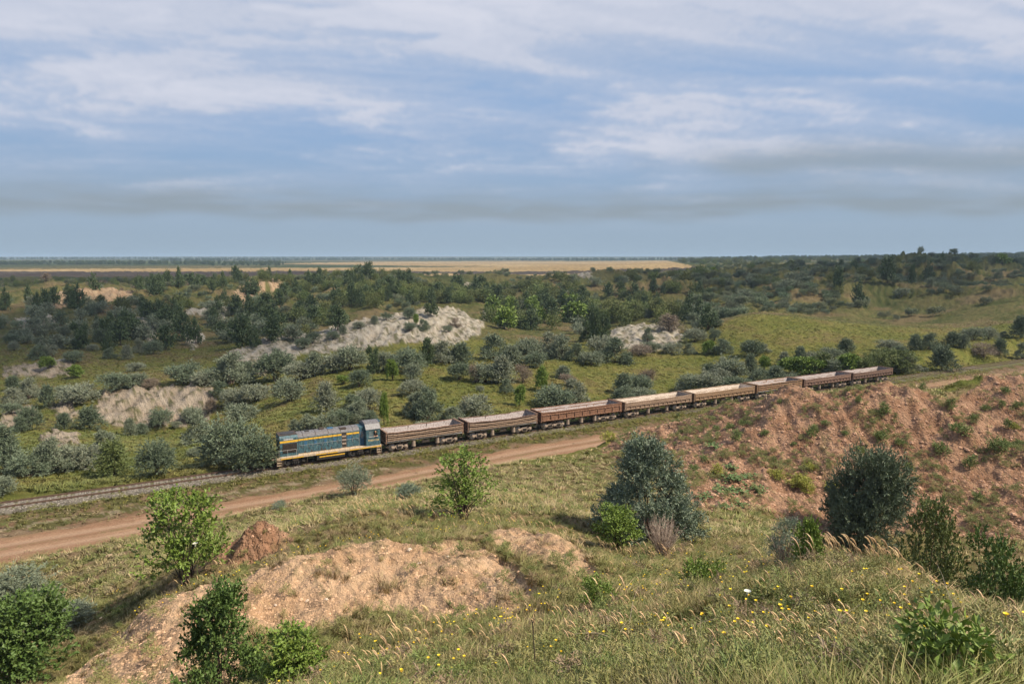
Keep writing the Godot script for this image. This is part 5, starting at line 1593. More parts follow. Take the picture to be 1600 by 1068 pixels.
func build_track():
	# ballast: a low bank of crushed stone
	var v := PackedVector3Array()
	var n := PackedVector3Array()
	var cc := PackedColorArray()
	var idx := PackedInt32Array()
	var nx := 15
	var ns := 900
	for j in ns:
		var s := -60.0 + j * 0.42
		for i in nx:
			var u := -2.9 + 5.4 * i / (nx - 1)
			var p := on_track(s, u)
			var f := n_fine.get_noise_2d(p.x * 3.1, p.y * 3.1)
			var m := n_mid.get_noise_2d(p.x * 0.5, p.y * 0.5)
			var y := LEVEL + 0.20 - smoothstep(1.45, 2.5, absf(u + 0.2) + m * 0.3) * 0.34 + f * 0.03
			v.append(Vector3(p.x, y, -p.y))
			n.append(Vector3(f * 0.3, 1, m * 0.3).normalized())
			var col := mixc(Color(0.15, 0.132, 0.115), Color(0.30, 0.268, 0.23), 0.5 + f * 0.8 + m * 0.4)
			var weed := smoothstep(0.0, 0.35, m + f * 0.4 + smoothstep(20.0, 75.0, s) * 0.5 - 0.08)
			col = mixc(col, Color(0.155, 0.155, 0.05), weed * 0.85)
			cc.append(col)
			if i > 0 and j > 0:
				var a := j * nx + i
				idx.append_array(PackedInt32Array([a - nx - 1, a - nx, a - 1, a - 1, a - nx, a]))
	var arr := []
	arr.resize(Mesh.ARRAY_MAX)
	arr[Mesh.ARRAY_VERTEX] = v
	arr[Mesh.ARRAY_NORMAL] = n
	arr[Mesh.ARRAY_COLOR] = cc
	arr[Mesh.ARRAY_INDEX] = idx
	var mesh := ArrayMesh.new()
	mesh.add_surface_from_arrays(Mesh.PRIMITIVE_TRIANGLES, arr)
	var bal := part("ballast", mesh, M.soil, self)
	tag(bal, "grey crushed-stone ballast bed under the railway", "", "", "structure")
	# loose stones
	var stone := stone_mesh(3)
	var buf := PackedFloat32Array()
	rng.seed = 77
	var count := 0
	for i in 9000:
		var s := rng.randf_range(-12.0, 70.0)
		var u := rng.randf_range(-2.6, 1.9)
		var p := on_track(s, u)
		var sz := rng.randf_range(0.03, 0.075)
		var y := LEVEL + 0.19 - smoothstep(1.45, 2.5, absf(u + 0.2)) * 0.34
		var g := rng.randf_range(0.55, 1.5)
		put(buf, Vector3(p.x, y, -p.y), rng.randf() * TAU, sz, sz * 0.8, Color(g, g * 0.98, g * 0.95))
		count += 1
	multi("ballast_gravel", stone, M.stone, buf, count, "loose grey stones of the railway ballast")
	# rails and sleepers
	var t := thing("railway_track", "single railway track with rusty rails and weathered sleepers under the train", "railway track", track_frame(0.0).origin, track_turn())
	var sec := [Vector2(-0.14, -0.07), Vector2(-0.14, 0.07), Vector2(-0.12, 0.07), Vector2(-0.105, 0.015), Vector2(-0.035, 0.012), Vector2(-0.03, 0.036), Vector2(0.0, 0.036), Vector2(0.0, -0.036), Vector2(-0.03, -0.036), Vector2(-0.035, -0.012), Vector2(-0.105, -0.015), Vector2(-0.12, -0.07)]
	for side in [-0.79, 0.79]:
		part("rail", prism_mesh(sec, -55.0, 300.0, 0), M.rail, t, Vector3(0, 0.1, side))
	var sm := box_mesh(Vector3(-0.12, -0.16, -1.32), Vector3(0.12, 0.0, 1.32), 0.025)
	rng.seed = 78
	for i in 300:
		var o := part("sleeper", sm, M.sleeper, t, Vector3(-4.0 + i * 0.61 + rng.randf_range(-0.03, 0.03), -0.055 + rng.randf_range(-0.012, 0.004), rng.randf_range(-0.05, 0.05)))
		o.rotation.y = rng.randf_range(-0.03, 0.03)

func stone_mesh(seed_: int) -> ArrayMesh:
	var r := RandomNumberGenerator.new()
	r.seed = seed_
	var st := st_new()
	var ring := []
	for j in 3:
		var line := []
		for i in 6:
			var a := TAU * (i + 0.5 * j) / 6.0
			var k: float = [0.75, 1.0, 0.6][j] * r.randf_range(0.8, 1.15)
			line.append(Vector3(cos(a) * k, [-0.6, 0.1, 0.65][j] + r.randf_range(-0.12, 0.12), sin(a) * k))
		ring.append(line)
	for j in 2:
		for i in 6:
			quad(st, ring[j][i], ring[j + 1][i], ring[j + 1][(i + 1) % 6], ring[j][(i + 1) % 6])
	for i in 6:
		for p in [Vector3(0, 0.85, 0), ring[2][(i + 1) % 6], ring[2][i], Vector3(0, -0.8, 0), ring[0][i], ring[0][(i + 1) % 6]]:
			st.add_vertex(p)
	return done(st)

func put(buf: PackedFloat32Array, at: Vector3, turn: float, wide: float, tall: float, col: Color, lean := Vector2.ZERO):
	var c := cos(turn) * wide
	var s := sin(turn) * wide
	buf.append_array(PackedFloat32Array([c, lean.x * tall, s, at.x, 0.0, tall, 0.0, at.y, -s, lean.y * tall, c, at.z, col.r, col.g, col.b, 1.0]))

func multi(called: String, mesh: Mesh, mat: Material, buf: PackedFloat32Array, count: int, label: String) -> MultiMeshInstance3D:
	var mm := MultiMesh.new()
	mm.transform_format = MultiMesh.TRANSFORM_3D
	mm.use_colors = true
	mm.mesh = mesh
	mm.instance_count = count
	mm.buffer = buf
	var o := MultiMeshInstance3D.new()
	o.name = numbered(called)
	o.multimesh = mm
	o.material_override = mat
	add_child(o)
	o.set_meta("kind", "stuff")
	o.set_meta("label", label)
	return o

# ------------------------------------------------------------------ the train
var wheel_mesh: ArrayMesh
var wheel_face: ArrayMesh
var axle_mesh: ArrayMesh

func build_train():
	var st := st_new()
	add_bar(st, Vector3(0, 0, -0.07), Vector3(0, 0, 0.05), 0.475, 0.475, 20)
	add_bar(st, Vector3(0, 0, -0.11), Vector3(0, 0, -0.07), 0.51, 0.50, 20)
	wheel_mesh = done(st)
	st = st_new()
	add_bar(st, Vector3(0, 0, 0.05), Vector3(0, 0, 0.075), 0.475, 0.40, 20, false)
	add_bar(st, Vector3(0, 0, 0.05), Vector3(0, 0, 0.15), 0.15, 0.12, 12)
	wheel_face = done(st)
	axle_mesh = bar_mesh(Vector3(0, 0, -0.75), Vector3(0, 0, 0.75), 0.08, 0.08)
	build_locomotive()
	var ends := [39.15, 50.5, 62.0, 76.9, 91.1, 105.6, 117.8, 131.7, 144.9]
	var style := ["plate", "plate", "pocket", "rib", "rib", "rail", "rib", "rib"]
	var labels := [
		"rusty tipping wagon with bulging plate sides coupled right behind the locomotive",
		"rusty tipping wagon with sagging bowed side, second behind the locomotive",
		"long six-axle tipping wagon with deep square pockets along its side",
		"pale dusty tipping wagon just right of the long six-axle one",
		"tipping wagon with rows of small ribs, fifth behind the locomotive",
		"short tipping wagon with three horizontal rails along its side",
		"tipping wagon with pale dusty inside, second from the right end",
		"last tipping wagon at the right end of the train"]
	for i in 8:
		var mid: float = (ends[i] + ends[i + 1]) * 0.5
		var f := track_frame(mid, 0.1)
		var w := thing("tipping_wagon", labels[i], "wagon", f.origin, track_turn(), "tipping wagons of the goods train")
		build_wagon(w, style[i], ends[i + 1] - ends[i], i)

func add_wheel(parent: Node3D, x: float, side: float, r: float, mat_rim: Material, mat_face: Material):
	var k := r / 0.475
	var o := part("wheel", wheel_mesh, mat_rim, parent, Vector3(x, r, side * 0.78))
	o.scale = Vector3(k, k, side)
	part("wheel_face", wheel_face, mat_face, o)

func bogie(parent: Node3D, x: float, axles: int, mat: Material, dark: Material) -> Node3D:
	var b := node("bogie", parent, Vector3(x, 0, 0))
	var gap := 1.75 if axles == 2 else 1.45
	var first := -gap * (axles - 1) * 0.5
	for i in axles:
		for side in [-1.0, 1.0]:
			add_wheel(b, first + i * gap, side, 0.475, M.rust_dark if i % 2 else M.bare_steel, mat)
		part("axle", axle_mesh, dark, b, Vector3(first + i * gap, 0.475, 0))
	# cast side frame: arches over the axle boxes, a spring nest between
	var up := []
	var down := []
	for i in axles:
		var cx := first + i * gap
		up.append_array([Vector2(cx - 0.24, 0.52), Vector2(cx - 0.18, 0.70), Vector2(cx + 0.18, 0.70), Vector2(cx + 0.24, 0.62)])
		down.append_array([Vector2(cx - 0.24, 0.36), Vector2(cx - 0.15, 0.30), Vector2(cx + 0.15, 0.30), Vector2(cx + 0.24, 0.36)])
		if i < axles - 1:
			up.append_array([Vector2(cx + gap * 0.5 - 0.35, 0.82), Vector2(cx + gap * 0.5 + 0.35, 0.82)])
			down.append_array([Vector2(cx + 0.36, 0.50), Vector2(cx + gap * 0.5 - 0.40, 0.26), Vector2(cx + gap * 0.5 - 0.30, 0.18), Vector2(cx + gap * 0.5 + 0.30, 0.18), Vector2(cx + gap * 0.5 + 0.40, 0.26), Vector2(cx + gap - 0.36, 0.50)])
	down.reverse()
	var outline := up + down
	var frame := prism_mesh(outline, 1.02, 1.16, 2)
	for side in [1.0, -1.0]:
		var o := part("side_frame", frame, mat, b)
		if side < 0.0:
			o.position.z = -2.18
		for i in axles:
			part("axle_box", box_mesh(Vector3(-0.13, -0.12, -0.05), Vector3(0.13, 0.12, 0.07), 0.03), mat, o, Vector3(first + i * gap, 0.475, 1.19))
		for i in axles - 1:
			for k in [-0.22, 0.0, 0.22]:
				part("spring", bar_mesh(Vector3(0, 0.30, 0), Vector3(0, 0.60, 0), 0.085, 0.085), M.black, o, Vector3(first + gap * (i + 0.5) + k, 0, 1.19))
	part("bolster", box_mesh(Vector3(-0.25, 0.55, -1.0), Vector3(0.25, 0.82, 1.0), 0.04), dark, b)
	return b

func build_wagon(w: Node3D, style: String, length: float, index: int):
	var lb := length - 1.0                # body length
	var hx := lb * 0.5
	var axles := 3 if style == "pocket" else 2
	var body: Material = M.wagon[index]
	var inner: Material = [M.lime, M.lime, M.lime, M.lime_pale, M.lime_pale, M.lime, M.lime, M.lime][index]
	var bx := length * 0.5 - (2.2 if axles == 2 else 2.75)
	bogie(w, -bx, axles, M.dusty, M.rust_dark)
	bogie(w, bx, axles, M.dusty, M.rust_dark)
	# underframe
	part("centre_sill", box_mesh(Vector3(-hx - 0.1, 0.80, -0.32), Vector3(hx + 0.1, 1.22, 0.32), 0.04), M.rust_dark, w)
	for k in 5:
		var x := -hx + 0.6 + (lb - 1.2) * k / 4.0
		part("cross_bearer", box_mesh(Vector3(x - 0.1, 0.98, -1.30), Vector3(x + 0.1, 1.24, 1.30), 0.02), M.rust_dark, w)
	for e in [-1.0, 1.0]:
		var c := part("coupler", box_mesh(Vector3(-0.26, -0.13, -0.14), Vector3(0.26, 0.13, 0.14), 0.05), M.black, w, Vector3(e * (length * 0.5 - 0.20), 0.98, 0))
		part("coupler_head", box_mesh(Vector3(-0.10, -0.20, -0.22), Vector3(0.10, 0.20, 0.22), 0.06), M.rust_dark, c, Vector3(e * 0.14, 0, 0))
		part("buffer_beam", box_mesh(Vector3(-0.07, -0.18, -1.25), Vector3(0.07, 0.18, 1.25), 0.02), M.rust_dark, w, Vector3(e * (hx + 0.12), 1.06, 0))
		# brake platform and step
		var stp := part("step", box_mesh(Vector3(-0.2, 0.0, -0.03), Vector3(0.2, 0.05, 0.25), 0.0), M.rust_dark, w, Vector3(e * (hx - 0.1), 0.62, 1.12))
		for sx in [-0.18, 0.18]:
			part("step_hanger", box_mesh(Vector3(sx - 0.02, 0.05, 0.0), Vector3(sx + 0.02, 0.5, 0.03)), M.rust_dark, stp)
	# tipping cylinders and air gear
	var cyl := [-1.9, 1.9] if axles == 2 else [-2.4, 0.0, 2.4]
	if length < 12.0:
		cyl = [-1.55, 1.75]
	for x in cyl:
		for side in [-1.0, 1.0]:
			var c := part("tipping_cylinder", bar_mesh(Vector3(0, 0.40, 0), Vector3(0, 1.22, 0), 0.24, 0.26, 14), M.dusty, w, Vector3(x, 0, side * 1.12))
			part("cylinder_cap", bar_mesh(Vector3(0, 0.33, 0), Vector3(0, 0.42, 0), 0.27, 0.29, 14), M.dusty, c)
	part("air_tank", bar_mesh(Vector3(-0.55, 0.72, 0.85), Vector3(0.45, 0.72, 0.85), 0.19, 0.19, 12), M.dusty, w, Vector3(0.25, 0, 0))
	part("brake_cylinder", bar_mesh(Vector3(-0.3, 0.75, -0.8), Vector3(0.4, 0.75, -0.8), 0.2, 0.2, 12), M.rust_dark, w)
	# body: floor, two sides that lean out, two ends
	var y0 := 1.32
	var top := 2.50 if style != "rib" else 2.40
	part("floor_plate", box_mesh(Vector3(-hx + 0.05, y0, -1.42), Vector3(hx - 0.05, y0 + 0.09, 1.42)), inner, w)
	part("floor_edge", prism_mesh([Vector2(y0 - 0.16, 1.36), Vector2(y0 - 0.02, 1.52), Vector2(y0 + 0.10, 1.52), Vector2(y0 + 0.10, 1.44), Vector2(y0 - 0.10, 1.36)], -hx, hx, 0), M.bare_steel if style == "plate" or style == "rail" else body, w)
	var fe := part("floor_edge", prism_mesh([Vector2(y0 - 0.16, -1.36), Vector2(y0 - 0.02, -1.52), Vector2(y0 + 0.10, -1.52), Vector2(y0 + 0.10, -1.44), Vector2(y0 - 0.10, -1.36)], -hx, hx, 0), body, w)
	fe.position.y = 0.0
	var sag := 0.16 if index == 1 else (0.06 if style == "plate" else 0.0)
	for side in [1.0, -1.0]:
		var sw := node("side_wall", w)
		part("lining", strip(-hx + 0.06, hx - 0.06, y0 + 0.09, 1.40 * side, top - 0.01, 1.475 * side, 0.03 * side, sag, index * 10 + int(side)), inner, sw)
		part("plate", strip(-hx + 0.02, hx - 0.02, y0 + 0.09, 1.435 * side, top, 1.51 * side, 0.025 * side, sag, index * 10 + int(side)), M.rust_dark if style == "plate" or style == "rail" else body, sw)
		part("top_rail", bent_box(-hx, hx, top - 0.04, top + 0.07, 1.47 * side, 1.60 * side, sag, index + 3), body, sw)
		if style == "plate":
			for k in 4:
				var yy: float = y0 + [0.15, 0.36, 0.66, 0.86][k]
				var zz := 1.45 + k * 0.02
				part("channel", bent_box(-hx + 0.03, hx - 0.03, yy, yy + 0.13, zz * side, (zz + 0.17) * side, sag * (0.4 + 0.2 * k), index * 7 + k), M.rust_brown, sw)
			for k in 4:
				var x := -hx + lb * (k + 0.5) / 4.0
				part("strap", box_mesh(Vector3(x - 0.05, y0 + 0.08, minf(1.46 * side, 1.60 * side)), Vector3(x + 0.05, top - 0.05 - sag * 0.5, maxf(1.46 * side, 1.60 * side)), 0.0), M.rust_dark, sw)
		elif style == "rail":
			for k in 3:
				var yy := y0 + 0.14 + k * 0.30
				part("channel", bent_box(-hx + 0.03, hx - 0.03, yy, yy + 0.16, 1.45 * side, 1.63 * side, 0.0, index * 7 + k), body, sw)
			for k in 5:
				var x := -hx + lb * (k + 0.5) / 5.0
				part("strap", box_mesh(Vector3(x - 0.06, y0 + 0.08, minf(1.46 * side, 1.60 * side)), Vector3(x + 0.06, top - 0.05, maxf(1.46 * side, 1.60 * side))), body, sw)
		else:
			# a row of upright ribs between two rails leaves pockets
			var tall := style == "pocket"
			var y1 := y0 + 0.12
			var y2 := y0 + (0.80 if tall else 0.48)
			part("lower_rail", bent_box(-hx, hx, y0 + 0.02, y1, 1.43 * side, 1.60 * side, 0.0, index), body, sw)
			part("upper_rail", bent_box(-hx, hx, y2, y2 + 0.12, 1.43 * side, 1.60 * side, sag, index + 1), body, sw)
			if not tall:
				part("upper_plate", strip(-hx, hx, y2 + 0.12, 1.575 * side, top - 0.04, 1.585 * side, 0.02 * side, 0.0, index), body, sw)
			var count := 11 if tall else 15
			for k in count:
				var x := -hx + 0.12 + (lb - 0.24) * k / (count - 1)
				part("rib", box_mesh(Vector3(x - 0.055, y1, minf(1.44 * side, 1.585 * side)), Vector3(x + 0.055, y2, maxf(1.44 * side, 1.585 * side))), body, sw)
		# hinge arms that hold the side
		for k in 4:
			var x := -hx + lb * (k + 0.5) / 4.0 + 0.4
			part("hinge", box_mesh(Vector3(x - 0.05, y0 - 0.26, minf(1.38 * side, 1.56 * side)), Vector3(x + 0.05, y0 + 0.02, maxf(1.38 * side, 1.56 * side)), 0.0), M.rust_dark, sw)
	for e in [-1.0, 1.0]:
		var ew := node("end_wall", w)
		var xa := minf(e * hx, e * (hx - 0.06))
		part("plate", prism_mesh([Vector2(y0 + 0.09, -1.42), Vector2(top + 0.1, -1.5), Vector2(top + 0.1, 1.5), Vector2(y0 + 0.09, 1.42)], xa, xa + 0.06, 0), body, ew)
		part("lining", prism_mesh([Vector2(y0 + 0.10, -1.38), Vector2(top + 0.04, -1.45), Vector2(top + 0.04, 1.45), Vector2(y0 + 0.10, 1.38)], minf(e * (hx - 0.06), e * (hx - 0.085)), maxf(e * (hx - 0.06), e * (hx - 0.085)), 0), M.roof_grey if index != 4 else inner, ew)
		part("top_beam", box_mesh(Vector3(e * hx + minf(0.0, e * 0.22), top + 0.04, -1.56), Vector3(e * hx + maxf(0.0, e * 0.22), top + 0.15, 1.56), 0.02), body, ew)
		part("bottom_beam", box_mesh(Vector3(e * hx + minf(0.0, e * 0.24), y0 - 0.12, -1.5), Vector3(e * hx + maxf(0.0, e * 0.24), y0 + 0.06, 1.5), 0.02), body, ew)
		for k in [-1.48, -0.75, 0.0, 0.75, 1.48]:
			part("post", box_mesh(Vector3(e * hx + minf(0.0, e * 0.18), y0 + 0.06, k - 0.06), Vector3(e * hx + maxf(0.0, e * 0.18), top + 0.04, k + 0.06)), body, ew)
	# remains of the load lying on the floor
	var st := st_new()
	rng.seed = 200 + index
	var nx := 26
	var nz := 8
	var rows := []
	for i in nx:
		var line := []
		for j in nz:
			var x := -hx + 0.12 + (lb - 0.24) * i / (nx - 1)
			var z := -1.36 + 2.72 * j / (nz - 1)
			var y := y0 + 0.10 + maxf(0.0, n_mid.get_noise_2d(x * 0.9 + index * 20.0, z * 1.4) * (0.30 + 0.12 * (index % 4)) + 0.06) + (0.16 if j == 0 or j == nz - 1 else 0.0) * (0.5 + n_mid.get_noise_2d(x * 2.0, index * 9.0))
			line.append(Vector3(x, y, z))
		rows.append(line)
	for i in nx - 1:
		for j in nz - 1:
			quad(st, rows[i][j], rows[i + 1][j], rows[i + 1][j + 1], rows[i][j + 1])
	part("load_residue", done(st), inner, w)

# a thin leaning plate, with a slightly dented top edge
func strip(x0: float, x1: float, ya: float, za: float, yb: float, zb: float, thick: float, sag: float, seed_: int) -> ArrayMesh:
	var st := st_new()
	var n := 18
	var col := []
	for i in n + 1:
		var t := float(i) / n
		var x := lerpf(x0, x1, t)
		var dent := n_mid.get_noise_2d(x * 0.6, seed_ * 13.0)
		var drop := sag * (1.0 - pow(2.0 * t - 1.0, 2.0)) + dent * 0.06
		var bulge := dent * 0.07 * signf(za)
		col.append([Vector3(x, ya, za), Vector3(x, yb - drop, zb + bulge), Vector3(x, ya, za + thick), Vector3(x, yb - drop, zb + bulge + thick)])
	var flip := thick < 0.0
	for i in n:
		var a: Array = col[i]
		var b: Array = col[i + 1]
		var faces := [[a[2], a[3], b[3], b[2]], [a[1], a[0], b[0], b[1]], [a[3], a[1], b[1], b[3]], [a[0], a[2], b[2], b[0]]]
		for f in faces:
			if flip:
				quad(st, f[3], f[2], f[1], f[0])
			else:
				quad(st, f[0], f[1], f[2], f[3])
	return done(st)

# a beam along x, battered: it sags and wavers a little
func bent_box(x0: float, x1: float, y0: float, y1: float, z0: float, z1: float, sag: float, seed_: int) -> ArrayMesh:
	var st := st_new()
	var n := 16
	var lo := minf(z0, z1)
	var hi := maxf(z0, z1)
	var ring := []
	for i in n + 1:
		var t := float(i) / n
		var x := lerpf(x0, x1, t)
		var dy := -sag * (1.0 - pow(2.0 * t - 1.0, 2.0)) + n_mid.get_noise_2d(x * 0.7, seed_ * 11.0) * 0.07
		var dz := n_mid.get_noise_2d(x * 0.6 + 50.0, seed_ * 17.0) * 0.04
		var b := 0.02
		ring.append([Vector3(x, y0 + dy, lo + dz), Vector3(x, y1 + dy - b, lo + dz), Vector3(x, y1 + dy, lo + dz + b), Vector3(x, y1 + dy, hi + dz - b), Vector3(x, y1 + dy - b, hi + dz), Vector3(x, y0 + dy + b, hi + dz), Vector3(x, y0 + dy, hi + dz - b)])
	for i in n:
		for k in 7:
			quad(st, ring[i][k], ring[i][(k + 1) % 7], ring[i + 1][(k + 1) % 7], ring[i + 1][k])
	for k in range(1, 6):
		for p in [ring[0][0], ring[0][k + 1], ring[0][k], ring[n][0], ring[n][k], ring[n][k + 1]]:
			st.add_vertex(p)
	return done(st)

func build_locomotive():
	var f := track_frame(25.95, 0.1)
	var t := thing("locomotive", "blue diesel locomotive with yellow stripes and hood doors, at the left end", "locomotive", f.origin, track_turn())
	var length := 12.55
	var x0 := 0.35
	var x1 := x0 + length
	# frame, deck and buffers
	part("frame", box_mesh(Vector3(x0, 0.98, -1.42), Vector3(x1, 1.16, 1.42), 0.03), M.rust_dark, t)
	part("deck", box_mesh(Vector3(x0 - 0.03, 1.163, -1.52), Vector3(x1 + 0.03, 1.235, 1.52)), M.deck, t)
	for side in [1.0, -1.0]:
		var e := part("frame_edge", box_mesh(Vector3(x0 - 0.02, 1.0, minf(1.43 * side, 1.54 * side)), Vector3(x1 + 0.02, 1.155, maxf(1.43 * side, 1.54 * side))), M.deck, t)
		for k in 9:
			var xa := x0 + 0.45 + k * 1.35
			if k == 5 or k == 2:
				continue
			part("edge_stripe", box_mesh(Vector3(xa, 1.005, minf(1.542 * side, 1.552 * side)), Vector3(minf(xa + 1.25, x1), 1.11, maxf(1.542 * side, 1.552 * side))), M.yellow, e)
	for e in [[x0, -1.0], [x1, 1.0]]:
		var bb := part("buffer_beam", box_mesh(Vector3(-0.06, 0.62, -1.4), Vector3(0.06, 1.15, 1.4), 0.02), M.rust_dark, t, Vector3(e[0] + e[1] * 0.03, 0, 0))
		for side in [-0.9, 0.9]:
			part("buffer", bar_mesh(Vector3(0, 0.95, side), Vector3(e[1] * 0.42, 0.95, side), 0.14, 0.11, 12), M.dusty, bb)
		var c := part("coupler", box_mesh(Vector3(-0.3, -0.14, -0.15), Vector3(0.3, 0.14, 0.15), 0.05), M.black, t, Vector3(e[0] + e[1] * 0.28, 0.95, 0))
		part("coupler_head", box_mesh(Vector3(-0.12, -0.22, -0.24), Vector3(0.12, 0.22, 0.24), 0.06), M.rust_dark, c, Vector3(e[1] * 0.22, 0, 0))
		for side in [1.0, -1.0]:
			var sb := node("corner_steps", t, Vector3(e[0] - e[1] * 0.28, 0, side * 1.38))
			for k in 3:
				part("tread", box_mesh(Vector3(-0.27, 0.30 + k * 0.30, -0.14), Vector3(0.27, 0.34 + k * 0.30, 0.16)), M.deck, sb)
			part("riser", box_mesh(Vector3(-0.29, 0.28, -0.16), Vector3(0.29, 1.0, -0.13)), M.deck, sb)
			for sx in [-0.29, 0.27]:
				part("stringer", box_mesh(Vector3(sx, 0.26, -0.14), Vector3(sx + 0.025, 1.0, 0.17)), M.dusty, sb)
	# bogies
	for bx in [2.55, 10.35]:
		var b := bogie(t, bx, 2, M.black, M.black)
		b.position.x = bx
		for side in [1.0, -1.0]:
			for k in [-1.35, 1.35]:
				part("sand_pipe", bar_mesh(Vector3(k, 0.12, side * 0.85), Vector3(k * 1.05, 0.9, side * 1.1), 0.03, 0.03), M.deck, b)
			part("spring_plank", box_mesh(Vector3(-1.3, 0.74, minf(side * 1.0, side * 1.12)), Vector3(1.3, 0.84, maxf(side * 1.0, side * 1.12)), 0.02), M.black, b)
			part("brake_cylinder", bar_mesh(Vector3(-0.35, 0.72, side * 1.2), Vector3(0.3, 0.72, side * 1.2), 0.12, 0.12, 10), M.dusty, b)
	# tank between the bogies
	var tank := part("fuel_tank", prism_mesh([Vector2(0.24, -1.2), Vector2(0.36, -1.42), Vector2(0.86, -1.46), Vector2(0.95, -1.36), Vector2(0.95, 1.36), Vector2(0.86, 1.46), Vector2(0.36, 1.42), Vector2(0.24, 1.2)], 4.95, 8.35, 0), M.black, t)
	part("tank_stripe", box_mesh(Vector3(5.25, 0.64, 1.452), Vector3(8.3, 0.76, 1.475)), M.yellow, tank)
	part("tank_stripe", box_mesh(Vector3(5.25, 0.64, -1.475), Vector3(8.3, 0.76, -1.452)), M.yellow, tank)
	part("tank_shelf", box_mesh(Vector3(4.95, 0.953, -1.40), Vector3(8.35, 0.965, 1.40)), M.bare_steel, tank)
	# radiator house at the front
	var d := 1.235
	var rh := node("radiator_house", t)
	var rx0 := 0.80
	var rx1 := 2.88
	var sec := [Vector2(d, -1.16), Vector2(3.40, -1.16), Vector2(3.66, -0.95), Vector2(3.66, 0.95), Vector2(3.40, 1.16), Vector2(d, 1.16)]
	part("shell", prism_mesh(sec, rx0, rx1, 0), M.blue, rh)
	for side in [1.0, -1.0]:
		var z: float = 1.16 * side
		part("stripe", box_mesh(Vector3(rx0 + 0.02, 2.86, minf(z, z + 0.012 * side)), Vector3(rx1, 3.10, maxf(z, z + 0.012 * side))), M.yellow, rh)
		var lou := part("shutter", box_mesh(Vector3(rx0 + 0.30, 1.62, minf(z, z + 0.03 * side)), Vector3(rx1 - 0.12, 2.76, maxf(z, z + 0.03 * side))), M.black, rh)
		for k in 9:
			var y := 1.68 + k * 0.118
			part("slat", box_mesh(Vector3(rx0 + 0.34, y, minf(z + 0.03 * side, z + 0.07 * side)), Vector3(rx1 - 0.16, y + 0.03, maxf(z + 0.03 * side, z + 0.07 * side))), M.rust_dark, lou)
		part("vent_plate", box_mesh(Vector3(rx0 + 0.45, 3.18, minf(z, z + 0.02 * side)), Vector3(rx1 - 0.55, 3.33, maxf(z, z + 0.02 * side))), M.bare_steel, rh)
		part("headlight", bar_mesh(Vector3(rx0 - 0.08, 3.25, 0.62 * side), Vector3(rx0 + 0.02, 3.25, 0.62 * side), 0.13, 0.13, 12), M.bare_steel, rh)
	part("nose_grille", box_mesh(Vector3(rx0 - 0.03, 1.5, -0.75), Vector3(rx0, 2.5, 0.75)), M.black, rh)
	# yellow V on the nose
	for side in [1.0, -1.0]:
		part("nose_chevron", prism_mesh([Vector2(3.10, 1.10 * side), Vector2(2.86, 1.12 * side), Vector2(2.05, 0.80 * side), Vector2(2.12, 0.68 * side)], rx0 - 0.016, rx0 - 0.002, 0), M.yellow, rh)
	part("roof_frame", box_mesh(Vector3(rx0 - 0.02, 3.662, -0.93), Vector3(rx1 - 0.02, 3.74, 0.93), 0.02), M.rust_dark, rh)
	part("fan_grille", bar_mesh(Vector3(1.85, 3.742, 0), Vector3(1.85, 3.775, 0), 0.78, 0.78, 24), M.black, rh)
	# engine hood with doors
	var hood := node("engine_hood", t)
	var hx0 := rx1 + 0.01
	var hx1 := 11.0
	var hs := 1.08
	part("shell", prism_mesh([Vector2(d, -hs), Vector2(3.26, -hs), Vector2(3.32, -hs + 0.04), Vector2(3.62, -0.72), Vector2(3.72, -0.2), Vector2(3.72, 0.2), Vector2(3.62, 0.72), Vector2(3.32, hs - 0.04), Vector2(3.26, hs), Vector2(d, hs)], hx0, 10.30, 0), M.roof_grey, hood)
	part("lower_sill", box_mesh(Vector3(hx0, d + 0.001, -hs - 0.02), Vector3(10.28, d + 0.12, hs + 0.02)), M.deck, hood)
	var bounds := [2.92, 3.50, 4.08, 4.66, 5.24, 5.82, 6.40, 6.98, 7.56, 8.08]
	var doors := []
	for i in bounds.size() - 1:
		doors.append([bounds[i], bounds[i + 1]])
	doors.append([8.66, 9.46])
	doors.append([9.48, 10.26])
	rng.seed = 31
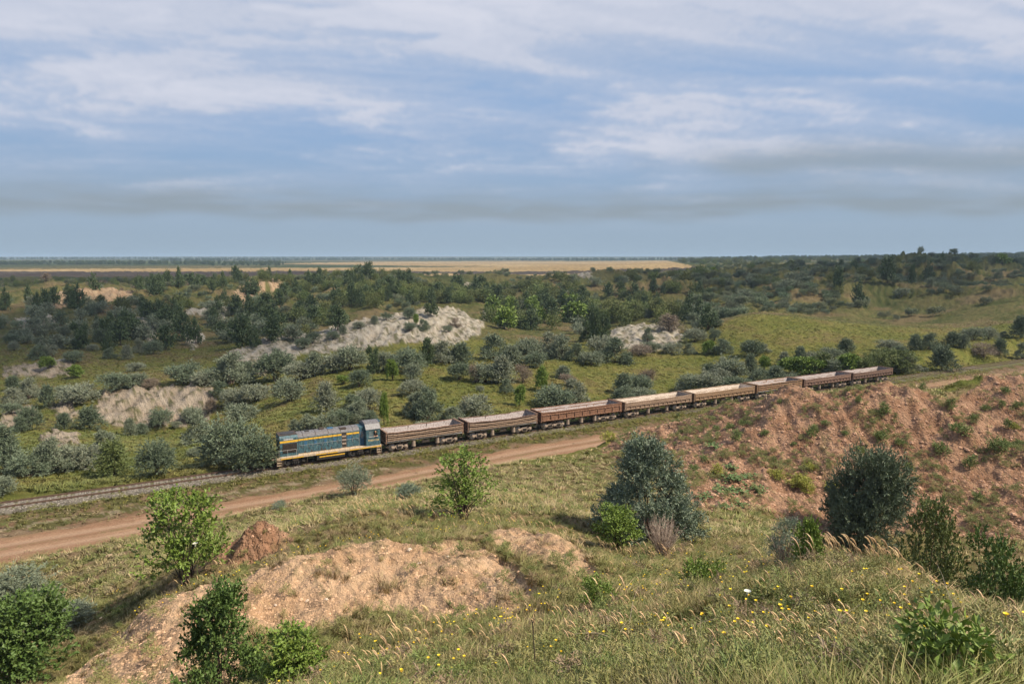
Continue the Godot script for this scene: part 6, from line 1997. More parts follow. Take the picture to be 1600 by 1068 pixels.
	for side in [1.0, -1.0]:
		for i in doors.size():
			var a: float = doors[i][0] + 0.012
			var b: float = doors[i][1] - 0.012
			var z: float = hs * side + 0.002 * side
			var dr := part("hood_door", box_mesh(Vector3(a, d + 0.13, minf(z, z + 0.035 * side)), Vector3(b, 3.24, maxf(z, z + 0.035 * side)), 0.012), M.blue, hood)
			part("stripe", box_mesh(Vector3(a + 0.004, 2.90, minf(z + 0.036 * side, z + 0.046 * side)), Vector3(b - 0.004, 3.11, maxf(z + 0.036 * side, z + 0.046 * side))), M.yellow, dr)
			part("handle", bar_mesh(Vector3(b - 0.06, 2.0, z + 0.075 * side), Vector3(b - 0.06, 2.22, z + 0.075 * side), 0.014, 0.014, 6), M.bare_steel, dr)
			if i in [1, 3, 5, 7, 9]:
				part("paint_patch", box_mesh(Vector3(a + 0.10, 2.25 + rng.randf() * 0.15, minf(z + 0.036 * side, z + 0.039 * side)), Vector3(b - 0.14, 2.66 + rng.randf() * 0.1, maxf(z + 0.036 * side, z + 0.039 * side))), M.blue_bright, dr)
			# worn rust wedges at the foot of the door
			if i in [1, 2, 4, 5, 6]:
				var wx := (a + b) * 0.5 + rng.randf_range(-0.15, 0.15)
				var tall := rng.randf_range(0.3, 0.65)
				part("rust_patch", prism_mesh([Vector2(wx - 0.14, d + 0.15), Vector2(wx + 0.14, d + 0.15), Vector2(wx + 0.05, d + 0.15 + tall * 0.5), Vector2(wx + 0.01, d + 0.15 + tall), Vector2(wx - 0.05, d + 0.15 + tall * 0.5)], minf(z + 0.036 * side, z + 0.040 * side), maxf(z + 0.036 * side, z + 0.040 * side), 2), M.rust_dark, dr)
		# open bay where a door is missing
		var zb: float = hs * side
		var bay := part("open_bay", box_mesh(Vector3(8.12, d + 0.13, minf(zb, zb + 0.004 * side)), Vector3(8.62, 3.24, maxf(zb, zb + 0.004 * side))), M.black, hood)
		for k in 3:
			part("bay_shelf", box_mesh(Vector3(8.14, 1.75 + k * 0.45, minf(zb, zb + 0.06 * side)), Vector3(8.60, 1.95 + k * 0.45, maxf(zb, zb + 0.06 * side)), 0.01), M.dusty, bay)
	part("exhaust_stack", box_mesh(Vector3(5.6, 3.70, -0.22), Vector3(6.2, 3.90, 0.22), 0.05), M.rust_dark, hood)
	part("roof_hatch", box_mesh(Vector3(3.9, 3.715, -0.3), Vector3(4.4, 3.80, 0.3), 0.03), M.black, hood)
	part("roof_hatch", box_mesh(Vector3(8.0, 3.52, 0.30), Vector3(8.75, 3.745, 0.84), 0.03), M.rust_dark, hood)
	part("hatch_lid", box_mesh(Vector3(6.6, 3.722, -0.35), Vector3(7.3, 3.76, 0.35), 0.02), M.blue_bright, hood)
	for k in 5:
		var x := 3.5 + k * 1.5
		part("roof_seam", prism_mesh([Vector2(3.33, hs - 0.02), Vector2(3.64, 0.735), Vector2(3.735, 0.2), Vector2(3.735, -0.2), Vector2(3.64, -0.735), Vector2(3.33, -hs + 0.02), Vector2(3.32, -hs + 0.05), Vector2(3.61, -0.70), Vector2(3.71, -0.2), Vector2(3.71, 0.2), Vector2(3.61, 0.70), Vector2(3.32, hs - 0.05)], x, x + 0.04, 0), M.rust_dark, hood)
	# vestibule between hood and cab
	part("vestibule", box_mesh(Vector3(10.30, d, -0.85), Vector3(11.02, 3.6, 0.85)), M.blue, hood)
	for side in [1.0, -1.0]:
		part("vestibule_door", box_mesh(Vector3(10.42, d + 0.05, minf(0.852 * side, 0.88 * side)), Vector3(10.92, 3.15, maxf(0.852 * side, 0.88 * side)), 0.01), M.blue_bright, hood)
		part("vestibule_pane", box_mesh(Vector3(10.48, 2.2, minf(0.883 * side, 0.89 * side)), Vector3(10.86, 3.05, maxf(0.883 * side, 0.89 * side))), M.glass, hood)
	# cab
	var cab := node("cab", t)
	var cx0 := 11.03
	var cx1 := 12.80
	var ch := 1.50
	var wy0 := 2.36
	var wy1 := 3.12
	for side in [1.0, -1.0]:
		var za := minf(ch * side, (ch - 0.06) * side)
		var wall := st_new()
		add_box(wall, Vector3(cx0, d, za), Vector3(cx1, wy0, za + 0.06))
		add_box(wall, Vector3(cx0, wy1, za), Vector3(cx1, 3.34, za + 0.06))
		add_box(wall, Vector3(cx0, wy0, za), Vector3(cx0 + 0.34, wy1, za + 0.06))
		add_box(wall, Vector3(cx1 - 0.32, wy0, za), Vector3(cx1, wy1, za + 0.06))
		part("side_wall", done(wall), M.blue, cab)
		var win := node("window", cab)
		part("sill", box_mesh(Vector3(cx0 + 0.30, wy0 - 0.05, minf(ch * side, (ch + 0.07) * side)), Vector3(cx1 - 0.28, wy0, maxf(ch * side, (ch + 0.07) * side))), M.bare_steel, win)
		part("mullion", box_mesh(Vector3(11.88, wy0, za + 0.01), Vector3(11.94, wy1, za + 0.05)), M.blue, win)
		part("pane", box_mesh(Vector3(cx0 + 0.34, wy0, za + 0.025), Vector3(11.88, wy1, za + 0.032)), M.glass, win)
		if side < 0.0:
			part("pane", box_mesh(Vector3(11.94, wy0, za + 0.025), Vector3(cx1 - 0.32, wy1, za + 0.032)), M.glass, win)
	for e in [[cx0, 0.06], [cx1 - 0.06, 0.06]]:
		var wall := st_new()
		var a: float = e[0]
		var b: float = e[0] + e[1]
		add_box(wall, Vector3(a, d, -ch + 0.06), Vector3(b, 2.35, ch - 0.06))
		add_box(wall, Vector3(a, 3.1, -ch + 0.06), Vector3(b, 3.34, ch - 0.06))
		for z in [-ch + 0.06, -0.12, ch - 0.30]:
			add_box(wall, Vector3(a, 2.35, z), Vector3(b, 3.1, z + 0.24))
		part("end_wall", done(wall), M.blue, cab)
		for z in [[-ch + 0.30, -0.12], [0.12, ch - 0.30]]:
			part("end_pane", box_mesh(Vector3(a + 0.02, 2.35, z[0]), Vector3(a + 0.03, 3.1, z[1])), M.glass, cab)
	part("control_desk", box_mesh(Vector3(11.2, d, -0.6), Vector3(11.7, 2.2, 0.4), 0.03), M.black, cab)
	var roof := node("cab_roof", cab)
	for side in [1.0, -1.0]:
		part("eave_panel", prism_mesh([Vector2(3.30, 1.58 * side), Vector2(3.345, 1.50 * side), Vector2(3.86, 1.02 * side), Vector2(3.92, 1.02 * side)], cx0 - 0.06, cx1 + 0.06, 0), M.eave, roof)
	part("roof_top", prism_mesh([Vector2(3.80, -1.04), Vector2(3.925, -1.04), Vector2(4.10, -0.45), Vector2(4.14, 0.0), Vector2(4.10, 0.45), Vector2(3.925, 1.04), Vector2(3.80, 1.04)], cx0 - 0.05, cx1 + 0.05, 0), M.roof_grey, roof)
	part("roof_end", prism_mesh([Vector2(3.342, -1.49), Vector2(3.80, -1.03), Vector2(3.80, 1.03), Vector2(3.342, 1.49)], cx0, cx0 + 0.05, 0), M.blue, roof)
	part("roof_end", prism_mesh([Vector2(3.342, -1.49), Vector2(3.80, -1.03), Vector2(3.80, 1.03), Vector2(3.342, 1.49)], cx1 - 0.05, cx1, 0), M.blue, roof)
	for side in [0.35, -0.35]:
		part("horn", bar_mesh(Vector3(cx1 + 0.05, 3.95, side), Vector3(cx1 + 0.35, 3.95, side), 0.04, 0.10, 10), M.blue_bright, roof)
	# running number on the cab side
	var font := SystemFont.new()
	font.font_names = PackedStringArray(["Droid Sans"])
	font.font_weight = 700
	for side in [1.0, -1.0]:
		var tm := TextMesh.new()
		tm.text = "ТГМ3-1123"
		tm.font = font
		tm.font_size = 32
		tm.pixel_size = 0.0088
		tm.depth = 0.012
		var o := part("running_number", tm, M.letter, cab, Vector3((cx0 + cx1) * 0.5 + 0.02, 1.90, (ch + 0.008) * side))
		if side < 0.0:
			o.rotation.y = PI
	# handrails along the deck
	for side in [1.0, -1.0]:
		var rail := part("handrail", bar_mesh(Vector3(0.62, 2.05, 1.46 * side), Vector3(2.6, 2.05, 1.46 * side), 0.016, 0.016, 6), M.bare_steel, t)
		for x in [0.62, 1.6, 2.6]:
			part("stanchion", bar_mesh(Vector3(x, d, 1.46 * side), Vector3(x, 2.05, 1.46 * side), 0.016, 0.016, 6), M.bare_steel, rail)
		part("grab_rail", bar_mesh(Vector3(2.95, 2.33, 1.17 * side), Vector3(10.2, 2.33, 1.17 * side), 0.012, 0.012, 6), M.bare_steel, t)
	build_driver(t)

# ------------------------------------------------------------------ a body from joined capsules, meshed as surface nets
func body_mesh(bones: Array, cell: float, lo: Vector3, hi: Vector3, blend: float) -> ArrayMesh:
	var n := Vector3i(((hi - lo) / cell).ceil()) + Vector3i.ONE
	var val := PackedFloat32Array()
	val.resize(n.x * n.y * n.z)
	for z in n.z:
		for y in n.y:
			for x in n.x:
				var p := lo + Vector3(x, y, z) * cell
				var d := 9.0
				for b in bones:
					d = smin(d, cap(p, b), blend)
				val[(z * n.y + y) * n.x + x] = d
	var index := {}
	var v := PackedVector3Array()
	var col := PackedColorArray()
	var idx := PackedInt32Array()
	for z in n.z - 1:
		for y in n.y - 1:
			for x in n.x - 1:
				var sum := Vector3.ZERO
				var k := 0
				var corner := []
				for i in 8:
					corner.append(val[((z + (i >> 2 & 1)) * n.y + y + (i >> 1 & 1)) * n.x + x + (i & 1)])
				for e in [[0, 1], [2, 3], [4, 5], [6, 7], [0, 2], [1, 3], [4, 6], [5, 7], [0, 4], [1, 5], [2, 6], [3, 7]]:
					var a: float = corner[e[0]]
					var b: float = corner[e[1]]
					if (a < 0.0) != (b < 0.0):
						var t := a / (a - b)
						var pa := Vector3(e[0] & 1, e[0] >> 1 & 1, e[0] >> 2 & 1)
						var pb := Vector3(e[1] & 1, e[1] >> 1 & 1, e[1] >> 2 & 1)
						sum += pa.lerp(pb, t)
						k += 1
				if k > 0:
					index[Vector3i(x, y, z)] = v.size()
					var p := lo + (Vector3(x, y, z) + sum / k) * cell
					v.append(p)
					var best := 9.0
					var c := Color.WHITE
					for b in bones:
						var d := cap(p, b)
						if d < best:
							best = d
							c = b[4]
					col.append(c)
	for q in index:
		for ax in 3:
			var e: Vector3i = [Vector3i(1, 0, 0), Vector3i(0, 1, 0), Vector3i(0, 0, 1)][ax]
			var u: Vector3i = [Vector3i(0, 1, 0), Vector3i(0, 0, 1), Vector3i(1, 0, 0)][ax]
			var w: Vector3i = [Vector3i(0, 0, 1), Vector3i(1, 0, 0), Vector3i(0, 1, 0)][ax]
			var a: float = val[(q.z * n.y + q.y) * n.x + q.x]
			var o: Vector3i = q + e
			var b: float = val[(o.z * n.y + o.y) * n.x + o.x]
			if (a < 0.0) == (b < 0.0):
				continue
			if not (index.has(q - u) and index.has(q - w) and index.has(q - u - w)):
				continue
			var ids := [index[q], index[q - u], index[q - u - w], index[q - w]]
			if a < 0.0:
				idx.append_array(PackedInt32Array([ids[0], ids[2], ids[1], ids[0], ids[3], ids[2]]))
			else:
				idx.append_array(PackedInt32Array([ids[0], ids[1], ids[2], ids[0], ids[2], ids[3]]))
	var st := SurfaceTool.new()
	st.begin(Mesh.PRIMITIVE_TRIANGLES)
	for i in v.size():
		st.set_color(col[i])
		st.add_vertex(v[i])
	for i in idx:
		st.add_index(i)
	st.generate_normals()
	return st.commit()

func smin(a: float, b: float, k: float) -> float:
	var h := maxf(k - absf(a - b), 0.0) / k
	return minf(a, b) - h * h * k * 0.25

func cap(p: Vector3, b: Array) -> float:
	var a: Vector3 = b[0]
	var ab: Vector3 = b[1] - a
	var t := clampf((p - a).dot(ab) / maxf(ab.length_squared(), 1e-6), 0.0, 1.0)
	return (p - a - ab * t).length() - lerpf(b[2], b[3], t)

func build_driver(loco: Node3D):
	# stands at the open cab window and leans out on the sill
	var skin := Color(0.42, 0.24, 0.16)
	var shirt := Color(0.022, 0.022, 0.026)
	var jeans := Color(0.04, 0.05, 0.08)
	var hair := Color(0.03, 0.022, 0.018)
	var bones := [
		[Vector3(0.0, 0.92, 0.02), Vector3(0, 1.12, 0.06), 0.14, 0.13, jeans],
		[Vector3(0, 1.15, 0.07), Vector3(0, 1.40, 0.20), 0.145, 0.165, shirt],
		[Vector3(-0.14, 1.42, 0.22), Vector3(0.14, 1.42, 0.22), 0.085, 0.085, shirt],
		[Vector3(0, 1.46, 0.26), Vector3(0, 1.56, 0.33), 0.058, 0.055, skin],
		[Vector3(0, 1.64, 0.37), Vector3(0, 1.71, 0.36), 0.085, 0.095, skin],
		[Vector3(0, 1.75, 0.34), Vector3(0, 1.70, 0.29), 0.082, 0.085, hair],
		[Vector3(0, 1.645, 0.455), Vector3(0, 1.675, 0.455), 0.022, 0.012, skin],
		[Vector3(-0.095, 1.65, 0.35), Vector3(-0.095, 1.69, 0.35), 0.018, 0.02, skin],
		[Vector3(0.095, 1.65, 0.35), Vector3(0.095, 1.69, 0.35), 0.018, 0.02, skin],
		[Vector3(-0.19, 1.40, 0.22), Vector3(-0.24, 1.19, 0.42), 0.062, 0.05, shirt],
		[Vector3(-0.24, 1.18, 0.43), Vector3(0.0, 1.17, 0.53), 0.045, 0.032, skin],
		[Vector3(0.19, 1.40, 0.22), Vector3(0.25, 1.20, 0.38), 0.062, 0.05, shirt],
		[Vector3(0.25, 1.19, 0.40), Vector3(0.13, 1.17, 0.52), 0.045, 0.032, skin],
		[Vector3(-0.09, 0.92, 0.02), Vector3(-0.11, 0.50, 0.06), 0.095, 0.065, jeans],
		[Vector3(-0.11, 0.50, 0.06), Vector3(-0.11, 0.09, 0.0), 0.062, 0.042, jeans],
		[Vector3(0.09, 0.92, 0.02), Vector3(0.11, 0.50, 0.06), 0.095, 0.065, jeans],
		[Vector3(0.11, 0.50, 0.06), Vector3(0.11, 0.09, 0.0), 0.062, 0.042, jeans],
		[Vector3(-0.11, 0.045, -0.04), Vector3(-0.12, 0.04, 0.16), 0.045, 0.04, shirt],
		[Vector3(0.11, 0.045, -0.04), Vector3(0.12, 0.04, 0.16), 0.045, 0.04, shirt]]
	# five bent fingers on each hand
	for hand in [[Vector3(0.03, 1.17, 0.54), Vector3(1, -0.2, 0.25)], [Vector3(0.10, 1.17, 0.53), Vector3(-1, -0.2, 0.25)]]:
		var root: Vector3 = hand[0]
		var out: Vector3 = hand[1].normalized()
		bones.append([root, root + out * 0.06, 0.030, 0.028, skin])
		for k in 4:
			var base: Vector3 = root + out * 0.07 + Vector3(0, 0, -0.03 + k * 0.02)
			var mid: Vector3 = base + out * (0.035 - 0.004 * absf(k - 1.5)) + Vector3(0, 0.004, 0)
			bones.append([base, mid, 0.010, 0.009, skin])
			bones.append([mid, mid + out * 0.02 + Vector3(0, -0.02, 0), 0.009, 0.008, skin])
		bones.append([root + out * 0.02 + Vector3(0, 0, -0.03), root + out * 0.05 + Vector3(0, 0.0, -0.055), 0.011, 0.009, skin])
	var mesh := body_mesh(bones, 0.026, Vector3(-0.40, -0.05, -0.20), Vector3(0.42, 1.90, 0.68), 0.05)
	var at: Vector3 = loco.transform * Vector3(12.22, 1.237, 1.06)
	var o := part("person", mesh, M.person, self, at)
	o.rotation.y = track_turn()
	tag(o, "driver in black shirt leaning out of the locomotive's cab window", "person")

# ------------------------------------------------------------------ foliage
# a crown one unit high and one unit wide: clumps of leafy shoots
# shape: 0 round bush, 1 cone, 2 column, 3 open sapling, 4 low and wide
func crown_mesh(seed_: int, shape: int, clumps: int, shoots: int, leaves: int, leaf: float, ratio: float, droop := 0.0) -> ArrayMesh:
	var r := RandomNumberGenerator.new()
	r.seed = seed_
	var v := PackedVector3Array()
	var n := PackedVector3Array()
	var cc := PackedColorArray()
	var idx := PackedInt32Array()
	var cl := clump_list(seed_, shape, clumps)
	for k in shoots:
		var c: Array = cl[k % cl.size()]
		var dir := Vector3(r.randfn(), r.randfn() * 0.9 + 0.25, r.randfn()).normalized()
		var mid: Vector3 = c[0]
		var from: Vector3 = mid + dir * c[1] * pow(r.randf(), 0.45) * Vector3(1, c[2], 1)
		if from.y < 0.03:
			from.y = 0.03 + r.randf() * 0.05
		var out := Vector3(from.x, 0, from.z)
		var sd := (dir * 0.8 + out * 1.2 + Vector3(0, 0.55 - droop, 0) + Vector3(r.randfn(), r.randfn(), r.randfn()) * 0.28).normalized()
		var ln := leaf * r.randf_range(1.8, 3.4)
		var tone := r.randf_range(0.78, 1.22)
		for j in leaves:
			var t := (j + r.randf()) / leaves
			var at := from + sd * ln * t + Vector3(0, -droop * 0.5 * t * t * ln, 0)
			var ld := (sd * 0.75 + Vector3(r.randfn(), r.randfn() - droop, r.randfn()) * 0.55).normalized()
			var side := ld.cross(Vector3(r.randfn(), r.randfn() + 0.8, r.randfn())).normalized()
			var up := side.cross(ld).normalized()
			var l := leaf * r.randf_range(0.7, 1.25)
			var w := l * ratio * 0.5
			var b := v.size()
			var a1 := at + ld * l * 0.45 + side * w + up * w * 0.35
			var a2 := at + ld * l * 0.45 - side * w + up * w * 0.35
			var tip := at + ld * l - up * w * 0.3
			v.append_array(PackedVector3Array([at, a1, tip, at, tip, a2]))
			var n1 := (a1 - at).cross(tip - at).normalized()
			var n2 := (tip - at).cross(a2 - at).normalized()
			n.append_array(PackedVector3Array([-n1, -n1, -n1, -n2, -n2, -n2]))
			var g := tone * r.randf_range(0.82, 1.18)
			var col := Color(g * r.randf_range(0.92, 1.12), g, g * r.randf_range(0.88, 1.08))
			for q in 6:
				cc.append(col)
				idx.append(b + q)
	var arr := []
	arr.resize(Mesh.ARRAY_MAX)
	arr[Mesh.ARRAY_VERTEX] = v
	arr[Mesh.ARRAY_NORMAL] = n
	arr[Mesh.ARRAY_COLOR] = cc
	arr[Mesh.ARRAY_INDEX] = idx
	var m := ArrayMesh.new()
	m.add_surface_from_arrays(Mesh.PRIMITIVE_TRIANGLES, arr)
	return m

# [centre, radius, flattening] of each clump
func clump_list(seed_: int, shape: int, clumps: int) -> Array:
	var r := RandomNumberGenerator.new()
	r.seed = seed_ * 7 + 1
	var out := []
	for i in clumps:
		var a := i * 2.399 + r.randf() * 0.8
		var f := (i + 0.5) / clumps
		var c: Vector3
		var s: float
		match shape:
			0:
				var y := r.randf_range(0.24, 0.76)
				var ring := 0.30 * sqrt(maxf(0.05, 1.0 - pow((y - 0.42) / 0.55, 2.0))) * (0.35 + 0.75 * sqrt(r.randf()))
				c = Vector3(cos(a) * ring, y, sin(a) * ring)
				s = r.randf_range(0.14, 0.24)
			1:
				var y := 0.14 + 0.74 * f
				var ring := 0.34 * (1.0 - f * 0.88) * sqrt(r.randf())
				c = Vector3(cos(a) * ring, y, sin(a) * ring)
				s = 0.11 + 0.13 * (1.0 - f)
			2:
				var y := 0.20 + 0.72 * f
				var w := 0.30 * sin(PI * clampf(0.15 + f * 0.82, 0.0, 1.0))
				c = Vector3(cos(a) * w * (0.2 + r.randf()), y + r.randf_range(-0.05, 0.05), sin(a) * w * (0.2 + r.randf()))
				s = 0.05 + 0.17 * sin(PI * clampf(0.12 + f * 0.83, 0.0, 1.0)) * r.randf_range(0.65, 1.25)
			5:
				var y := 0.08 + 0.84 * pow(r.randf(), 1.35)
				var ring := (0.48 - 0.38 * y) * (0.25 + 0.85 * sqrt(r.randf()))
				c = Vector3(cos(a) * ring + 0.05 * sin(y * 9.0), y, sin(a) * ring)
				s = r.randf_range(0.07, 0.15) * (1.15 - 0.45 * y)
			3:
				var y := r.randf_range(0.22, 0.93)
				var ring := (0.42 - absf(y - 0.45) * 0.42) * sqrt(r.randf())
				c = Vector3(cos(a) * ring, y, sin(a) * ring)
				s = r.randf_range(0.06, 0.12)
			_:
				var ring := 0.38 * sqrt(r.randf())
				c = Vector3(cos(a) * ring, r.randf_range(0.2, 0.62), sin(a) * ring)
				s = r.randf_range(0.13, 0.22)
		out.append([c, s, 0.62 if shape == 2 else 0.95])
	return out

# stems from the ground to the clumps
func trunk_mesh(seed_: int, shape: int, clumps: int, thick: float, stems: int) -> ArrayMesh:
	var r := RandomNumberGenerator.new()
	r.seed = seed_ * 13 + 5
	var st := st_new()
	var cl := clump_list(seed_, shape, clumps)
	if shape == 2 or shape == 1:
		add_bar(st, Vector3(0, -0.06, 0), Vector3(0.01, 0.5, 0.01), thick, thick * 0.6, 6, false)
		add_bar(st, Vector3(0.01, 0.5, 0.01), Vector3(0, 0.9, 0), thick * 0.6, thick * 0.15, 6, false)
	for i in mini(stems, cl.size()):
		var c: Vector3 = cl[i * cl.size() / stems][0]
		var from := Vector3(r.randfn() * 0.02, -0.06, r.randfn() * 0.02)
		if shape == 2 or shape == 1:
			from = Vector3(0, c.y * 0.72, 0)
		var mid := from.lerp(c, 0.5) + Vector3(-c.x * 0.18, 0.03, -c.z * 0.18)
		add_bar(st, from, mid, thick * 0.62, thick * 0.42, 5, false)
		add_bar(st, mid, c, thick * 0.42, thick * 0.16, 5, false)
		for k in 3:
			var d := Vector3(r.randfn(), absf(r.randfn()) + 0.3, r.randfn()).normalized()
			add_bar(st, c.lerp(mid, 0.2 * k), c.lerp(mid, 0.2 * k) + d * cl[i][1] * 0.8, thick * 0.14, thick * 0.05, 3, false)
	return done(st)

func twig_mesh(seed_: int, count: int, spread: float, thick: float) -> ArrayMesh:
	var r := RandomNumberGenerator.new()
	r.seed = seed_
	var st := st_new()
	for i in count:
		var a := r.randf() * TAU
		var lean := sqrt(r.randf()) * spread
		var p := Vector3(cos(a), 0, sin(a)) * 0.05 * r.randf()
		var d := Vector3(cos(a) * lean, 1.0, sin(a) * lean).normalized()
		var l := r.randf_range(0.6, 1.0)
		var mid := p + d * l * 0.5 + Vector3(r.randfn(), 0, r.randfn()) * 0.03
		var tip := mid + (d + Vector3(r.randfn(), r.randfn(), r.randfn()) * 0.18).normalized() * l * 0.5
		add_bar(st, p, mid, thick, thick * 0.7, 3, false)
		add_bar(st, mid, tip, thick * 0.7, thick * 0.3, 3, false)
		for k in 7:
			var q := p.lerp(mid, 0.4 + 0.6 * r.randf()) if k < 2 else mid.lerp(tip, r.randf())
			var e := (d * 0.7 + Vector3(r.randfn(), r.randfn() + 0.3, r.randfn()) * 0.6).normalized()
			add_bar(st, q, q + e * r.randf_range(0.08, 0.2), thick * 0.5, thick * 0.25, 3, false)
	return done(st)

var crowns := {}

# a plant of a kind at a spot: trunk and crown with their own scale
func plant(called: String, label: String, category: String, group: String, x: float, z: float, h: float, w: float, crown: Mesh, mat: Material, trunk: Mesh, bark: Material = null) -> Node3D:
	var o := thing(called, label, category, spot(x, z, 0.04 * h), rng.randf() * TAU, group)
	o.scale = Vector3(w, h, w)
	if crown:
		part("crown", crown, mat, o)
	if trunk:
		part("trunk", trunk, M.bark if bark == null else bark, o)
	return o

func build_plants():
	rng.seed = 900
	var names := ["oleaster_bush", "oleaster_bush", "leafy_shrub", "poplar_tree", "dry_bush", "willow_bush"]
	var cats := ["bush", "bush", "shrub", "tree", "bush", "bush"]
	var mats := [M.leaf_silver, M.leaf_dark, M.leaf_green, M.leaf_poplar, M.leaf_brown, M.leaf_willow]
	var shapes := [0, 1, 3, 2, 0, 0]
	# several crowns of each kind; the dense ones for near plants, light ones for far plants
	var sets := []
	for k in 6:
		var near := []
		var far := []
		for j in 5:
			var sh: int = shapes[k]
			if k == 0 or k == 4 or k == 5:
				sh = [0, 0, 5, 4, 1][j]
			if k == 1 and j != 1:
				sh = [0, 1, 5, 0, 1][j]
			if k == 3 and j >= 3:
				sh = 5
			var nc: int = [15, 9, 22, 13, 18][j]
			if k == 2 and j == 1:
				sh = 2
			var sd := 100 + k * 10 + j
			var fine: float = [0.062, 0.062, 0.075, 0.055, 0.062, 0.060][k]
			var ratio: float = [0.34, 0.34, 0.62, 0.60, 0.3, 0.36][k]
			var leaves: int = [11, 11, 8, 10, 7, 10][k]
			near.append([crown_mesh(sd, sh, nc, [620, 520, 700, 600, 640][j], leaves, fine, ratio), trunk_mesh(sd, sh, nc, 0.022, 9)])
			far.append([crown_mesh(sd + 5, sh, 12, 210, 7, fine * 1.8, ratio * 1.15), trunk_mesh(sd + 5, sh, 12, 0.028, 5)])
		sets.append([near, far])
	for b in BUSHES:
		var k: int = b[0]
		var pick: Array = sets[k][0 if b[2] < 230.0 else 1]
		var j := rng.randi() % 5
		plant(names[k], b[5], cats[k], b[6], b[1], b[2], b[3] * 1.02, b[4] * 1.12, pick[j][0], [M.leaf_silver, M.leaf_dusty, M.leaf_sage][rng.randi() % 3] if k == 0 else mats[k], pick[j][1])
	var places := ["on the low right hills", "on the far right hills", "in the hollows of the right hills", "around the middle wooded hollow", "in the middle wooded hollow", "in the grove behind the white ridge", "", "on the broken left slopes", "among the pale left outcrops", "on the far left flats", "in the grove under the ploughed strip", "standing apart on the left flats"]
	var kinds := ["silvery oleaster bush", "dark oleaster bush", "green leafy shrub", "slender green poplar", "brown half-dry bush", "broad green bush"]
	var rows := FAR_TREES.duplicate()
	rows.sort_custom(func(u, v): return u[2] / u[3] < v[2] / v[3])
	var counted := {}
	for b in rows:
		var k: int = b[1]
		var pick: Array = sets[k][1]
		var j := rng.randi() % 5
		var what: String = "%s %s" % [kinds[k], places[b[0]]]
		counted[what] = counted.get(what, 0) + 1
		plant(names[k], "%s, %s from the left" % [what, ordinal(counted[what])], cats[k], what, b[2], b[3], b[4], b[5], pick[j][0], mats[k], pick[j][1])
	# woods and scrub too far off to count
	rng.seed = 901
	var wood_mats := [M.leaf_poplar, M.leaf_willow, M.leaf_sage]
	var wood_shape := [2, 0, 0]
	var wood_names := ["far_wood", "green_wood", "far_scrub"]
	var wood_labels := ["dark belts of woodland along the horizon", "green woodland massed on the far slopes and hollows", "silvery scrub massed on the far slopes"]
	for kind in 3:
		var mesh := crown_mesh(300 + kind, wood_shape[kind], 14, 240, 7, 0.072, 0.6)
		var buf := PackedFloat32Array()
		var count := 0
		for f in FORESTS:
			if f[0] != kind:
				continue
			var p: Array = f[4]
			for i in f[1]:
				var u := rng.randf()
				var w := rng.randf()
				# corners: far left, far right, near right, near left
				var tf := Vector2(p[0] / p[1], log(p[1])).lerp(Vector2(p[2] / p[3], log(p[3])), u)
				var tn := Vector2(p[6] / p[7], log(p[7])).lerp(Vector2(p[4] / p[5], log(p[5])), u)
				var q := tf.lerp(tn, w)
				var z := exp(q.y)
				var x := q.x * z
				if n_big.get_noise_2d(x * 0.012, z * 0.006) < -0.22 and z < 1500.0:
					continue
				var zz := zone_of(x, z)
				if zz == 5 or zz == 6 or zz == 3:
					continue
				var h := rng.randf_range(f[2], f[3])
				var g := rng.randf_range(0.72, 1.25)
				var wd: float = h * (rng.randf_range(0.75, 1.1) if kind != 2 else rng.randf_range(1.0, 1.4))
				put(buf, spot(x, z, 0.1 * h), rng.randf() * TAU, wd, h, Color(g * rng.randf_range(0.9, 1.15), g, g * rng.randf_range(0.85, 1.05)))
				count += 1
		multi(wood_names[kind], mesh, wood_mats[kind], buf, count, wood_labels[kind])
	near_plants()

func ordinal(n: int) -> String:
	var tail := "th"
	if n % 100 < 11 or n % 100 > 13:
		tail = ["th", "st", "nd", "rd", "th", "th", "th", "th", "th", "th"][n % 10]
	return "%d%s" % [n, tail]

# table rows from the left of the view to the right
func from_left(rows: Array) -> Array:
	var out := rows.duplicate()
	out.sort_custom(func(u, v): return u[0] / u[1] < v[0] / v[1])
	return out

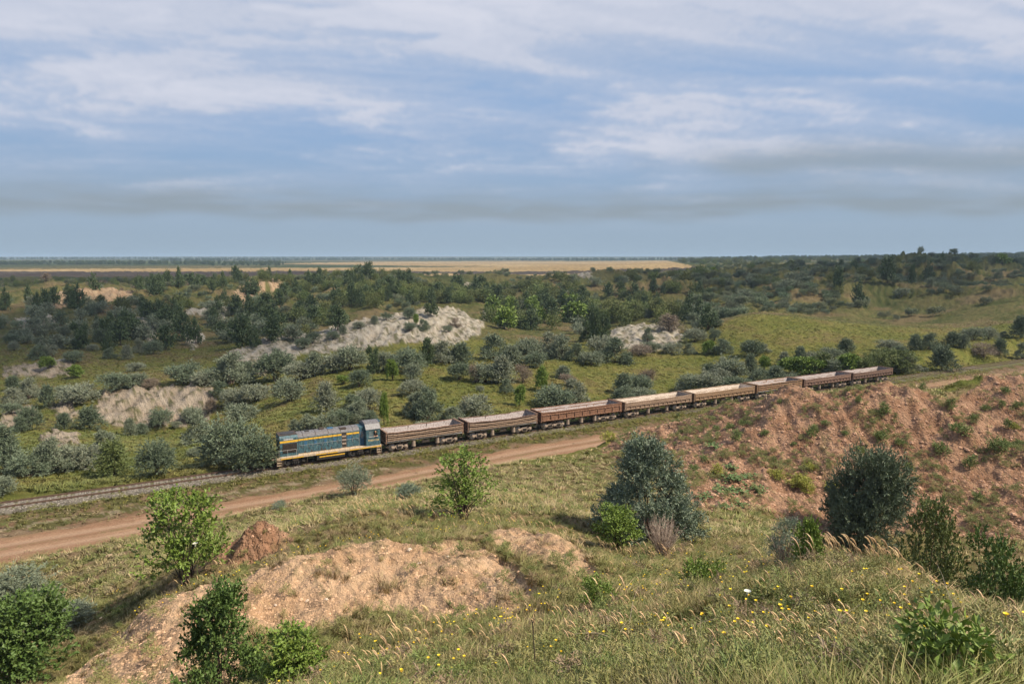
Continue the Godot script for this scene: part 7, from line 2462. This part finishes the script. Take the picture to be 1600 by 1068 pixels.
func near_plants():
	rng.seed = 902
	var a: Array = AT_GREY_OLEASTER
	var o := plant("oleaster_bush", "large blue-grey oleaster bush with reddish bare stems before the clay bank", "bush", "", a[0], a[1], a[2] * 1.04, a[3] * 1.18, crown_mesh(500, 5, 40, 2300, 15, 0.034, 0.32), M.leaf_blue, trunk_mesh(500, 5, 40, 0.012, 26))
	part("bare_stems", twig_mesh(501, 90, 0.85, 0.005), plain(0.17, 0.085, 0.055, 0.95), o, Vector3(0, -0.02, 0)).scale = Vector3(0.62, 0.55, 0.62)
	a = AT_DARK_OLEASTER
	plant("oleaster_bush", "large round dark green oleaster bush at the foot of the clay bank", "bush", "", a[0], a[1], a[2] * 1.1, a[3] * 0.86, crown_mesh(510, 0, 30, 2600, 15, 0.036, 0.34), M.leaf_dark, trunk_mesh(510, 0, 30, 0.016, 20))
	a = AT_PALE_BUSH
	plant("oleaster_bush", "pale silvery bush at the edge of the dirt road, below the locomotive", "bush", "", a[0], a[1], a[2], a[3], crown_mesh(520, 0, 20, 620, 12, 0.045, 0.32), M.leaf_silver, trunk_mesh(520, 0, 20, 0.014, 14))
	a = AT_SMALL_BUSH
	plant("oleaster_bush", "small dense blue-grey bush on the grass slope below the first wagon", "bush", "", a[0], a[1], a[2], a[3], crown_mesh(522, 4, 14, 620, 11, 0.055, 0.32), M.leaf_blue, trunk_mesh(522, 4, 14, 0.014, 10))
	a = AT_TINY_BUSH
	plant("oleaster_bush", "tiny grey bush above the small red heap near the road", "bush", "", a[0], a[1], a[2], a[3], crown_mesh(524, 4, 10, 260, 10, 0.08, 0.32), M.leaf_blue, trunk_mesh(524, 4, 10, 0.014, 8))
	a = AT_ELM_LEFT
	plant("elm_sapling", "bright green young elm with airy branches beside the small red heap", "tree", "", a[0], a[1], a[2], a[3] * 1.05, crown_mesh(530, 3, 64, 560, 9, 0.040, 0.60), M.leaf_green, trunk_mesh(530, 3, 60, 0.013, 34))
	a = AT_ELM_MIDDLE
	plant("elm_sapling", "airy light green young elm on the middle grass slope", "tree", "", a[0], a[1], a[2], a[3] * 1.1, crown_mesh(540, 3, 60, 430, 8, 0.038, 0.62), M.leaf_green, trunk_mesh(540, 3, 60, 0.014, 40))
	a = AT_ELM_FRONT
	plant("elm_sapling", "dense dark green young elm in front of the sandy mound", "tree", "", a[0], a[1], a[2], a[3] * 1.1, crown_mesh(550, 5, 54, 1250, 9, 0.035, 0.66), M.leaf_elm, trunk_mesh(550, 5, 54, 0.008, 34))
	a = AT_ELM_FRONT_LOW
	plant("elm_sapling", "low green elm shoots right of the dense dark elm", "shrub", "", a[0], a[1], a[2], a[3] * 1.2, crown_mesh(552, 3, 34, 520, 8, 0.055, 0.66), M.leaf_green, trunk_mesh(552, 3, 34, 0.012, 24))
	a = AT_BUSH_CORNER
	plant("elm_sapling", "dark green shrub filling the lower left corner", "shrub", "", a[0], a[1], a[2] * 0.85, a[3] * 1.25, crown_mesh(560, 0, 30, 1100, 10, 0.040, 0.68), M.leaf_elm, trunk_mesh(560, 0, 30, 0.012, 20))
	a = AT_BUSH_CORNER_SILVER
	plant("oleaster_bush", "silvery bush at the lower left, right of the dark corner shrub", "bush", "", a[0], a[1], a[2], a[3], crown_mesh(562, 4, 22, 900, 13, 0.046, 0.30), M.leaf_silver, trunk_mesh(562, 4, 22, 0.014, 16))
	a = AT_BUSH_CORNER_SILVER2
	plant("oleaster_bush", "silvery bush at the left edge, behind the dark corner shrub", "bush", "", a[0], a[1], a[2], a[3] * 1.2, crown_mesh(564, 0, 22, 900, 13, 0.046, 0.30), M.leaf_silver, trunk_mesh(564, 0, 22, 0.014, 16))
	# the ones that stand deep in the gully: tops at a known height
	for e in [[AT_ELM_RIGHT, 13.8, 3.9, 570, "light-leaved green elm in the gully right of the dark oleaster", M.leaf_willow, -0.3], [AT_ELM_RIGHT2, 13.3, 4.2, 572, "dark glossy green elm in the gully at the right", M.leaf_elm, 0.35]]:
		a = e[0]
		var h: float = e[1] - ground(a[0], a[1])
		plant("elm_sapling", e[4], "tree", "", a[0] + e[6], a[1], h, e[2], crown_mesh(e[3], 5, 50, 1350, 9, 0.030, 0.6), e[5], trunk_mesh(e[3], 5, 50, 0.012, 30))
	a = AT_REEDS_RIGHT
	plant("leafy_shrub", "tall green shrub in the gully at the right edge", "shrub", "", a[0] + 1.2, a[1], 11.6 - ground(a[0] + 1.2, a[1]), 2.4, crown_mesh(576, 2, 24, 800, 9, 0.036, 0.4), M.leaf_willow, trunk_mesh(576, 2, 24, 0.012, 16))
	a = AT_SAPLING
	plant("elm_sapling", "slim green sapling beside the grey herb on the grassy ridge", "tree", "", a[0], a[1], a[2] * 1.05, a[3] * 1.3, crown_mesh(580, 2, 22, 330, 9, 0.062, 0.66), M.leaf_green, trunk_mesh(580, 2, 22, 0.014, 14))
	a = AT_GREY_HERB
	o = plant("oleaster_bush", "thin grey oleaster with dead pale twigs on the grassy ridge", "bush", "", a[0], a[1], a[2] * 1.05, a[3] * 1.15, crown_mesh(582, 3, 30, 420, 10, 0.05, 0.25), M.leaf_blue, trunk_mesh(582, 3, 30, 0.012, 20))
	part("dead_twigs", twig_mesh(583, 40, 0.45, 0.008), M.dead, o)
	a = AT_DEAD_BUSH
	var d := thing("dead_bush", "pale leafless dead bush in front of the large blue-grey oleaster", "bush", spot(a[0], a[1], 0.05), 0.0)
	d.scale = Vector3(a[3], a[2], a[3]) * 0.92
	part("twigs", twig_mesh(590, 120, 0.75, 0.0075), M.dead, d)
	part("stem", bar_mesh(Vector3(0, -0.05, 0), Vector3(0, 0.15, 0), 0.03, 0.02), M.dead, d)
	a = AT_GREEN_UNDER
	plant("leafy_shrub", "green shrub at the left foot of the large blue-grey oleaster", "shrub", "", a[0], a[1], a[2] * 0.9, a[3] * 1.1, crown_mesh(592, 3, 40, 560, 9, 0.05, 0.6), M.leaf_green, trunk_mesh(592, 3, 40, 0.012, 24))
	a = AT_GREEN_TUFT
	plant("leafy_shrub", "small bright green shrub in the hollow behind the near ridge", "shrub", "", a[0], a[1], a[2], a[3] * 1.3, crown_mesh(594, 4, 22, 420, 9, 0.065, 0.55), M.leaf_green, trunk_mesh(594, 4, 22, 0.012, 14))
	a = AT_GREEN_TUFT2
	plant("leafy_shrub", "low bright green shrub among yellow flowers, lower centre", "shrub", "", a[0], a[1], a[2] * 0.9, a[3] * 1.2, crown_mesh(596, 3, 26, 330, 8, 0.06, 0.5), M.leaf_green, trunk_mesh(596, 3, 26, 0.012, 16))
	a = AT_SAPLING_FRONT
	plant("elm_sapling", "leafy green sapling nearest the viewer at the lower right", "tree", "", a[0], a[1], a[2] * 1.12, a[3] * 1.1, crown_mesh(598, 3, 34, 150, 6, 0.115, 0.55, 0.25), M.leaf_green, trunk_mesh(598, 3, 34, 0.016, 26))
	# weeds on the clay bank
	var wm := []
	for j in 3:
		wm.append([crown_mesh(610 + j, 4 if j else 3, 12, 150, 9, 0.11, 0.35), trunk_mesh(610 + j, 4 if j else 3, 12, 0.014, 8)])
	var gm: StandardMaterial3D = leafy(0.150, 0.205, 0.055)
	var row_weeds_on_bank := from_left(WEEDS_ON_BANK)
	for i in row_weeds_on_bank.size():
		var p: Array = row_weeds_on_bank[i]
		var m: Array = wm[i % 3]
		plant("weed_plant", "green weed clump growing on the reddish clay bank, %s from the left" % ordinal(i + 1), "weed", "green weed clumps on the clay bank", p[0], p[1], p[2] * 0.8, p[2] * 0.9, m[0], gm, m[1])
	var ym: StandardMaterial3D = leafy(0.30, 0.31, 0.05)
	var row_yellow_weeds := from_left(YELLOW_WEEDS)
	for i in row_yellow_weeds.size():
		var p: Array = row_yellow_weeds[i]
		var m: Array = wm[(i + 1) % 3]
		plant("weed_plant", "yellow-flowering weed clump on the reddish clay bank, %s from the left" % ordinal(i + 1), "weed", "yellow-flowering weeds on the clay bank", p[0], p[1], p[2] * 1.0, p[2] * 1.4, m[0], ym, m[1])
	var lm := crown_mesh(620, 4, 9, 34, 3, 0.34, 0.85, 0.4)
	var lt := trunk_mesh(620, 4, 9, 0.02, 8)
	var lg: StandardMaterial3D = leafy(0.105, 0.165, 0.05)
	var row_leafy_weeds := from_left(LEAFY_WEEDS)
	for i in row_leafy_weeds.size():
		var p: Array = row_leafy_weeds[i]
		plant("burdock_plant", "low broad-leaved green plant in the patch on the clay bank, %s from the left" % ordinal(i + 1), "plant", "broad-leaved plants on the clay bank", p[0], p[1], p[2] * 0.55, p[2] * 1.35, lm, lg, lt)

# ------------------------------------------------------------------ grass and flowers
func tuft_mesh(seed_: int, blades: int, wide: float, spread: float, lean: float) -> ArrayMesh:
	var r := RandomNumberGenerator.new()
	r.seed = seed_
	var v := PackedVector3Array()
	var n := PackedVector3Array()
	var cc := PackedColorArray()
	var idx := PackedInt32Array()
	for i in blades:
		var a := r.randf() * TAU
		var p := Vector3(cos(a), 0, sin(a)) * spread * sqrt(r.randf())
		var h := r.randf_range(0.45, 1.0)
		var d := Vector3(r.randfn(), 0, r.randfn()) * lean + Vector3(-0.06, 0, 0.02)
		var side := Vector3(cos(a + 1.3), 0, sin(a + 1.3)) * wide
		var m := p + Vector3(0, h * 0.55, 0) + d * h * 0.4
		var tip := p + Vector3(0, h * 0.95, 0) + d * h * 1.1
		p.y = -0.05
		var b := v.size()
		v.append_array(PackedVector3Array([p - side, p + side, m - side * 0.7, m + side * 0.7, tip]))
		var nn := (d + Vector3(0, 0.7, 0) + Vector3(r.randfn(), 0, r.randfn()) * 0.4).normalized()
		var g := r.randf_range(0.7, 1.3)
		for k in 5:
			n.append(nn)
			cc.append(Color(g * r.randf_range(0.95, 1.1), g, g))
		idx.append_array(PackedInt32Array([b, b + 2, b + 1, b + 1, b + 2, b + 3, b + 2, b + 4, b + 3]))
	var arr := []
	arr.resize(Mesh.ARRAY_MAX)
	arr[Mesh.ARRAY_VERTEX] = v
	arr[Mesh.ARRAY_NORMAL] = n
	arr[Mesh.ARRAY_COLOR] = cc
	arr[Mesh.ARRAY_INDEX] = idx
	var mm := ArrayMesh.new()
	mm.add_surface_from_arrays(Mesh.PRIMITIVE_TRIANGLES, arr)
	return mm

func plume_mesh() -> ArrayMesh:
	# a dry grass head bending over on its stalk
	var st := st_new()
	var pts := [Vector3(0, -0.05, 0), Vector3(-0.03, 0.45, 0), Vector3(-0.09, 0.72, 0), Vector3(-0.13, 0.80, 0), Vector3(-0.19, 0.89, 0), Vector3(-0.26, 0.95, 0), Vector3(-0.31, 0.97, 0)]
	var rad := [0.004, 0.004, 0.004, 0.017, 0.024, 0.017, 0.002]
	for i in pts.size() - 1:
		add_bar(st, pts[i], pts[i + 1], rad[i], rad[i + 1], 5, false)
	return done(st)

func flower_parts() -> Array:
	var stem := st_new()
	add_bar(stem, Vector3(0, -0.1, 0), Vector3(0.02, 0.6, 0.01), 0.006, 0.005, 4, false)
	add_bar(stem, Vector3(0.02, 0.6, 0.01), Vector3(0.0, 0.97, 0.0), 0.005, 0.004, 4, false)
	var head := st_new()
	for i in 10:
		var a := TAU * i / 10.0
		var e := Vector3(cos(a), 0, sin(a))
		var s := Vector3(-sin(a), 0, cos(a))
		var tip := Vector3(0, 1.02, 0) + e * 0.055
		for p in [Vector3(0, 0.97, 0), tip - s * 0.017, tip + s * 0.017]:
			head.add_vertex(p)
	add_bar(head, Vector3(0, 0.95, 0), Vector3(0, 1.015, 0), 0.012, 0.02, 6)
	return [done(stem), done(head)]

func build_cover():
	rng.seed = 903
	var fine := [tuft_mesh(700, 34, 0.0075, 0.22, 0.22), tuft_mesh(701, 26, 0.009, 0.28, 0.34), tuft_mesh(702, 40, 0.006, 0.16, 0.14)]
	var coarse := tuft_mesh(703, 16, 0.022, 0.32, 0.3)
	var bufs := [PackedFloat32Array(), PackedFloat32Array(), PackedFloat32Array(), PackedFloat32Array()]
	var counts := [0, 0, 0, 0]
	var green := Color(0.180, 0.228, 0.055)
	var olive := Color(0.280, 0.262, 0.090)
	var straw := Color(0.48, 0.375, 0.215)
	# the near slopes
	for i in 60000:
		var z := exp(rng.randf_range(log(3.4), log(78.0)))
		var x := rng.randf_range(-0.84, 0.84) * z
		var zn := zone_of(x, z)
		var pat := n_mid.get_noise_2d(x * 0.35 + 91.0, z * 0.35)
		var keep := 0.45 + 0.55 * smoothstep(-0.2, 0.3, n_mid.get_noise_2d(x * 0.6, z * 0.6 + 33.0))
		if zn == 1:
			keep = 0.045 + 0.4 * smoothstep(0.25, 0.5, pat)
		elif zn == 2:
			keep = 0.07 + 0.3 * smoothstep(0.2, 0.5, pat)
		var d := across(x, z)
		if d > -18.0:
			var ro := road_off(along(x, z))
			if d > -2.2:
				continue
			var off := absf(d + ro)
			if off < 2.3 and not (off < 0.35 and rng.randf() < 0.3 or off > 1.6 and rng.randf() < 0.3):
				continue
			if d > -ro - 3.0:
				keep = 0.35
		if rng.randf() > keep:
			continue
		var dry := clampf(0.55 + pat * 0.9 + rng.randfn() * 0.28, 0.0, 1.0)
		var col := green.lerp(olive, minf(dry * 2.0, 1.0)).lerp(straw, maxf(0.0, dry * 2.0 - 1.0))
		var g := rng.randf_range(0.75, 1.2)
		col = Color(col.r * g, col.g * g, col.b * g)
		var size := rng.randf_range(0.10, 0.30) * (1.0 if zn == 0 else 0.8) * (0.7 + 0.9 * clampf(0.5 + n_big.get_noise_2d(x * 0.25, z * 0.25) * 1.4, 0.0, 1.0))
		if d > -14.0:
			size *= 0.6
		var wide := (0.55 + z * 0.012) * rng.randf_range(0.7, 1.2)
		var k := 3 if z > 34.0 else rng.randi() % 3
		put(bufs[k], spot(x, z), rng.randf() * TAU, wide, size, col, Vector2(rng.randfn() * 0.25 - 0.05, rng.randfn() * 0.2))
		counts[k] += 1
	# the meadow beyond the track
	for i in 34000:
		var z := exp(rng.randf_range(log(70.0), log(230.0)))
		var x := rng.randf_range(-0.84, 0.84) * z
		var d := across(x, z)
		if d < 2.0:
			continue
		var zn := zone_of(x, z)
		if zn != 0 and rng.randf() > 0.06:
			continue
		var pat := n_big.get_noise_2d(x * 0.045, z * 0.045)
		var dry := clampf(0.25 + pat * 0.8 + rng.randfn() * 0.2, 0.0, 1.0)
		var col := Color(0.155, 0.190, 0.044).lerp(Color(0.285, 0.26, 0.08), dry)
		var g := rng.randf_range(0.75, 1.2)
		put(bufs[3], spot(x, z), rng.randf() * TAU, rng.randf_range(0.9, 1.9), rng.randf_range(0.18, 0.42), Color(col.r * g, col.g * g, col.b * g))
		counts[3] += 1
	# weeds along the rails
	for i in 6500:
		var s := rng.randf_range(-15.0, 175.0)
		var u := rng.randfn() * 2.2 - 1.4
		if s < 30.0 and absf(u) < 1.7 and rng.randf() < 0.85:
			continue
		if u > 3.0 or u < -6.5:
			continue
		var p := on_track(s, u)
		var g := rng.randf_range(0.75, 1.2)
		var col := Color(0.155, 0.185, 0.04).lerp(Color(0.33, 0.29, 0.06), rng.randf() * 0.8)
		put(bufs[3], Vector3(p.x, LEVEL + (0.16 if absf(u) < 1.6 else 0.0), -p.y), rng.randf() * TAU, rng.randf_range(0.4, 0.9), rng.randf_range(0.15, 0.38), Color(col.r * g, col.g * g, col.b * g))
		counts[3] += 1
	var labels := ["fine dry grass on the near slopes", "loose dry grass on the near slopes", "upright green grass on the near slopes", "meadow grass beyond and beside the track"]
	for k in 4:
		multi("grass", fine[k] if k < 3 else coarse, M.blade, bufs[k], counts[k], labels[k])
	# small leafy herbs among the grass
	var herb := crown_mesh(720, 3, 14, 60, 6, 0.13, 0.32)
	var hb := PackedFloat32Array()
	var hc := 0
	for i in 3800:
		var z := exp(rng.randf_range(log(4.2), log(70.0)))
		var x := rng.randf_range(-0.84, 0.84) * z
		var zn := zone_of(x, z)
		if across(x, z) > -13.0 and rng.randf() > 0.25:
			continue
		if absf(across(x, z) + road_off(along(x, z))) < 2.6 or across(x, z) > -2.5:
			continue
		if zn == 1 and rng.randf() > 0.3:
			continue
		var c := Color(0.155, 0.205, 0.055).lerp(Color(0.32, 0.285, 0.12), rng.randf() * 0.9)
		if rng.randf() < 0.12:
			c = Color(0.27, 0.20, 0.13)
		var sz := rng.randf_range(0.14, 0.36) * (1.0 + z * 0.008)
		put(hb, spot(x, z), rng.randf() * TAU, sz * rng.randf_range(0.8, 1.3), sz, c)
		hc += 1
	for i in 9000:
		var z := rng.randf_range(44.0, 84.0)
		var x := rng.randf_range(0.05, 0.84) * z
		if zone_of(x, z) != 2 or n_mid.get_noise_2d(x * 0.16, z * 0.16 + 60.0) + 0.20 * smoothstep(0.36, 0.18, x / z) < 0.20:
			continue
		var c := Color(0.15, 0.20, 0.055).lerp(Color(0.30, 0.27, 0.11), rng.randf())
		var sz := rng.randf_range(0.18, 0.55)
		put(hb, spot(x, z), rng.randf() * TAU, sz * rng.randf_range(0.9, 1.5), sz, c)
		hc += 1
	multi("herbs", herb, M.blade, hb, hc, "low leafy herbs scattered through the near grass and clay")
	# crumbled clods on the bare clay and sand
	for kind in 2:
		var cb := PackedFloat32Array()
		var cn := 0
		for i in 26000:
			var z := exp(rng.randf_range(log(11.0), log(26.0))) if kind == 0 else rng.randf_range(28.0, 84.0)
			var x := rng.randf_range(-0.8, 0.3) * z if kind == 0 else rng.randf_range(-0.42, 0.84) * z
			if zone_of(x, z) != kind + 1:
				continue
			var sz := rng.randf_range(0.010, 0.030) * (1.0 + 1.6 * pow(rng.randf(), 8.0)) if kind == 0 else rng.randf_range(0.045, 0.12) * (1.0 + 1.6 * pow(rng.randf(), 5.0)) * (0.45 if z < 40.0 else 1.0)
			var g := rng.randf_range(0.75, 1.15)
			var c := Color(0.56, 0.37, 0.24) if kind == 0 else Color(0.42, 0.255, 0.17)
			put(cb, spot(x, z, sz * 0.2), rng.randf() * TAU, sz, sz * rng.randf_range(0.6, 1.0), Color(c.r * g, c.g * g, c.b * g))
			cn += 1
		multi("clods", stone_mesh(60 + kind), M.clod, cb, cn, ["crumbled sandy clods on the pale mounds", "crumbled clay clods on the reddish bank"][kind])
	# dry grass heads, in drifts
	var buf := PackedFloat32Array()
	var count := 0
	var drifts := [[Vector2(7.4, 15.5), Vector2(0.7, 1.6), 46], [Vector2(7.4, 12.8), Vector2(0.6, 1.8), 60], [Vector2(7.0, 10.4), Vector2(0.6, 1.4), 34], [Vector2(6.3, 13.3), Vector2(1.6, 1.8), 30], [Vector2(1.4, 39.0), Vector2(2.6, 1.6), 60], [Vector2(-7.5, 36.0), Vector2(3.2, 3.0), 90], [Vector2(-3.5, 33.0), Vector2(3.5, 2.5), 60], [Vector2(2.2, 27.5), Vector2(2.2, 1.5), 60], [Vector2(5.0, 25.0), Vector2(1.5, 1.3), 40], [Vector2(-1.8, 12.0), Vector2(1.6, 1.6), 60], [Vector2(1.6, 10.5), Vector2(1.5, 1.6), 80], [Vector2(3.0, 7.5), Vector2(1.6, 1.6), 60], [Vector2(-12.5, 27.5), Vector2(1.2, 1.0), 24], [Vector2(4.2, 6.8), Vector2(1.5, 1.0), 30]]
	for dr in drifts:
		for i in dr[2]:
			var x: float = dr[0].x + rng.randfn() * dr[1].x * 0.6
			var z: float = dr[0].y + rng.randfn() * dr[1].y * 0.6
			if z < 4.5:
				continue
			var g := rng.randf_range(0.75, 1.25)
			var sz := rng.randf_range(0.45, 0.8) * (0.62 if z < 12.0 else 1.0)
			put(buf, spot(x, z), rng.randfn() * 0.5, sz, sz, Color(g, g * rng.randf_range(0.9, 1.05), g * 0.95))
			count += 1
	for i in 1500:
		var z := exp(rng.randf_range(log(5.0), log(46.0)))
		var x := rng.randf_range(-0.5, 0.8) * z
		if across(x, z) > -17.0 or n_mid.get_noise_2d(x * 0.22 + 3.0, z * 0.22) < 0.08 or zone_of(x, z) == 2:
			continue
		var g := rng.randf_range(0.8, 1.3)
		var sz := rng.randf_range(0.28, 0.46) * (1.0 + z * 0.012)
		put(buf, spot(x, z), rng.randfn() * 0.7, sz, sz, Color(g, g * rng.randf_range(0.92, 1.05), g * 0.95))
		count += 1
	multi("seed_grass", plume_mesh(), M.plume, buf, count, "straw-coloured grass heads bending over the near slopes")
	# small yellow flowers sprinkled over the slopes
	var fp := flower_parts()
	var stems := PackedFloat32Array()
	var heads := PackedFloat32Array()
	count = 0
	for i in 1500:
		var z := exp(rng.randf_range(log(8.0), log(36.0)))
		var x := rng.randf_range(-0.62, 0.7) * z
		if n_big.get_noise_2d(x * 0.12, z * 0.12 + 7.0) < -0.05 or zone_of(x, z) == 2:
			continue
		var at := spot(x, z)
		var turn := rng.randf() * TAU
		var sz := rng.randf_range(0.22, 0.4)
		put(stems, at, turn, sz, sz, Color(1, 1, 1))
		put(heads, at, turn, sz, sz, Color(1, rng.randf_range(0.85, 1.1), 1))
		count += 1
	multi("small_flower_stems", fp[0], leafy(0.10, 0.15, 0.04), stems, count, "thin stems of the small yellow flowers")
	multi("small_yellow_flowers", fp[1], M.petal, heads, count, "small yellow flowers sprinkled over the near slopes")

func build_small_things():
	rng.seed = 904
	var fp := flower_parts()
	var stem_mat := leafy(0.10, 0.15, 0.04)
	var blooms := from_left(BIG_FLOWERS)
	for i in blooms.size():
		var p: Array = blooms[i]
		var o := thing("yellow_flower", "large yellow wildflower in the near right grass, %s from the left" % ordinal(i + 1), "flower", spot(p[0], p[1], 0.02), rng.randf() * TAU, "yellow wildflowers in the near grass")
		var k: float = clampf(p[2] / 0.15, 0.26, 0.46)
		o.scale = Vector3.ONE * k
		part("stem", fp[0], stem_mat, o)
		part("flower_head", fp[1], M.petal, o)
	var ds: Array = AT_DARK_STALK
	var stalk := thing("dry_stalk", "tall dark dead stalk standing upright in the lower centre", "stalk", spot(ds[0], ds[1], 0.02))
	var sk := plain(0.07, 0.05, 0.038, 0.95)
	part("stem", bar_mesh(Vector3.ZERO, Vector3(-0.05, ds[2], 0.02), 0.009, 0.006, 6), sk, stalk)
	part("seed_head", twig_mesh(640, 7, 0.8, 0.03), sk, stalk, Vector3(-0.05, ds[2] - 0.02, 0.02)).scale = Vector3.ONE * 0.09
	# two white flower heads
	for w in [[-13.6, 28.0, 2.0, "white flower head in front of the young elm by the red heap"], [2.95, 8.1, 0.75, "white flower head in the dry grass, lower right"]]:
		var o := thing("white_flower", w[3], "flower", spot(w[0], w[1], 0.02), 0.0)
		o.scale = Vector3.ONE * w[2]
		part("stem", fp[0], stem_mat, o)
		part("flower_head", fp[1], M.white_petal, o)
	# stones
	var a: Array = AT_ROCK
	var rock := thing("rock", "pinkish boulder lying by the dirt road at the left", "rock", spot(a[0], a[1], 0.05), 0.4)
	rock.scale = Vector3(0.34, 0.30, 0.30)
	var rm := plain(0.42, 0.28, 0.22, 0.95)
	part("boulder", stone_mesh(41), rm, rock)
	var pale := plain(0.55, 0.45, 0.36, 0.95)
	var stones := from_left(SMALL_STONES)
	for i in stones.size():
		var p: Array = stones[i]
		var o := part("stone", stone_mesh(50 + i), pale, self, spot(p[0], p[1], -0.02))
		o.scale = Vector3(p[2], p[2] * 0.7, p[2] * 0.8) * 0.5
		o.rotation.y = rng.randf() * TAU
		tag(o, "pale stone lying on the near ground, %s from the left" % ordinal(i + 1), "stone", "pale stones on the clay")
	# dry bent stalks lying in the near grass
	var where := []
	for i in 16:
		where.append([rng.randf_range(1.0, 4.4), rng.randf_range(5.6, 9.0)])
	where = from_left(where)
	for i in 16:
		var x: float = where[i][0]
		var z: float = where[i][1]
		var st := st_new()
		var p := Vector3(0, 0.05, 0)
		var dir := Vector3(rng.randfn() * 0.8 + 0.3, rng.randf_range(0.1, 0.5), rng.randfn() * 0.4).normalized()
		for k in 6:
			var q := p + dir * 0.16
			add_bar(st, p, q, 0.004 - k * 0.0005, 0.0035 - k * 0.0005, 4, false)
			dir = (dir + Vector3(rng.randfn() * 0.08, -0.13, rng.randfn() * 0.08)).normalized()
			p = q
		var o := part("dry_stalk", done(st), M.dead, self, spot(x, z))
		tag(o, "bleached dry stalk bent over the near grass, %s from the left" % ordinal(i + 1), "stalk", "bleached stalks in the near grass")
